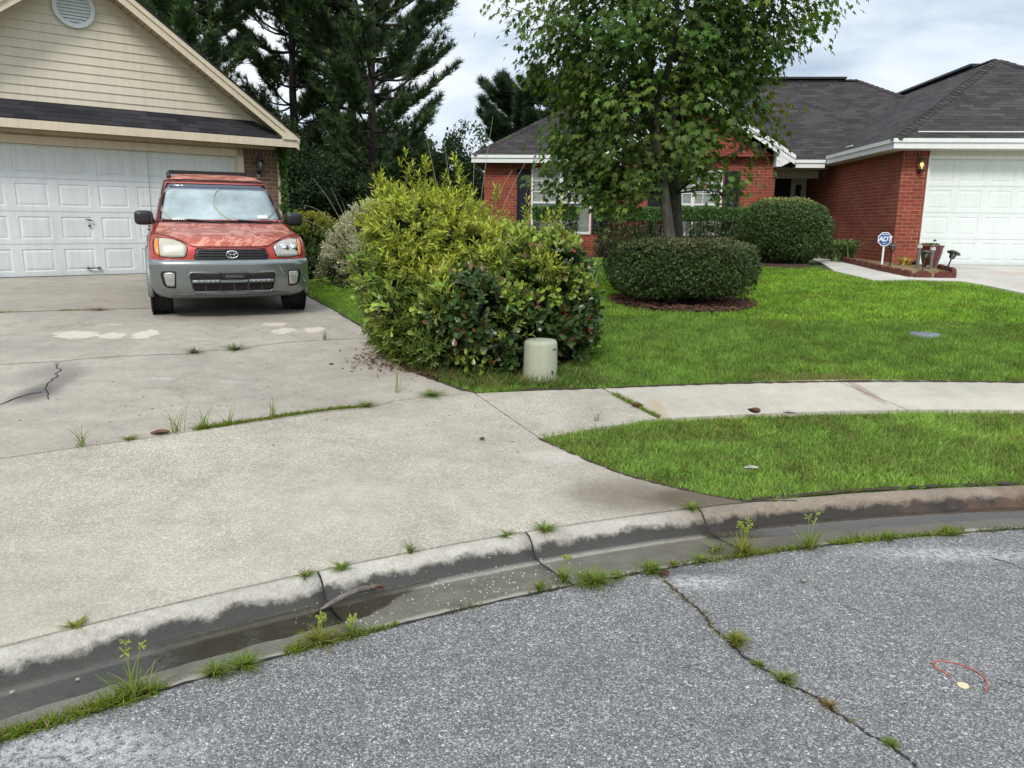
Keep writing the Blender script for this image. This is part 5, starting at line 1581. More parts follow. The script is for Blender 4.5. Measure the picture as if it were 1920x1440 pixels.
def sprigs(P, N, rng, L=.16, k=9, leaf=.045, spread=.9, up=.5, dirn=.9):
    """leaves set spirally along short shoots: returns base points, axes, normals"""
    n = len(P)
    D = norm(N * dirn + rng.randn(n, 3) * .35 + np.array([0, 0, up]))
    Ls = L * (.6 + .8 * rng.rand(n))
    A0 = rot_perp(D, rng); B0 = np.cross(D, A0)
    bp, ax, nm = [], [], []
    for i in range(k):
        t_ = (i + .5) / k
        ang = i * 2.4 + rng.rand(n) * .5
        side = A0 * np.cos(ang)[:, None] + B0 * np.sin(ang)[:, None]
        sp = spread * (1 - .55 * t_)
        ax.append(norm(side * sp + D * (.6 + .4 * t_) + rng.randn(n, 3) * .12)); bp.append(P + D * (Ls * t_)[:, None]); nm.append(norm(D - side * .5 + rng.randn(n, 3) * .2))
    return np.concatenate(bp), np.concatenate(ax), np.concatenate(nm), D, Ls

def tint(base, n, rng, var=.25, hue=.1):
    c = np.array(base)[None] * (1 + var * rng.randn(n, 1)).clip(.35, 1.9)
    return (c * (1 + hue * rng.randn(n, 3))).clip(.002, 1)

# ---------------- the maple on the lawn
rng = np.random.RandomState(11)
TX, TY = 2.23, 11.0; tz = g1(TX, TY)
TR = empty('maple_tree', (TX, TY, tz), 0, 'young maple with grey twin trunks rising from the clipped ring hedge on the lawn', 'tree')
def rel(p): return (p[0] - TX, p[1] - TY, p[2] - tz)
g = MB()
g.tube([rel(p) for p in ((2.24, 10.95, tz - .05), (2.215, 10.97, .9), (2.20, 11.0, 1.35), (2.12, 11.0, 1.8), (2.04, 11.02, 2.22), (1.95, 11.03, 2.62), (1.91, 11.03, 2.92), (1.84, 11.02, 3.4), (1.78, 11.0, 3.81), (1.73, 11.0, 4.5), (1.74, 11, 5.4), (1.78, 11.0, 6.6))],
       [.105, .085, .078, .073, .070, .066, .062, .056, .050, .042, .03, .012], 14)
trunk = g.build('trunk', M['trunk'], TR, smooth=True)
g = MB()
g.tube([rel(p) for p in ((2.38, 11.30, tz - .05), (2.38, 11.30, .95), (2.36, 11.3, 1.43), (2.29, 11.28, 2.0), (2.24, 11.25, 2.44), (2.20, 11.22, 2.9), (2.22, 11.2, 3.4), (2.32, 11.2, 3.9), (2.44, 11.2, 4.5), (2.55, 11.2, 5.6), (2.62, 11.2, 6.5))],
       [.11, .094, .088, .084, .078, .066, .056, .05, .042, .03, .010], 14)
g.build('trunk', M['trunk2'], TR, smooth=True)
g = MB()
g.tube([rel(p) for p in ((1.93, 11.03, 2.75), (1.74, 11.0, 3.15), (1.60, 10.95, 3.6), (1.45, 10.95, 4.3), (1.35, 10.9, 5.2))], [.06, .05, .042, .03, .01], 8)
g.tube([rel(p) for p in ((1.88, 11.03, 3.1), (2.06, 11.05, 3.6), (2.14, 11.05, 4.2), (2.2, 11.1, 5.3))], [.05, .042, .034, .01], 8)
# crown: half width by height, centre by height
def crown_at(z):
    hw = np.interp(z, [1.75, 1.95, 2.3, 2.7, 3.2, 3.7, 4.5, 5.3, 6.2, 7.0, 7.5], [.4, .85, 1.22, 1.36, 1.46, 1.70, 2.15, 2.25, 1.8, 1.0, .25])
    cx_ = np.interp(z, [1.75, 2.3, 3.1, 4.5, 7], [1.75, 1.92, 1.98, 2.02, 2.1])
    return hw, cx_
NCL = 1250
z = 1.8 + 5.6 * rng.rand(NCL) ** .95
hw, cxx = crown_at(z)
th = rng.rand(NCL) * 2 * math.pi
rr_ = np.sqrt(.10 + .90 * rng.rand(NCL)) * (.84 + .26 * rng.rand(NCL))
cc = np.c_[cxx + hw * rr_ * np.cos(th), 11.05 + hw * .92 * rr_ * np.sin(th), z]
nz_ = vnoise(cc, 1.1, 3)
gap = (nz_ < .33 + .09 * np.clip((z - 3.4) / 1.2, 0, 1)) & (rr_ > .35)
cc = cc[~gap]
cc = cc[~((np.abs(cc[:, 0] - 2.12) < .34) & (cc[:, 2] < 2.3) & (cc[:, 1] < 11.3))]
tx_ = np.interp(cc[:, 2], [1.35, 2.22, 2.92, 3.81, 4.5, 6.6], [2.2, 2.04, 1.91, 1.78, 1.73, 1.78])
cc = cc[~((np.abs(cc[:, 0] - tx_) < .20) & (cc[:, 1] < 11.1) & (cc[:, 2] < 4.6) & (rng.rand(len(cc)) < .85))]
cc = cc[~((cc[:, 2] < 2.05) & (cc[:, 0] > 1.6) & (cc[:, 0] < 3.5))]
cc = cc[~((np.abs(cc[:, 0] - 1.86) < .22) & (cc[:, 2] < 4.0) & (cc[:, 2] > 2.6) & (cc[:, 1] < 11.0) & (rng.rand(len(cc)) < .75))]
cc = cc[~((cc[:, 0] > 3.0) & (cc[:, 2] < 2.75))]
cc = cc[~((cc[:, 0] > 3.35) & (cc[:, 2] < 3.3))]
extra = np.array([(.15, 10.9, 3.62), (.30, 10.9, 3.48), (.55, 10.8, 3.4), (.40, 10.7, 2.72), (.62, 10.7, 2.66), (.82, 10.7, 2.6), (.42, 10.6, 2.30), (.55, 10.65, 2.22), (.42, 10.5, 2.12), (.60, 10.5, 2.0), (.80, 10.55, 2.05), (.98, 10.5, 2.1), (.74, 10.45, 1.90), (1.0, 10.5, 1.98), (1.16, 10.5, 1.80), (1.3, 10.5, 1.80), (1.45, 10.5, 1.85), (3.42, 10.9, 2.9), (3.5, 10.9, 2.75), (3.3, 10.9, 2.72), (3.55, 11, 3.1), (3.1, 10.8, 2.15), (2.95, 10.7, 1.98), (2.78, 10.6, 1.98), (3.2, 10.8, 2.35), (2.65, 10.6, 2.12), (1.6, 10.3, 2.0),  (4.2, 11, 4.45), (4.0, 11, 4.3), (3.85, 11, 4.1), (-.2, 11, 4.4), (0, 11, 4.2), (.15, 11, 4.05)])
cc = np.r_[cc, extra]
for i, p in enumerate(cc):     # limbs to the clusters
    if i % 4: continue
    tzb = p[2] - .25 - .35 * math.hypot(p[0] - 1.9, p[1] - 11)
    tzb = min(max(tzb, 2.0), 6.3)
    bx = np.interp(tzb, [1.35, 2.22, 2.92, 3.81, 4.5, 6.6], [2.2, 2.04, 1.91, 1.78, 1.73, 1.78]); by = 11.0
    if p[0] > 2.3: bx = np.interp(tzb, [1.43, 2.44, 3.4, 4.5, 6.5], [2.36, 2.24, 2.22, 2.44, 2.62]); by = 11.2
    m1 = ((bx * .55 + p[0] * .45), (by * .55 + p[1] * .45), tzb * .45 + p[2] * .55 + .05)
    L_ = math.dist((bx, by, tzb), p)
    g.tube([rel((bx, by, tzb)), rel(m1), rel(p)], [.010 + .012 * L_ / 2, .010, .004], 5)
g.build('limbs', M['trunk2'], TR, smooth=True)
lp, la, ln, lc = [], [], [], []
for i, p in enumerate(cc):
    m = rng.randint(24, 42)
    o_ = rng.randn(m, 3) * [.15, .15, .11]
    pts = p + o_
    od = norm(np.c_[pts[:, 0] - 2.0, pts[:, 1] - 11.05, np.zeros(m)])
    ax = norm(od * .55 + rng.randn(m, 3) * .45 + [0, 0, -.75])
    lp.append(pts); la.append(ax); ln.append(norm(od * .8 + rng.randn(m, 3) * .4 + [0, 0, .9]))
    br = .55 + .8 * rng.rand()
    base = np.array([.076, .138, .030]) if rng.rand() > .4 else np.array([.140, .212, .046])
    c = tint(base * br, m, rng, .2, .08)
    if p[0] > 3.2 and p[2] < 3.2 and rng.rand() < .5: c = c * [1.7, 1.05, .9]
    lc.append(c)
lp, la, ln, lc = map(np.concatenate, (lp, la, ln, lc))
lp = lp - [TX, TY, tz]
leaf_mesh('crown', lp, la, ln, .074 + .045 * rng.rand(len(lp)), MAPLE, M['leaf'], lc, TR)

# ---------------- clipped ring hedge under the maple
def clipped(name, label, cat, cx_, cy_, z0, z1, rx, ry, n, col, leafs, seed, shape, group=None, lit_top_col=None, mat='box_leaf', stems=10, var=.28):
    rng = np.random.RandomState(seed)
    zg_ = g1(cx_, cy_)
    root = empty(name, (cx_, cy_, zg_), 0, label, cat, group)
    # superellipsoid skin
    d = norm(rng.randn(n, 3))
    e_ = shape
    k_ = (np.abs(d[:, 0] / rx) ** e_ + np.abs(d[:, 1] / ry) ** e_ + np.abs(d[:, 2] / ((z1 - z0) / 2)) ** e_) ** (-1 / e_)
    P = d * k_[:, None]
    lump = 1 + .10 * (vnoise(P, 2.5, seed) - .5) + .06 * (vnoise(P, 7, seed + 1) - .5); stray = vnoise(P, 16, seed + 9) > .80; lump[stray] += .035 * rng.rand(stray.sum())
    P = P * lump[:, None]
    depth = rng.rand(n) ** 2.2 * .22; dq = rng.rand(n) < .38; depth[dq] = .12 + .33 * rng.rand(dq.sum())
    holes = vnoise(P, 5.0, seed + 2) > .80; gone = (vnoise(P, 5.5, seed + 4) > .66) & (P[:, 2] < -.05); depth[gone] = .55 * rng.rand(gone.sum())
    P = P * (1 - depth)[:, None]; P[holes] *= .93
    tp_ = 1 - .14 * np.clip(-P[:, 2] / ((z1 - z0) / 2), 0, 1) ** 1.5; P[:, 0] *= tp_; P[:, 1] *= tp_
    N = norm(np.sign(P) * np.abs(P / np.array([rx, ry, (z1 - z0) / 2])) ** (e_ - 1) / np.array([rx, ry, (z1 - z0) / 2]))
    P[:, 2] += (z0 + z1) / 2 - zg_
    low = P[:, 2] < (z0 - zg_) + .10
    A = norm(N * .5 + rng.randn(n, 3) * .8 + [0, 0, .25]); Nn = norm(N + rng.randn(n, 3) * .55)
    c = tint(col, n, rng, var, .08)
    big = vnoise(P, 3.0, seed + 5)[:, None]; c = c * (.75 + .5 * big)
    if lit_top_col is not None:
        w = np.clip((P[:, 2] - (z1 - zg_) + .18) / .18, 0, 1)[:, None] * (rng.rand(n, 1) < .65)  # paler upper leaves: light on the top painted into their colour
        c = c * (1 - w) + np.array(lit_top_col) * w * (.7 + .6 * rng.rand(n, 1))
    leaf_mesh('foliage', P, A, Nn, leafs * (.7 + .6 * rng.rand(n)), SMALL, M[mat], c, root)
    g = MB()
    for i in range(stems):
        a_ = 2 * math.pi * i / stems + rng.rand(); r_ = .35 + .3 * rng.rand()
        g.tube([(rx * r_ * .6 * math.cos(a_), ry * r_ * .6 * math.sin(a_), -.05), (rx * r_ * math.cos(a_), ry * r_ * math.sin(a_), (z0 - zg_) + .15), (rx * r_ * 1.35 * math.cos(a_ + .2), ry * r_ * 1.35 * math.sin(a_ + .2), (z1 - zg_) * .8)], [.018, .014, .006], 6)
    g.build('stem', M['twig_dk'], root, smooth=True)
    return root
clipped('ring_hedge', 'low clipped dark green hedge drum encircling the trunk of the maple on the lawn', 'hedge', 2.34, 11.0, .60, 1.36, .99, .90, 60000, (.062, .098, .032), .042, 21, 5.5, lit_top_col=(.15, .145, .07), stems=16)
clipped('boxwood_ball', 'large rounded clipped boxwood at the corner of the walk beside the brick side wall', 'shrub', 5.83, 17.0, .76, 2.14, .92, .9, 42000, (.066, .110, .032), .05, 22, 2.8, lit_top_col=(.30, .32, .11), stems=8)

# ---------------- foundation hedge along the brick house: leafy top over bare stems
def stem_hedge(u0, u1, v, ztop, seed, label):
    rng = np.random.RandomState(seed)
    x0, y0 = RW((u0 + u1) / 2, v); zb = g1(x0, y0)
    root = empty('foundation_hedge', (x0, y0, zb), -A2, label, 'hedge', 'hedge rows in front of the brick house')
    Lh = (u1 - u0) / 2; n = int(6500 * (u1 - u0))
    X = (rng.rand(n) * 2 - 1) * Lh; hz = ztop - zb
    Z = hz - .30 * rng.rand(n) ** 1.3 + .05 * vnoise(np.c_[X, X, X], 3, seed) - .02
    Y = (rng.rand(n) * 2 - 1) * .30
    P = np.c_[X, Y, Z]
    A = norm(np.c_[rng.randn(n) * .5, rng.randn(n) * .5 - .25, .7 + rng.randn(n) * .4]); Nn = norm(rng.randn(n, 3) + [0, -.6, .5])
    c = tint((.095, .185, .050), n, rng, .3, .08)
    leaf_mesh('foliage', P, A, Nn, .075 + .03 * rng.rand(n), LANCE, M['gloss_leaf'], c, root)
    # scattered low leaves
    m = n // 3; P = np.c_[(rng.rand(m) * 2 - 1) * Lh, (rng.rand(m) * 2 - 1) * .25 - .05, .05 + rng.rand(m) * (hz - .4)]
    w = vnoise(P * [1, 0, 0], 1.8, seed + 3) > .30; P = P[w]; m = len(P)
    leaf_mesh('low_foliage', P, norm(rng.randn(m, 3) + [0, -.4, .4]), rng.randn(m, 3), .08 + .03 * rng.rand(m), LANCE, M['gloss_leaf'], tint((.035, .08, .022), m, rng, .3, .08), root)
    g = MB()
    for i in range(int(48 * (u1 - u0))):
        x = (rng.rand() * 2 - 1) * Lh; y = (rng.rand() * 2 - 1) * .12; dx = rng.randn() * .14; dy = -abs(rng.randn()) * .12
        g.tube([(x, y, -.03), (x + dx * .4, y + dy * .4, hz * .35), (x + dx, y + dy, hz - .15)], [.010, .008, .005], 5)
    g.build('stem', M['twig'], root, smooth=True)
stem_hedge(.80, 2.9, 19.95, 1.94, 31, 'leggy green hedge in front of the brick wall, left of the maple trunk')
stem_hedge(2.95, 5.0, 19.95, 1.95, 32, 'leggy green hedge under the right window, between maple trunk and boxwood')
stem_hedge(-.78, .36, 19.95, 1.95, 33, 'short leggy hedge clump under the left window of the brick house')

# dark low plants in front of the hedge
def strap_clump(x, y, h, n, spread, label, col, seed, root_name='liriope_clump', cat='plant', w=.028, group=None):
    rng = np.random.RandomState(seed); zb = g1(x, y)
    root = empty(root_name, (x, y, zb + .03), 0, label, cat, group)
    V = []; F = []; C = []
    k = 6
    for i in range(n):
        a_ = rng.rand() * 2 * math.pi; s_ = spread * (.25 + .75 * rng.rand()); hh = h * (.6 + .5 * rng.rand()); b_ = [rng.randn() * spread * .12, rng.randn() * spread * .12]
        col_ = np.array(col) * (.45 + 1.1 * rng.rand()) * (2.0 if rng.rand() < .2 else 1.0); base = len(V)
        for j in range(k + 1):
            t_ = j / k; r_ = s_ * t_ ** 1.3; z_ = hh * (1.9 * t_ - 1.25 * t_ * t_) if t_ > 0 else 0
            ww = w * (1 - t_ ** 3) / 2 + .001
            px_, py_ = b_[0] + r_ * math.cos(a_), b_[1] + r_ * math.sin(a_)
            V += [(px_ - math.sin(a_) * ww, py_ + math.cos(a_) * ww, z_), (px_ + math.sin(a_) * ww, py_ - math.cos(a_) * ww, z_)]; C += [col_, col_]
            if j < k: F.append((base + 2 * j, base + 2 * j + 1, base + 2 * j + 3, base + 2 * j + 2))
    np_mesh('blades', V, F, M['grass'], np.array(C), root)
    return root
strap_clump(7.35, 17.35, .62, 300, .70, 'striped strap-leaf clump nearest the front corner of the brick side wall', (.13, .19, .07), 41, group='strap-leaf clumps beside the walk')
strap_clump(7.50, 18.7, .50, 220, .55, 'strap-leaf clump further back beside the walk, behind the boxwood', (.06, .11, .04), 42, group='strap-leaf clumps beside the walk')
strap_clump(1.30, 18.9, .5, 110, .34, 'dark strap-leaf clump at the left end of the house bed', (.04, .09, .03), 43)
strap_clump(1.05, 10.85, .75, 60, .35, 'narrow pale leaf tuft sticking out of the left side of the ring hedge', (.20, .26, .13), 44, 'iris_tuft')
strap_clump(8.02, 16.0, .22, 70, .35, 'dry yellow grass tuft in the planting bed by the garage corner', (.38, .32, .10), 45, 'dry_tuft')

# ---------------- the large mixed bush by the pedestal
def leafy_shrub(name, label, lobes, nsp, leaf, tpl, mat, cfun, seed, L=.16, k=9, spread=.9, up=.5, core=None, zmin=.3, loc=None, twigs=14, group=None, spikes=(), prune=None):
    rng = np.random.RandomState(seed)
    x0, y0 = loc; zb = g1(x0, y0)
    root = empty(name, (x0, y0, zb), 0, label, 'shrub', group)
    P, N = lobe_points(lobes, nsp, rng, keep=.88, zmin=zmin)
    dsp = .20 * (vnoise(P, 3.5, seed) - .50)[:, None] + .10 * (vnoise(P, 9, seed + 1) - .5)[:, None]
    P = P + N * dsp
    opn = vnoise(P, 5.0, seed + 21) > .34; P, N = P[opn], N[opn]
    if prune is not None: kp = ~prune(P); P, N = P[kp], N[kp]
    if len(spikes):
        for (sx, sy, sz, ex, ey, ez, m) in spikes:
            t_ = rng.rand(m, 1)
            P = np.r_[P, np.array([sx, sy, sz]) * (1 - t_) + np.array([ex, ey, ez]) * t_]; N = np.r_[N, np.tile([0, 0, 1.0], (m, 1)) + rng.randn(m, 3) * .5]
    bp, ax, nm, D, Ls = sprigs(P, N, rng, L, k, leaf, spread, up)
    n = len(bp)
    c = cfun(bp, n, rng, np.tile(np.arange(k)[:, None], (1, len(P))).ravel() / k, np.tile(N[:, 2], k))
    leaf_mesh('foliage', bp - [x0, y0, zb], ax, nm, leaf * (.65 + .6 * rng.rand(n)), tpl, M[mat], c, root)
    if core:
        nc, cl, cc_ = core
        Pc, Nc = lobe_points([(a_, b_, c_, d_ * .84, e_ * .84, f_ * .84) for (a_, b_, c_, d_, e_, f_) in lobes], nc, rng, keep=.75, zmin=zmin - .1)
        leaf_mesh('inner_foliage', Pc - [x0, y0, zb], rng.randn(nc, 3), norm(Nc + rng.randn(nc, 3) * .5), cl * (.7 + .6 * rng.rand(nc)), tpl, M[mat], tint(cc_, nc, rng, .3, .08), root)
    g = MB()
    for i in range(twigs):
        q = P[rng.randint(len(P))]; a_ = rng.rand() * 6.28; r_ = .12 * rng.rand()
        b0 = (r_ * math.cos(a_), r_ * math.sin(a_), -.03)
        e0_ = q - [x0, y0, zb]
        g.tube([b0, (b0[0] * .7 + e0_[0] * .3, b0[1] * .7 + e0_[1] * .3, e0_[2] * .45), tuple(e0_)], [.014, .010, .004], 5)
    for (sx, sy, sz, ex, ey, ez, m) in spikes: g.tube([(sx - x0, sy - y0, sz - zb - .3), (sx - x0, sy - y0, sz - zb), (ex - x0, ey - y0, ez - zb)], [.007, .005, .002], 5)
    g.build('stem', M['twig'], root, smooth=True)
    return root
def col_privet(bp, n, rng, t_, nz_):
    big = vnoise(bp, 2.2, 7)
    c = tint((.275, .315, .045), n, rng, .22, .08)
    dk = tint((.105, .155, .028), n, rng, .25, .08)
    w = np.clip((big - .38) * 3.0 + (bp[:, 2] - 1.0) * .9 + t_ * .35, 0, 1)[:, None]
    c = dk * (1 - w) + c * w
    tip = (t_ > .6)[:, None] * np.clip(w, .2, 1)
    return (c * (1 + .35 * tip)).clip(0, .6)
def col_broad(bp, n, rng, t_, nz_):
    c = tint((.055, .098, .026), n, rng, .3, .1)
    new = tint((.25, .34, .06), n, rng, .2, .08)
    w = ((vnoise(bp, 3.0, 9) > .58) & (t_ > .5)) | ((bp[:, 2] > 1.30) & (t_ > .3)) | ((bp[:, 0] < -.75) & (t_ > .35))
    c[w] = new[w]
    red = rng.rand(n) < np.where(bp[:, 0] > .15, .035, .004)
    c[red] = tint((.36, .06, .035), red.sum(), rng, .25, .1)
    brn = rng.rand(n) < .06
    c[brn] = tint((.16, .09, .045), brn.sum(), rng, .25, .1)
    return c
fine_lobes = [(-1.0, 7.6, .95, .52, .55, .55), (-.98, 7.55, 1.55, .40, .42, .42), (-.62, 7.7, 1.45, .42, .45, .42), (-.95, 7.3, .60, .42, .45, .36), (-.62, 7.2, .85, .36, .42, .42), (-.30, 7.55, 1.38, .34, .40, .34), (.05, 7.55, 1.24, .32, .36, .28), (-.72, 7.0, .42, .30, .32, .22), (-1.15, 7.75, .55, .30, .4, .3), (-1.22, 7.55, 1.66, .22, .25, .34), (-.60, 7.6, 1.74, .20, .25, .26), (-.12, 7.1, 1.18, .26, .26, .16), (.22, 7.1, 1.22, .26, .24, .18), (-.62, 6.85, .85, .2, .2, .18), (-.05, 6.78, .62, .14, .12, .14)]
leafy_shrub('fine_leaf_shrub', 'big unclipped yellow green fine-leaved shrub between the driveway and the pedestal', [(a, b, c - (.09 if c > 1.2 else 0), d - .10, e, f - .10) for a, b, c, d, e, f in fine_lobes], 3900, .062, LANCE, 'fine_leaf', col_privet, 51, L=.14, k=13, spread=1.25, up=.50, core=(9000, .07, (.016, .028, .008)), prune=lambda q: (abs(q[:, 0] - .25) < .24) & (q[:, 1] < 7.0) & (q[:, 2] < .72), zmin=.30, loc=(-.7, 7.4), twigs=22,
            spikes=((-1.22, 7.5, 1.75, -1.30, 7.5, 1.94, 6), (-1.02, 7.5, 1.9, -1.0, 7.5, 2.06, 6), (-.86, 7.5, 1.9, -.82, 7.5, 2.03, 6), (-.50, 7.6, 1.75, -.52, 7.55, 2.08, 7), (-.22, 7.6, 1.6, -.16, 7.5, 1.78, 5), (.10, 7.5, 1.5, .16, 7.5, 1.74, 5), (.42, 7.4, 1.38, .44, 7.4, 1.64, 5), (.28, 7.4, 1.4, .32, 7.4, 1.58, 4)))
broad_lobes = [(.10, 7.35, .78, .46, .45, .44), (.40, 7.5, 1.02, .36, .42, .38), (.48, 7.55, .62, .32, .4, .38), (-.30, 7.08, .72, .42, .42, .44), (-.55, 6.98, .72, .30, .32, .36), (.02, 7.0, .42, .38, .28, .24), (.10, 7.5, 1.18, .32, .4, .26), (-.45, 6.98, .36, .26, .2, .16), (.50, 7.5, .40, .28, .3, .22), (.42, 7.3, 1.2, .22, .24, .2), (-1.02, 7.42, 1.22, .26, .30, .20), (-1.28, 7.45, 1.0, .22, .3, .2), (-1.05, 7.2, .78, .2, .28, .18)]
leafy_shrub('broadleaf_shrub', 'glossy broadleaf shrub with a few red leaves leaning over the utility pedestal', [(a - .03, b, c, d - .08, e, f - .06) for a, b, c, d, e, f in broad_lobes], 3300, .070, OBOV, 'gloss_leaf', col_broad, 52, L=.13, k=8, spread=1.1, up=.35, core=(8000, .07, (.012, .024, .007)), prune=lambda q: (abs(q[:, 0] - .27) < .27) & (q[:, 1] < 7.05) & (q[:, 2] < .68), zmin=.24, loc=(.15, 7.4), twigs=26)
# broadleaf shoots poking through the fine-leaved shrub
# variegated and golden shrubs further up the driveway
def col_var(bp, n, rng, t_, nz_):
    c = tint((.46, .46, .29), n, rng, .2, .05); d = tint((.18, .20, .09), n, rng, .25, .08)
    w = (vnoise(bp, 3.5, 5) + (bp[:, 2] - 1.1) * .5 < .42); c[w] = d[w]; return c
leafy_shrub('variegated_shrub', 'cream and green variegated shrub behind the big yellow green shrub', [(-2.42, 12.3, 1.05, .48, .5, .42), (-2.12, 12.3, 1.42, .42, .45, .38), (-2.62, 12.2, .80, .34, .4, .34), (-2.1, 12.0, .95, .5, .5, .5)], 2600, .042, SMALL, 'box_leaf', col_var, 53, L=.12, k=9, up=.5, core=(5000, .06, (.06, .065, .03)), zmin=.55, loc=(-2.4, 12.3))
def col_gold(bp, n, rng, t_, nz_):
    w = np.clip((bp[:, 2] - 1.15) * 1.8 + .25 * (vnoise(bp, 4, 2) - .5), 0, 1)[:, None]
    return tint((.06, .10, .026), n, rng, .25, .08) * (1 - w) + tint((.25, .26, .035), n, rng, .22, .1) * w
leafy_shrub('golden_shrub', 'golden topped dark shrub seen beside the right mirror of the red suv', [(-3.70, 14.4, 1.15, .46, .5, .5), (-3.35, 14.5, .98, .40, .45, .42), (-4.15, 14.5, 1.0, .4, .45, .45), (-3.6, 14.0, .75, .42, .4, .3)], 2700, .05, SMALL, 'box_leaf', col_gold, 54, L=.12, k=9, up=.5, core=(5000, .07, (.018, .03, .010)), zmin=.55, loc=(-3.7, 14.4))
leafy_shrub('dark_shrub', 'thin dark shrub against the corner of the tan house behind the red suv', [(-4.95, 15.4, 1.15, .34, .4, .62), (-4.5, 16.0, 1.2, .4, .5, .5)], 1000, .055, SMALL, 'box_leaf', lambda bp, n, rng, t_, nz_: tint((.06, .09, .03), n, rng, .3, .1), 55, L=.14, k=8, zmin=.55, loc=(-4.8, 15.6))

# long arching grass stalks rising behind the big shrub
def stalks(x, y, specs, label):
    zb = g1(x, y); root = empty('arching_grass', (x, y, zb), 0, label, 'grass')
    g = MB()
    for (ex, ey, ez, sag) in specs:
        pts = []
        for j in range(11):
            t_ = j / 10; pts.append(((ex - x) * t_, (ey - y) * t_, (ez - zb) * (t_ + sag * math.sin(math.pi * t_) * .6)))
        g.tube(pts, [.0045 - .003 * j / 10 for j in range(11)], 4)
    g.build('stalk', M['stalk'], root)
M['stalk'] = plain('stalk', (.30, .30, .20), .8)
stalks(-1.75, 9.6, [(-2.5, 9.4, 1.75, .45), (-2.55, 9.5, 1.58, .42), (-2.35, 9.3, 2.05, .25), (-2.15, 9.3, 1.95, .18), (-2.0, 9.2, 1.8, .1)], 'thin arching grass stalks spreading left from behind the big shrub')
stalks(-.5, 8.2, [(-.9, 8.2, 2.42, .05), (-.72, 8.2, 2.38, .1), (-.40, 8.2, 2.35, .02), (-.22, 8.2, 2.62, .12), (.12, 8.2, 2.18, .22), (-.02, 8.3, 2.1, .3)], 'thin tall grass stalks standing above the big shrub')

# ---------------- pines
def pine(x, y, H, seed, label, crown0=.25, spread=3.2, ts=1.0, col=(.062, .108, .042), lean=0.0, dens=1.0):
    rng = np.random.RandomState(seed); zb = g1(x, y)
    root = empty('pine_tree', (x, y, zb), 0, label, 'tree', 'pines behind the houses')
    g = MB()
    pts = [(lean * (i / 8) ** 1.3 + rng.randn() * .05, rng.randn() * .05, H * i / 8 - .1) for i in range(9)]
    g.tube(pts, [max(.02, H * .0135 * (1 - i / 8.4)) for i in range(9)], 10)
    g.build('trunk', M['pinebark'], root, smooth=True)
    g = MB(); TP, TD = [], []
    nwh = int(H * 1.55)
    for w in range(nwh):
        f = crown0 + (1 - crown0) * (w + .5) / nwh
        z_ = H * f; a0 = rng.rand() * 6.28
        tx = np.interp(z_, [p[2] for p in pts], [p[0] for p in pts])
        nb = rng.randint(4, 7)
        for b in range(nb):
            a_ = a0 + b * 2 * math.pi / nb + rng.randn() * .25
            Lb = spread * (math.sin(math.pi * min(1, .22 + .78 * (1 - f) / (1 - crown0))) ** .8 * .75 + .28) * (.65 + .55 * rng.rand())
            Lb = max(.5, Lb)
            d = np.array([math.cos(a_), math.sin(a_), 0])
            rise = .26 + .28 * (f - crown0) + rng.randn() * .08
            bp_ = []
            for j in range(7):
                t_ = j / 6; bp_.append(np.array([tx, 0, z_]) + d * Lb * t_ + np.array([0, 0, 1]) * Lb * (rise * t_ - .12 * math.sin(math.pi * t_) + .16 * t_ ** 3))
            g.tube([tuple(q) for q in bp_], [.05 * (Lb / 3) * (1 - .8 * j / 6) + .008 for j in range(7)], 5)
            # twigs with tufts
            nt_ = int((12 + 15 * Lb) * dens)
            if rng.rand() < .12: nt_ = nt_ // 3
            for q in range(nt_):
                t_ = .34 + .66 * rng.rand() ** .6; jj = t_ * 6; j = min(5, int(jj)); c_ = bp_[j] * (1 - (jj - j)) + bp_[j + 1] * (jj - j)
                side = np.array([-d[1], d[0], 0]) * rng.choice([-1, 1]); tl = .25 + .62 * Lb * .30 * (1.2 - t_) * 2 * rng.rand()
                dirn = norm((d * .7 + side * (.9 - .5 * t_) + np.array([0, 0, .45 + .5 * rng.rand()]))[None])[0]
                e_ = c_ + dirn * tl
                for s_ in np.linspace(.35, 1, max(2, int(tl / .16))):
                    TP.append(c_ + dirn * tl * s_ + rng.randn(3) * .03); TD.append(norm((dirn + np.array([0, 0, .75]))[None])[0])
    g.build('limbs', M['pinebark'], root, smooth=True)
    TP = np.array(TP); TD = np.array(TD); nt_ = len(TP); k = 15
    P = np.repeat(TP, k, 0); D = np.repeat(TD, k, 0)
    A = norm(D * .95 + norm(rng.randn(nt_ * k, 3)) * .85)
    P = P - D * (.10 * rng.rand(nt_ * k, 1))
    c = np.repeat(tint(col, nt_, rng, .25, .08), k, 0) * (.75 + .5 * rng.rand(nt_ * k, 1))
    lt = np.repeat(rng.rand(nt_) < .12, k); c[lt] = c[lt] * [1.9, 1.8, 1.1]
    Ln = .19 + .11 * rng.rand(nt_ * k)
    leaf_mesh('needles', P, A, rng.randn(nt_ * k, 3), np.c_[np.full(nt_ * k, .025 * ts), Ln * ts], NEEDLE, M['needle'], c, root)
    return root
pine(-4.95, 27.5, 14.5, 61, 'tall pine with open layered limbs against the sky, rightmost of the row behind the driveway', .14, 3.5, lean=.5, dens=.90)
pine(-8.0, 29.5, 15.0, 62, 'dense tall pine in the middle of the row behind the driveway', .08, 2.7, dens=1.0)
pine(-6.45, 32.0, 15.5, 63, 'tall pine just left of the rightmost one, slightly further back', .10, 2.5, dens=.80)
pine(-9.8, 25.0, 12.5, 64, 'pine rising over the sloping roof edge of the tan house', .28, 2.4, dens=.9)
pine(-12.2, 30.0, 14.0, 65, 'pine furthest left, mostly hidden by the roof of the tan house', .30, 2.4, dens=.8)
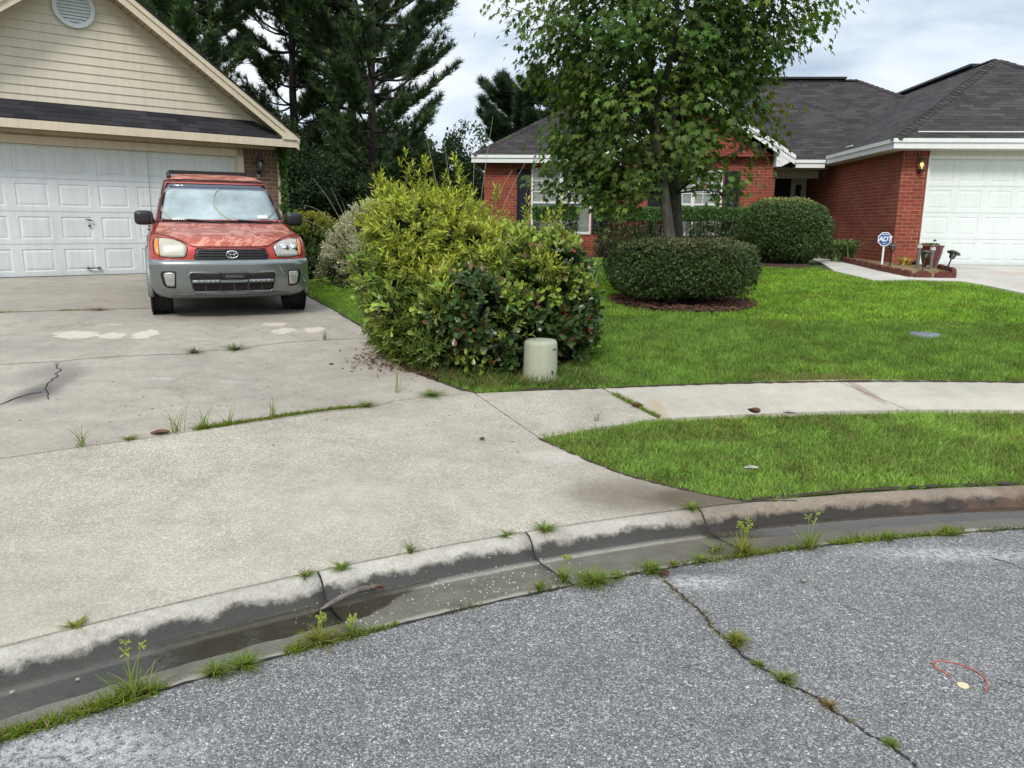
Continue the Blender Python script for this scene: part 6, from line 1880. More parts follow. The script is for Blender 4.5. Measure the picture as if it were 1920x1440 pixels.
pine(.9, 43.0, 7.4, 66, 'dark rounded pine behind the left end of the brick house roof', .22, 2.5, ts=1.7, col=(.042, .076, .038), dens=1.5)

# broadleaf trees and undergrowth in the gap
def bush_tree(x, y, lobes, n, leaf, col, seed, label, name='broadleaf_tree', cat='tree', trunk_h=None, mat='leaf', group=None):
    rng = np.random.RandomState(seed); zb = g1(x, y)
    root = empty(name, (x, y, zb), 0, label, cat, group)
    L = np.array(lobes, float)
    vol = L[:, 3] * L[:, 4] * L[:, 5]; k_ = rng.choice(len(L), n, p=vol / vol.sum())
    d = norm(rng.randn(n, 3)); r_ = rng.rand(n) ** .30
    P = L[k_, :3] + d * L[k_, 3:] * r_[:, None]
    # clumped: drop leaves where the noise is low so that gaps open
    keep = vnoise(P, 1.7, seed) + .35 * vnoise(P, 5, seed + 1) > .52; P = P[keep]; n = len(P); d = d[keep]
    P[:, 2] = np.maximum(P[:, 2], .02)
    c = tint(col, n, rng, .3, .1) * (.65 + .7 * vnoise(P, 1.2, seed + 2)[:, None])
    leaf_mesh('crown', P, norm(d + rng.randn(n, 3) * .7 + [0, 0, -.2]), norm(d + rng.randn(n, 3) * .6 + [0, 0, .5]), leaf * (.7 + .7 * rng.rand(n)), LEAF_OVAL if leaf > .1 else SMALL, M[mat], c, root)
    g = MB(); top = L[:, 2].max()
    g.tube([(0, 0, -.1), (.05, 0, top * .5), (0, .05, top)], [.10, .07, .02], 8)
    for i in range(14):
        q = L[rng.randint(len(L))]; z0_ = top * (.2 + .5 * rng.rand())
        g.tube([(.03, 0, z0_), (q[0] * .5, q[1] * .5, (z0_ + q[2]) / 2 + .1), (q[0] + rng.randn() * q[3] * .4, q[1], q[2] + rng.randn() * q[5] * .4)], [.035, .022, .008], 5)
    g.build('trunk', M['pinebark'], root, smooth=True)
    return root
dk = (.030, .056, .020)
bush_tree(-7.6, 24.5, [(0, 0, 1.4, 1.8, 1.4, 1.5), (-1.2, 0, 2.3, 1.3, 1.2, 1.3), (1.0, 0, 2.2, 1.3, 1.2, 1.2), (.2, .2, 3.2, 1.1, 1.1, 1.0)], 42000, .085, dk, 71, 'dark thick evergreen filling the gap right beside the tan house', mat='box_leaf')
bush_tree(-4.6, 25.5, [(0, 0, 1.0, 1.7, 1.2, 1.2), (-1.5, 0, 1.5, 1.2, 1, 1.3), (1.6, 0, 1.0, 1.3, 1, 1.1), (0, 0, 1.7, 1.0, 1, .8)], 34000, .085, dk, 72, 'dark undergrowth tree at the foot of the rightmost open pine', mat='box_leaf')
bush_tree(-2.1, 27.5, [(0, 0, 2.0, 1.1, 1.0, 1.9), (.9, 0, 1.8, 1.0, .9, 1.3), (-.8, .2, 3.3, .8, .8, .9), (.4, 0, 3.6, .8, .7, .8)], 22000, .10, (.040, .075, .026), 73, 'slender broadleaf tree between the open pine and the brick house', mat='leaf')
bush_tree(-.9, 33.0, [(0, 0, 2.6, 1.1, 1, 1.4), (.8, 0, 3.1, 1.0, .9, 1.0), (1.7, 0, 3.2, 1.0, .9, .9)], 13000, .11, (.08, .125, .03), 74, 'light green loose tree beyond the left corner of the brick house', mat='leaf')
bush_tree(-9.6, 22.5, [(0, 0, 4.0, .8, .8, 1.3), (.5, 0, 3.1, .8, .8, 1.0), (1.1, 0, 2.4, .8, .8, .9), (-.4, 0, 4.9, .6, .6, .7)], 7500, .11, (.12, .15, .045), 75, 'pale green small tree peeping over the roof edge of the tan house', mat='leaf')
bush_tree(-10.5, 27.0, [(0, 0, 1.8, 2.2, 1.4, 1.9), (2, 0, 3.2, 1.6, 1.2, 1.5), (-1.5, 0, 3.5, 1.5, 1.2, 1.6)], 22000, .10, dk, 76, 'dark evergreen hidden behind the tan house roof and the pale tree', mat='box_leaf')
# far tree line that reads as one mass
rng = np.random.RandomState(80)
n = 60000
X = rng.uniform(-34, 6, n); Y = 46 + 6 * rng.rand(n); top = 3.0 + 2.6 * vnoise(np.c_[X, X * 0, X * 0], .35, 4) + 1.2 * vnoise(np.c_[X, X * 0, X * 0], 1.3, 5)
top = top * np.interp(X, [-34, -16, -6, -2, 6], [1.5, 1.4, 1.05, .75, .6])
Z = .5 + top * rng.rand(n) ** .7
leaf_mesh('distant_treeline', np.c_[X, Y, Z], rng.randn(n, 3), rng.randn(n, 3) + [0, -1, .5], .28 + .2 * rng.rand(n), SMALL, M['box_leaf'], tint((.03, .052, .022), n, rng, .3, .1) * (.6 + .8 * vnoise(np.c_[X, Y, Z], .8, 6)[:, None]))['kind'] = 'stuff'

# ---------------- lawns
def blades(name, poly, dens, h, w, colA, colB, seed, holes=(), wild=.35, zoff=-.03, tpl=BLADE2, dead=.02, label=None, fade=None):
    rng = np.random.RandomState(seed)
    xs = [p[0] for p in poly]; ys = [p[1] for p in poly]
    area = (max(xs) - min(xs)) * (max(ys) - min(ys)); n = int(area * dens)
    P = np.c_[rng.uniform(min(xs), max(xs), n), rng.uniform(min(ys), max(ys), n)]
    P = P[inside(P, poly)]
    for hpoly in holes: P = P[~inside(P, hpoly)]
    if fade is not None: P = P[rng.rand(len(P)) < fade(P)]
    n = len(P)
    Z = G(P[:, 0], P[:, 1]) + zoff
    P3 = np.c_[P, Z]
    big = vnoise(np.c_[P, P[:, 0] * 0], .9, seed)[:, None]; mid = vnoise(np.c_[P, P[:, 0] * 0], 5.0, seed + 1)[:, None]
    c = np.array(colA) * (1 - big) + np.array(colB) * big
    c = c * (.72 + .5 * mid) * (1 + .28 * rng.randn(n, 1)).clip(.35, 1.8)
    fine = vnoise(np.c_[P, P[:, 0] * 0], 13.0, seed + 7)[:, None]; c = c * (.80 + .4 * fine); yl = (vnoise(np.c_[P, P[:, 0] * 0], 2.1, seed + 9) > .62)[:, None]; c = np.where(yl, c * [1.10, 1.03, 1.0], c)
    dryp = (np.hypot(P[:, 0] - 2.75, (P[:, 1] - 6.95) * 3) < .55) & (rng.rand(n) < .5)
    dd = (rng.rand(n) < dead * (1 + 4 * (mid[:, 0] < .3))) | dryp; c[dd] = np.array([.30, .24, .10]) * (.6 + .6 * rng.rand(dd.sum(), 1))
    A = norm(np.c_[rng.randn(n, 2) * wild, np.ones(n)]); N = norm(np.c_[rng.randn(n, 2), np.zeros(n)])
    hh = h * (.55 + .65 * rng.rand(n)) * (.85 + .3 * mid[:, 0])
    return leaf_mesh(name, P3, A, N, np.c_[w * (.7 + .6 * rng.rand(n)), hh], tpl, M['grass'], c)
ring_in = [(2.4 + .97 * math.cos(a), 10.98 + .79 * math.sin(a)) for a in np.linspace(0, 2 * math.pi, 40)[:-1]]
valve_hole = [(4.84 + .17 * math.cos(a), 8.98 + .13 * math.sin(a)) for a in np.linspace(0, 2 * math.pi, 20)[:-1]]
front_edge = [pol(2.44 + .0 * a, a) for a in np.linspace(ang_of(.80, 6.45), 42, 40)]
de2 = off_curve(drive_edge, -.035)
lawn_near = [(-2.85, 10.96)] + [(p[0] + .03, p[1] + .01) for p in drive_edge[1:]] + [(.02, 6.33), (.76, 6.44)] + front_edge + [(11.5, 9.0), (8.0, 9.6), (2.5, 9.8), (-1.0, 9.9)]
wl = [(p[0] - .03, p[1] - .03) for p in walkR]
lawn_far = [(-2.86, 10.96), (-2.3, 9.85), (-1.0, 9.9), (2.5, 9.8), (8.0, 9.6), (9.05, 9.35), (8.4, 10.75), (7.85, 11.95), (7.78, 12.95), (7.66, 13.36), (7.0, 13.58), (6.24, 13.43), (6.15, 15.0), (6.05, 15.6), (5.4, 15.55), (4.65, 16.15), (5.25, 17.6), RW(5.0, 18.98), RW(2.0, 19.28), RW(-2.3, 19.38), (-3.4, 19.5), (-3.4, 12.1)]
blades('lawn_grass_near', lawn_near, 6600, .056, .0075, (.150, .262, .050), (.198, .322, .062), 91, holes=[valve_hole, bb_])['kind'] = 'stuff'
blades('lawn_grass_far', lawn_far, 2700, .062, .013, (.185, .330, .050), (.238, .395, .060), 92, holes=[ring_in])['kind'] = 'stuff'  # brighter than the near blades: grazing view and sunlight put into the colour
# verge between sidewalk and kerb
vt = [(0.20, 5.13), (0.54, 5.34), (0.87, 5.49), (1.14, 5.60)]
verge = list(reversed([(p[0] + .015, p[1] + .015) for p in verge_edge])) + vt + [pol(1.50, a) for a in np.linspace(ang_of(1.2, 5.62), 42, 30)] + [pol(.05, a) for a in np.linspace(42, ang_of(1.66, 4.17), 40)]
blades('verge_grass', verge, 12500, .055, .0068, (.180, .292, .060), (.235, .350, .078), 93, wild=.75, dead=.035)['kind'] = 'stuff'
# shaggier grass round the foot of the bush and pedestal
foot = [(-.95, 6.92), (-.66, 6.60), (-.42, 6.34), (0.0, 6.40), (.75, 6.48), (.9, 6.7), (.55, 7.0), (0.1, 6.85), (-.4, 6.8), (-.75, 7.0)]
blades('shaggy_grass', foot, 3200, .13, .008, (.07, .13, .025), (.12, .20, .035), 94, wild=.8, dead=.15)['kind'] = 'stuff'
blades('bed_edge_grass', [RW(7.5, 16.6), RW(7.2, 15.2), (7.2, 14.1), (7.9, 13.95), (8.15, 14.5)], 700, .07, .008, (.30, .24, .09), (.36, .28, .11), 95, wild=1.1, dead=.3, zoff=.03)['kind'] = 'stuff'

# grass in the seams: nobody could count it
def seam_grass(name, pts, n, h, seed, wdt=.012, col=(.16, .23, .03), zf=None, zo=0.0, patchy=.0, wild=.9, thick=.0045):
    rng = np.random.RandomState(seed)
    R_ = np.array(resample(pts, .02, closed=False)); P = []
    i = rng.randint(0, len(R_), n); P = R_[i] + rng.randn(n, 2) * wdt
    m = vnoise(np.c_[P, P[:, :1] * 0], 6.0, seed) > patchy; P = P[m]; n = len(P)
    Z = (zf(P[:, 0], P[:, 1]) if zf else G(P[:, 0], P[:, 1])) + zo
    c = tint(col, n, rng, .25, .1); br = rng.rand(n) < .15; c[br] = tint((.30, .24, .11), br.sum(), rng, .2, .1)
    hh = h * (.35 + .9 * rng.rand(n)) * (.5 + vnoise(np.c_[P, P[:, :1] * 0], 4.0, seed + 3))
    leaf_mesh(name, np.c_[P, Z], norm(np.c_[rng.randn(n, 2) * wild, np.ones(n)]), np.c_[rng.randn(n, 2), np.zeros(n)], np.c_[np.full(n, thick), hh], BLADE2, M['grass'], c)['kind'] = 'stuff'
asp_pts = lambda a0, a1, o=0: [(C0[0] + (9.44 + o) * math.sin(rad(a)), C0[1] + (9.44 + o) * math.cos(rad(a))) for a in np.linspace(a0, a1, 40)]
aa = lambda x, y: ang_of(x, y)
seam_grass('seam_grass_gutter_left', asp_pts(aa(-1.62, 2.02), aa(-1.19, 2.32)), 1100, .045, 101, .014, zf=flat, wild=1.0, patchy=.25)
seam_grass('seam_grass_gutter_middle', asp_pts(aa(-.80, 2.55), aa(-.44, 2.77)), 500, .035, 102, .012, zf=flat, patchy=.35)
seam_grass('seam_grass_gutter_right', asp_pts(aa(.85, 3.36), aa(2.35, 3.76)), 1700, .036, 103, .013, zf=flat, patchy=.32)
seam_grass('seam_moss_gutter', asp_pts(aa(-1.6, 2.02), aa(2.9, 3.84)), 2600, .018, 104, .012, col=(.10, .13, .03), zf=flat, patchy=.45)
seam_grass('seam_grass_driveway', [(-2.12, 5.0), (-1.81, 5.24), (-1.6, 5.4), (-1.35, 5.57), (-1.14, 5.67)], 2200, .034, 105, .012, patchy=.12)
seam_grass('seam_grass_sidewalk', [(.80, 6.36), (.92, 6.05), (1.02, 5.82), (1.12, 5.62)], 900, .045, 106, .012, patchy=.4)
seam_grass('seam_grass_asphalt', RC[:14], 260, .022, 107, .008, col=(.22, .19, .06), zf=flat, patchy=.5, wild=1.6)
seam_grass('seam_grass_far_joint', [(-5.9, 8.6), (-5.42, 8.86), (-4.85, 9.08)], 500, .03, 108, .015, patchy=.5)

# ---------------- individual weeds
def weed(x, y, z, n, h, spread, label, seed, col=(.14, .21, .035), name='weed_tuft', seeds=0, w=.006, upright=.6, group=None):
    rng = np.random.RandomState(seed)
    root = empty(name, (x, y, z), 0, label, 'weed', group)
    k = 5; V = []; F = []; C = []
    for i in range(n):
        a_ = rng.rand() * 6.283; lean_ = (1 - upright) * rng.rand() + .18; hh = h * (.35 + .55 * rng.rand()); s_ = spread * lean_ * 1.35
        col_ = np.array(col) * (.7 + .6 * rng.rand()) if rng.rand() > .12 else np.array([.32, .26, .12]); base = len(V); bx, by = rng.randn(2) * spread * .10
        for j in range(k + 1):
            t_ = j / k; r_ = s_ * (.3 * t_ + .7 * t_ * t_); z_ = hh * (t_ - .25 * lean_ * t_ * t_ * 2); ww = w * (1 - t_ ** 2) / 2 + .0006
            V += [(bx + r_ * math.cos(a_) - math.sin(a_) * ww, by + r_ * math.sin(a_) + math.cos(a_) * ww, z_), (bx + r_ * math.cos(a_) + math.sin(a_) * ww, by + r_ * math.sin(a_) - math.cos(a_) * ww, z_)]; C += [col_, col_]
            if j < k: F.append((base + 2 * j, base + 2 * j + 1, base + 2 * j + 3, base + 2 * j + 2))
    np_mesh('blades', V, F, M['grass'], np.array(C), root)
    if seeds:
        g = MB()
        for i in range(seeds):
            a_ = rng.rand() * 6.283; r_ = spread * .28 * rng.rand(); hh = h * (1.0 + .5 * rng.rand())
            g.tube([(0, 0, 0), (r_ * .5 * math.cos(a_), r_ * .5 * math.sin(a_), hh * .55), (r_ * math.cos(a_), r_ * math.sin(a_), hh)], .0014, 4)
            for q in range(7):
                b_ = rng.rand() * 6.283; zz = hh + rng.uniform(-.02, .012)
                g.tube([(r_ * math.cos(a_), r_ * math.sin(a_), hh - .012), (r_ * math.cos(a_) + .016 * math.cos(b_), r_ * math.sin(a_) + .016 * math.sin(b_), zz)], [.001, .0035], 4)
        g.build('seed_head', M['seed'], root)
    return root
M['seed'] = plain('seed_head', (.24, .29, .04), .7)
def G1z(x, y): return g1(x, y)
W_ = [  # x, y, z(None = paving), n, h, spread, seeds, label
    (-2.67, 4.59, None, 16, .22, .22, 0, 'tall sparse weed in the driveway joint nearest the left edge of the photo'),
    (-2.45, 4.76, None, 50, .035, .10, 0, 'flat grass mat in the driveway joint, second from the left'),
    (-2.22, 4.93, None, 14, .26, .20, 0, 'sparse wiry weed beside a dead leaf in the driveway joint'),
    (-2.08, 5.03, None, 22, .20, .18, 0, 'spiky weed right of the dead leaf in the driveway joint'),
    (-1.95, 5.12, None, 14, .24, .16, 0, 'thin leaning weed in the driveway joint before the grassy stretch'),
    (-1.71, 5.33, None, 12, .20, .12, 0, 'single upright weed at the start of the grassy stretch of joint'),
    (-1.10, 5.68, None, 70, .065, .11, 0, 'dense little grass clump in the driveway joint below the big shrub'),
    (-.64, 6.04, None, 110, .06, .18, 0, 'wide grass patch where the joint meets the shrub bed'),
    (-.92, 6.10, None, 6, .42, .12, 0, 'one tall wispy stalk at the edge of the shrub bed'),
    (-2.96, 7.08, None, 55, .09, .16, 0, 'left one of two dark grass tufts on the hairline driveway crack'),
    (-2.66, 7.27, None, 80, .09, .20, 0, 'right one of two dark grass tufts on the hairline driveway crack'),
    (-1.94, 7.86, None, 16, .17, .10, 0, 'small upright grass blade tuft near the lawn edge of the driveway'),
    (-4.87, 9.05, None, 60, .06, .22, 0, 'brownish weed in the far driveway joint left of the suv tyre'),
    (-.88, 3.085, .05, 45, .035, .06, 0, 'green tuft behind the kerb just left of the joint above the branch'),
    (-.745, 3.16, .05, 60, .04, .07, 0, 'green tuft behind the kerb just right of the joint above the branch'),
    (-.46, 3.335, .05, 26, .10, .07, 0, 'upright spiky tuft behind the middle of the kerb'),
    (-.02, 3.55, .05, 40, .035, .06, 0, 'small tuft behind the kerb left of the middle joint'),
    (.17, 3.62, .05, 70, .05, .09, 0, 'tuft behind the kerb right of the middle joint'),
    (.98, 3.93, .05, 70, .06, .09, 0, 'bright tuft in the kerb joint by the grass tip'),
    (-1.63, 2.645, .05, 40, .03, .07, 0, 'yellowish tuft behind the kerb at the far left'),
    (-1.02, 2.42, .0, 110, .06, .08, 0, 'left one of a pair of clumps at the asphalt edge, far left'),
    (-.94, 2.47, .0, 120, .06, .09, 0, 'right one of a pair of clumps at the asphalt edge, far left'),
    (-.71, 2.63, .0, 120, .085, .10, 4, 'clump with yellow seed heads at the asphalt edge below the branch'),
    (-.60, 2.70, .0, 40, .06, .08, 3, 'thin seeding sedge right of the clump below the branch'),
    (-.79, 2.58, .0, 60, .04, .06, 0, 'low yellow tuft left of the clump with seed heads'),
    (-1.24, 2.28, .0, 30, .15, .16, 3, 'tall wispy sedge standing in the grassy seam at bottom left'),
    (.13, 3.075, .0, 55, .07, .05, 0, 'narrow tuft at the asphalt edge left of the big round clump'),
    (.24, 3.17, .0, 45, .09, .08, 2, 'tuft standing in the gutter behind the big round clump'),
    (.37, 3.14, .0, 240, .085, .11, 0, 'big round grass clump at the asphalt edge, middle of the photo'),
    (.48, 3.20, .0, 60, .05, .06, 0, 'small bright tuft right of the big round clump'),
    (.64, 3.255, .0, 130, .085, .08, 0, 'green clump beside the start of the asphalt crack'),
    (.76, 3.33, .0, 40, .05, .04, 0, 'little yellow tuft right of the start of the asphalt crack'),
    (.90, 3.39, .0, 70, .05, .08, 0, 'low leafy tuft at the asphalt edge before the tall sedge'),
    (1.12, 3.46, .0, 90, .13, .13, 6, 'tallest weed with yellow flower heads standing in the gutter'),
    (1.00, 3.53, -.01, 30, .07, .12, 0, 'sprawling tuft in the gutter left of the tallest weed'),
    (1.47, 3.55, .0, 50, .13, .16, 3, 'spreading sedge right of the tallest weed in the gutter'),
    (1.92, 3.67, .0, 60, .07, .08, 0, 'bushy tuft on the pale gutter rim, right side'),
    (2.27, 3.74, .0, 70, .06, .08, 0, 'last dense tuft on the gutter rim at the right'),
    (.86, 2.65, .0, 130, .075, .06, 0, 'largest yellow green tuft growing in the asphalt crack'),
    (.90, 2.51, .0, 50, .03, .035, 0, 'tiny bright tuft in the asphalt crack below the largest one'),
    (.96, 2.42, .0, 90, .04, .06, 0, 'flat tuft in the asphalt crack, second below the largest one'),
    (1.055, 2.27, .0, 60, .04, .035, 0, 'brown dry tuft in the lower asphalt crack'),
    (1.17, 2.08, .0, 60, .03, .035, 0, 'lowest tuft in the asphalt crack near the photo edge'),
    (1.05, 4.5, None, 10, .20, .08, 0, 'thin tall stalk standing up from the verge grass'),
    (.62, 5.5, None, 8, .18, .12, 0, 'thin stalks by the sidewalk joint at the verge'),
]
for i, (x, y, z, n_, h_, s_, sd_, lb) in enumerate(W_):
    z = g1(x, y) if z is None else z
    cl = (.15, .22, .035)
    if 'dark' in lb: cl = (.07, .12, .03)
    if 'brown' in lb: cl = (.24, .18, .08)
    if 'yellow' in lb: cl = (.20, .22, .035)
    weed(x, y, z, n_, h_, s_, lb, 200 + i, cl, seeds=sd_, group='weeds in the cracks', upright=.35 if h_ < .1 else .55, w=.005 if h_ < .1 else .0045)

# ------------------------------------------------------------------ small things
# utility pedestal
px_, py_ = .25, 6.74; zb = g1(px_, py_)
PD = empty('utility_pedestal', (px_, py_, zb), rad(8), 'pale green domed utility pedestal half covered by the shrub', 'utility box')
g = MB(); g.lathe([(.155, -.03), (.153, .02), (.148, .30), (.143, .325), (.128, .338), (.10, .343), (.001, .345)], n=40, cap=False); g.build('cover', M['ped'], PD, smooth=True)
g = MB(); g.lathe([(.004, 0), (.009, .004), (.009, .012)], (.085, -.128, .075), 10, M=Matrix.Rotation(rad(90), 3, 'X')); g.lathe([(.004, 0), (.006, .006)], (.085, -.128, .055), 8, M=Matrix.Rotation(rad(90), 3, 'X')); g.box((.10, -.103, .27), (.05, .02, .006), rz=rad(38)); g.build('lock', M['black_metal'], PD)
g = MB(); g.lathe([(.15, -.01), (.17, -.01), (.17, .012), (.15, .014)], n=30, cap=False); g.build('base_ring', M['ped'], PD)
# valve cover in the lawn
vx, vy = 4.84, 8.98
g = MB(); g.lathe([(.001, .014), (.14, .014), (.145, .010), (.165, .010), (.175, -.03)], (vx, vy, g1(vx, vy)), 32, cap=False)
for a_ in range(6): g.tube([(vx + .11 * math.cos(a_), vy + .11 * math.sin(a_), g1(vx, vy) + .016), (vx + .02 * math.cos(a_), vy + .02 * math.sin(a_), g1(vx, vy) + .016)], .004, 4)
tag(g.build('valve_cover', plain('grey_plastic', (.17, .19, .21), .5, var=.2, vs=20), smooth=True), 'round grey valve cover sunk in the lawn', 'cover')
# orange wire and cream cap on the asphalt
g = MB(); wr = [(1.56, 2.455), (1.545, 2.475), (1.532, 2.50), (1.538, 2.535), (1.57, 2.555), (1.61, 2.548), (1.645, 2.522), (1.668, 2.48), (1.672, 2.44), (1.658, 2.40), (1.63, 2.365)]
g.tube([(x, y, .004 + .003 * math.sin(i)) for i, (x, y) in enumerate(wr)], .0024, 6); tag(g.build('wire', M['orange'], smooth=True), 'thin orange wire curled on the asphalt at the right', 'wire')
g = MB(); g.lathe([(.019, .0005), (.019, .004), (.016, .0055), (.001, .0055)], (1.572, 2.40, 0), 24); tag(g.build('bottle_cap', M['cap']), 'small cream disc lying on the asphalt inside the curl of orange wire', 'disc')
# branch in the gutter
BR = empty('branch', (-.72, 3.03, -.01), 0, 'bleached broken branch lying in the gutter against the kerb', 'branch')
def relb(p): return (p[0] + .72, p[1] - 3.03, p[2] + .01)
g = MB(); g.tube([relb(p) for p in ((-.80, 2.905, -.028), (-.76, 2.96, -.018), (-.71, 3.015, -.006), (-.65, 3.06, .004), (-.59, 3.085, .006), (-.55, 3.09, .004))], [.004, .010, .013, .013, .014, .008], 8)
g.build('stick', M['stickm'] if 'stickm' in M else M['wood'], BR, smooth=True)
g = MB(); rng = random.Random(4)
for i in range(14):
    a_ = rng.uniform(-.9, .7); L_ = rng.uniform(.03, .075)
    b_ = (-.60 + rng.uniform(-.04, .03), 3.08, .004)
    g.tube([relb(b_), relb((b_[0] + L_ * math.cos(a_) * .8, b_[1] + L_ * math.sin(a_) * .6, .004 + rng.uniform(-.01, .03)))], [.006, .0015], 5)
g.build('splintered_end', M['deadleaf'], BR)
# pebbles
for i, (x, y, z, s_, lb) in enumerate(((1.31, 3.185, .004, .014, 'pale pebble on the asphalt below the gutter sedges'), (-1.68, 2.335, -.022, .011, 'white pebble in the shallow water at the far left'), (-1.50, 2.41, -.02, .008, 'tiny white pebble in the shallow water right of the larger one'))):
    g = MB(); g.lathe([(.001, -.45 * s_), (.7 * s_, -.3 * s_), (s_, 0), (.7 * s_, .4 * s_), (.001, .5 * s_)], (x, y, z + .004), 10, cap=False); tag(g.build('pebble', M['stone'], smooth=True), lb, 'pebble', 'pebbles in the street')
g = MB(); rr = random.Random(9)
for i in range(260):       # shell grit washed out of the kerb: uncountable
    a_ = rr.uniform(J[0] - 1, J[1] + 1); r_ = rr.uniform(9.5, 9.90); zz = float(np.interp(-r_, [-q[0] for q in prof[3:-1]], [q[1] for q in prof[3:-1]]))
    s_ = rr.uniform(.0015, .0045); x, y = C0[0] + r_ * math.sin(rad(a_)), C0[1] + r_ * math.cos(rad(a_))
    g.box((x, y, zz + s_ * .4), (s_ * 1.6, s_, s_ * .8), rz=rr.uniform(0, 3))
tag(g.build('shell_grit', M['paint_grit'] if 'paint_grit' in M else plain('paint_grit', (.62, .60, .52), .7)), kind='stuff')
# curled dead leaves and litter
def dead_leaf(x, y, z, s_, rz, lb, mat='deadleaf', name='dead_leaf', cat='leaf', curl=.5, group='dead leaves on the ground'):
    V = []; F = []; nx, ny = 7, 9
    for j in range(ny):
        t_ = j / (ny - 1); w_ = .32 * math.sin(math.pi * (.08 + .9 * t_)) ** .8
        for i in range(nx):
            q = (i / (nx - 1) * 2 - 1); V.append((q * w_ * s_, (t_ - .5) * s_, s_ * curl * (.55 * q * q * w_ * 2 + .28 * (t_ - .5) ** 2 * 2) + .003))
    for j in range(ny - 1):
        for i in range(nx - 1): F.append((j * nx + i, j * nx + i + 1, (j + 1) * nx + i + 1, (j + 1) * nx + i))
    me = bpy.data.meshes.new(name); me.from_pydata(V, [], F); me.update()
    o = link_mesh(name, me, M[mat], None, True); o.location = (x, y, z); o.rotation_euler = (0, 0, rz)
    return tag(o, lb, cat, group)
dead_leaf(-2.31, 4.88, g1(-2.31, 4.88), .12, 1.9, 'large curled brown leaf lying in the driveway joint')
dead_leaf(1.83, 5.66, g1(1.83, 5.66) + .04, .11, .6, 'curled brown leaf at the top edge of the verge grass', curl=1.0)
dead_leaf(.98, 5.88, g1(.98, 5.88), .09, 1.2, 'curled brown leaf on the joint between the sidewalk flags', curl=1.0)
dead_leaf(2.09, 5.63, g1(2.09, 5.63) + .05, .10, 1.3, 'pale stick-like leaf on the verge grass', 'stone')
dead_leaf(1.44, 4.42, g1(1.44, 4.42) + .055, .09, 1.5, 'pale crumpled leaf on the verge grass near the kerb', 'stone')
dead_leaf(.70, 3.24, .004, .06, .3, 'reddish curled leaf by the clump at the start of the crack', 'edging')
dead_leaf(-.2, 5.0, g1(-.2, 5.0), .055, .5, 'small brown leaf on the driveway apron', curl=.8)
dead_leaf(-1.65, 6.9, g1(-1.65, 6.9), .05, 1.4, 'short dark twig piece on the driveway near the shrub', 'crack')
dead_leaf(-3.9, 5.55, g1(-3.9, 5.55), .06, 1.5, 'dark twig piece on the driveway left of the crack stain', 'crack')
g = MB(); rr = random.Random(3)
for i in range(420):
    if i < 230: x, y = -1.28 + rr.gauss(0, .13), 7.22 + rr.gauss(0, .22)
    else:
        t_ = rr.random(); x, y = -1.2 + t_ * .9 + rr.gauss(0, .05), 6.95 - t_ * .5 + rr.gauss(0, .06)
    s_ = rr.uniform(.012, .04); z = g1(x, y) + rr.uniform(.004, .018)
    Mx_ = Matrix.Rotation(rr.uniform(0, 6.28), 3, 'Z') @ Matrix.Rotation(rr.uniform(-.6, .6), 3, 'X')
    g.box((x, y, z), (s_, s_ * .45, .002), M=Mx_)
tag(g.build('leaf_litter', M['deadleaf']), kind='stuff')
g = MB()
for i in range(700):
    a_ = rr.uniform(0, 6.28); r_ = math.sqrt(rr.uniform(.3, 1.12)); x, y = 2.4 + 1.0 * r_ * math.cos(a_), 10.98 + .82 * r_ * math.sin(a_)
    s_ = rr.uniform(.02, .06); Mx_ = Matrix.Rotation(rr.uniform(0, 6.28), 3, 'Z') @ Matrix.Rotation(rr.uniform(-.7, .7), 3, 'X')
    g.box((x, y, g1(x, y) + .03 + rr.uniform(0, .02)), (s_, s_ * .5, s_ * .3), M=Mx_)
tag(g.build('mulch_chips', M['mulch2'] if 'mulch2' in M else plain('mulch2', (.13, .06, .04), .95, var=.5, vs=30)), kind='stuff')
g = MB()
for i in range(130):      # scattered crumbs on concrete and street
    x, y = (rr.uniform(-3.5, .2), rr.uniform(4.6, 8.5)) if i < 150 else (rr.uniform(-2, 1), rr.uniform(3.4, 4.8))
    if not inside(np.array([(x, y)]), [(-7, 3), (1.0, 4.0), (.2, 5.1), (-.3, 6.1), (-1.3, 7.0), (-2.5, 9.5), (-7, 9.5)])[0] or math.hypot(x - C0[0], y - C0[1]) < RB + .05: continue
    s_ = rr.uniform(.003, .010); g.box((x, y, g1(x, y) + .001), (s_ * 2, s_ * .6, .003), rz=rr.uniform(0, 3))
tag(g.build('crumbs', M['crack']), kind='stuff')

# yard sign: blue octagon
sx_, sy_ = 7.46, 15.76; zb = g1(sx_, sy_)
SG = empty('yard_sign', (sx_, sy_, zb), rad(-4), 'small blue octagonal security sign on a white stake in the corner bed', 'sign')
g = MB(); g.bb(-.017, .017, -.006, .006, 0, .48); g.build('stake', M['paint_white'], SG)
def octo(r_): return [(r_ * math.cos(rad(22.5 + 45 * i)), .57 + r_ * math.sin(rad(22.5 + 45 * i))) for i in range(8)]
g = MB(); g.prism(octo(.145), -.018, -.008); pn = g.build('sign_panel', M['paint_white'], SG)
g = MB(); g.prism(octo(.128), -.021, -.0185); g.build('blue_face', M['sign_blue'], pn)
fc = bpy.data.curves.new('lettering', 'FONT'); fc.body = 'ADT'; fc.size = .135; fc.extrude = .001; fc.align_x = 'CENTER'; fc.align_y = 'CENTER'; fc.offset = .003; fc.shear = .12; fc.space_character = .88
ft = bpy.data.objects.new('lettering_curve', fc); COL.objects.link(ft); bpy.context.view_layer.update(); lm = bpy.data.meshes.new_from_object(ft.evaluated_get(bpy.context.evaluated_depsgraph_get())); lm.materials.clear(); bpy.data.objects.remove(ft)
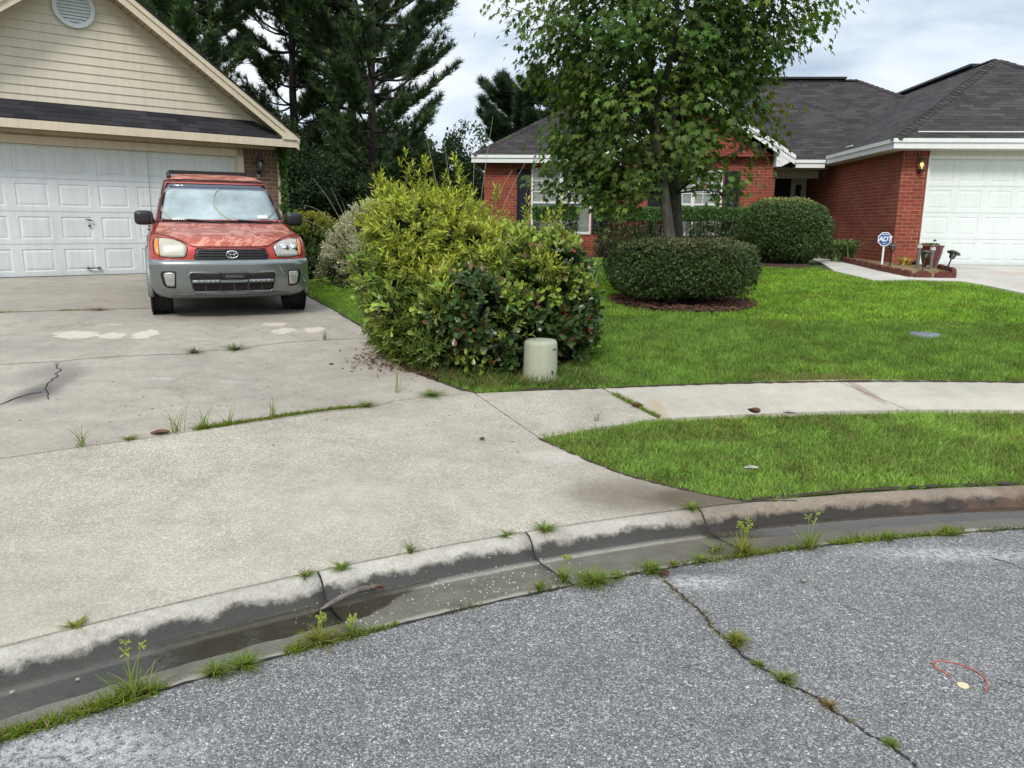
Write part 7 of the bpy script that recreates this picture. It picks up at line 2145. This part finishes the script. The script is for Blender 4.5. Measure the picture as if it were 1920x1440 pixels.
fo = link_mesh('lettering', lm, M['paint_white'], pn); fo.location = (.004, -.0225, .568); fo.rotation_euler = (rad(90), 0, 0)
g = MB(); g.tube([(-.055, -.0225, .648), (-.02, -.0225, .664), (.02, -.0225, .664), (.055, -.0225, .648)], .006, 4); g.tube([(-.045, -.0225, .488), (0, -.0225, .478), (.045, -.0225, .488)], .004, 4)
g.build('small_print', M['paint_white'], pn)
# solar path lights
def solar(x, y, h, lean, az, label, cap_r=.10):
    zb = g1(x, y) + .03; root = empty('path_light', (x, y, zb), 0, label, 'path light', 'solar path lights in the corner bed')
    ax = Vector((math.sin(lean) * math.cos(az), math.sin(lean) * math.sin(az), math.cos(lean))); R_ = Vector((0, 0, 1)).rotation_difference(ax).to_matrix()
    g = MB(); g.tube([R_ @ Vector((0, 0, -.03)), R_ @ Vector((0, 0, h * .62))], .014, 10); g.build('stake', M['black_metal'], root)
    g = MB(); g.lathe([(.03, h * .62), (.05, h * .66), (.062, h * .86)], n=16, M=R_, cap=False); g.build('lens', M['lampglass'], root, smooth=True)
    g = MB(); g.lathe([(.001, h * .66), (.026, h * .66), (.030, h * .84)], n=12, M=R_); g.build('lamp', M['lens'], root)
    g = MB(); g.lathe([(.06, h * .855), (cap_r, h * .86), (cap_r * .97, h * .90), (cap_r * .6, h * .96), (.001, h * .99)], n=20, M=R_, cap=False); g.build('cap', M['grey_metal'], root, smooth=True)
solar(7.66, 15.83, .46, .02, 0, 'upright solar path light right behind the blue octagonal sign', .12)
solar(7.71, 14.66, .42, .22, .6, 'leaning solar path light in front of the dark red pot')
solar(8.12, 14.60, .44, .38, .3, 'strongly tilted solar path light nearest the driveway end of the bed', .12)
# two little grey posts beside the pot
PS = empty('garden_ornament', (8.02, 15.30, g1(8.02, 15.3) + .03), 0, 'small grey two-legged wooden ornament in front of the dark red pot', 'ornament')
g = MB(); g.bb(-.10, -.05, -.02, .02, 0, .40); g.bb(.09, .14, -.16, -.12, 0, .36); g.build('post', M['wood'], PS)
g = MB(); g.bb(-.115, -.035, -.03, .03, .40, .46); g.bb(.075, .155, -.17, -.11, .36, .42); g.build('post_cap', M['soffit'], PS)
# glazed pot
px2, py2 = 8.32, 15.55; zb = g1(px2, py2)
PT = empty('planter_pot', (px2, py2, zb + .02), 0, 'dark red glazed pot standing before the right garage door', 'pot')
g = MB(); g.lathe([(.11, 0), (.13, .02), (.17, .18), (.20, .32), (.205, .40), (.225, .415), (.228, .445), (.205, .45), (.195, .43), (.001, .41)], n=32, cap=False); g.build('vessel', M['pot'], PT, smooth=True)
g = MB(); g.lathe([(.001, .435), (.19, .432)], n=20, cap=False); g.build('potting_soil', M['straw'], PT)
rng = np.random.RandomState(3); n = 120; a_ = rng.rand(n) * 6.28; r_ = .16 * np.sqrt(rng.rand(n))
leaf_mesh('seedling_leaves', np.c_[r_ * np.cos(a_) - .03, r_ * np.sin(a_), np.full(n, .43)], norm(rng.randn(n, 3) * .5 + [0, 0, 1]), rng.randn(n, 3), .045 + .03 * rng.rand(n), SMALL, M['leaf'], tint((.15, .2, .08), n, rng, .3, .1), PT)
g = MB(); g.tube([(.02, -.02, .43), (.03, -.02, .54)], .003, 5); g.lathe([(.001, -.02), (.03, -.012), (.035, .0), (.02, .016), (.001, .02)], (.03, -.02, .54), 8, cap=False); g.build('figurine', M['deadleaf'], PT)
for i, (x, y, r_, lb, mt) in enumerate(((8.12, 16.10, .085, 'left one of two reddish rocks against the garage corner', 'edging'), (8.30, 16.12, .075, 'right one of two reddish rocks against the garage corner', 'edging'), (8.17, 15.28, .06, 'pale round stone at the foot of the dark red pot', 'stone'))):
    bm = bmesh.new(); bmesh.ops.create_icosphere(bm, subdivisions=2, radius=r_)
    for v in bm.verts: v.co *= 1 + .25 * (rr.random() - .5); v.co.z *= .7
    me = bpy.data.meshes.new('rock'); bm.to_mesh(me); bm.free(); o = link_mesh('rock', me, M[mt], None, True); o.location = (x, y, g1(x, y) + .03 + r_ * .5); tag(o, lb, 'rock')
# scalloped edging blocks round the bed
def edging_proto():
    pts = [(-.145, 0), (.145, 0), (.145, .075), (.105, .085), (.09, .105), (.045, .118), (0, .105), (-.045, .118), (-.09, .105), (-.105, .085), (-.145, .075)]
    g = MB(); g.prism(pts, -.032, .032); return g.build('edging_block', M['edging'], bevel=.006)
path = [(7.68, 19.4), (7.40, 17.9), (7.14, 16.4), (7.12, 14.94), (7.17, 13.96), (7.88, 13.87), (8.2, 14.45), (8.36, 15.3)]
pp = resample(path, .298, closed=False)
proto = None
rr = random.Random(8)
for i in range(len(pp) - 1):
    a_, b_ = pp[i], pp[i + 1]; cx_, cy_ = (a_[0] + b_[0]) / 2, (a_[1] + b_[1]) / 2
    if proto is None: proto = edging_proto(); o = proto
    else: o = proto.copy(); COL.objects.link(o)
    o.location = (cx_, cy_, g1(cx_, cy_) + .012); o.rotation_euler = (rr.uniform(-.05, .05), rr.uniform(-.04, .04), math.atan2(b_[1] - a_[1], b_[0] - a_[0]) + rr.uniform(-.05, .05))
    tag(o, 'low scalloped red concrete edging block, one of the row around the corner bed', 'edging', 'scalloped edging blocks around the corner bed')
# stepping stones at the boxwood
g = MB()
for i, (x, y) in enumerate(((7.05, 18.9), (7.35, 19.6))):
    bm = bmesh.new(); bmesh.ops.create_icosphere(bm, subdivisions=2, radius=.13)
    for v in bm.verts: v.co *= 1 + .2 * (rr.random() - .5); v.co.z *= .5
    me = bpy.data.meshes.new('rock'); bm.to_mesh(me); bm.free(); o = link_mesh('rock', me, M['stone'], None, True); o.location = (x, y, g1(x, y) + .05)
    tag(o, ('flat grey rock behind the boxwood beside the walk', 'flat grey rock further behind the boxwood, under the side wall')[i], 'rock')
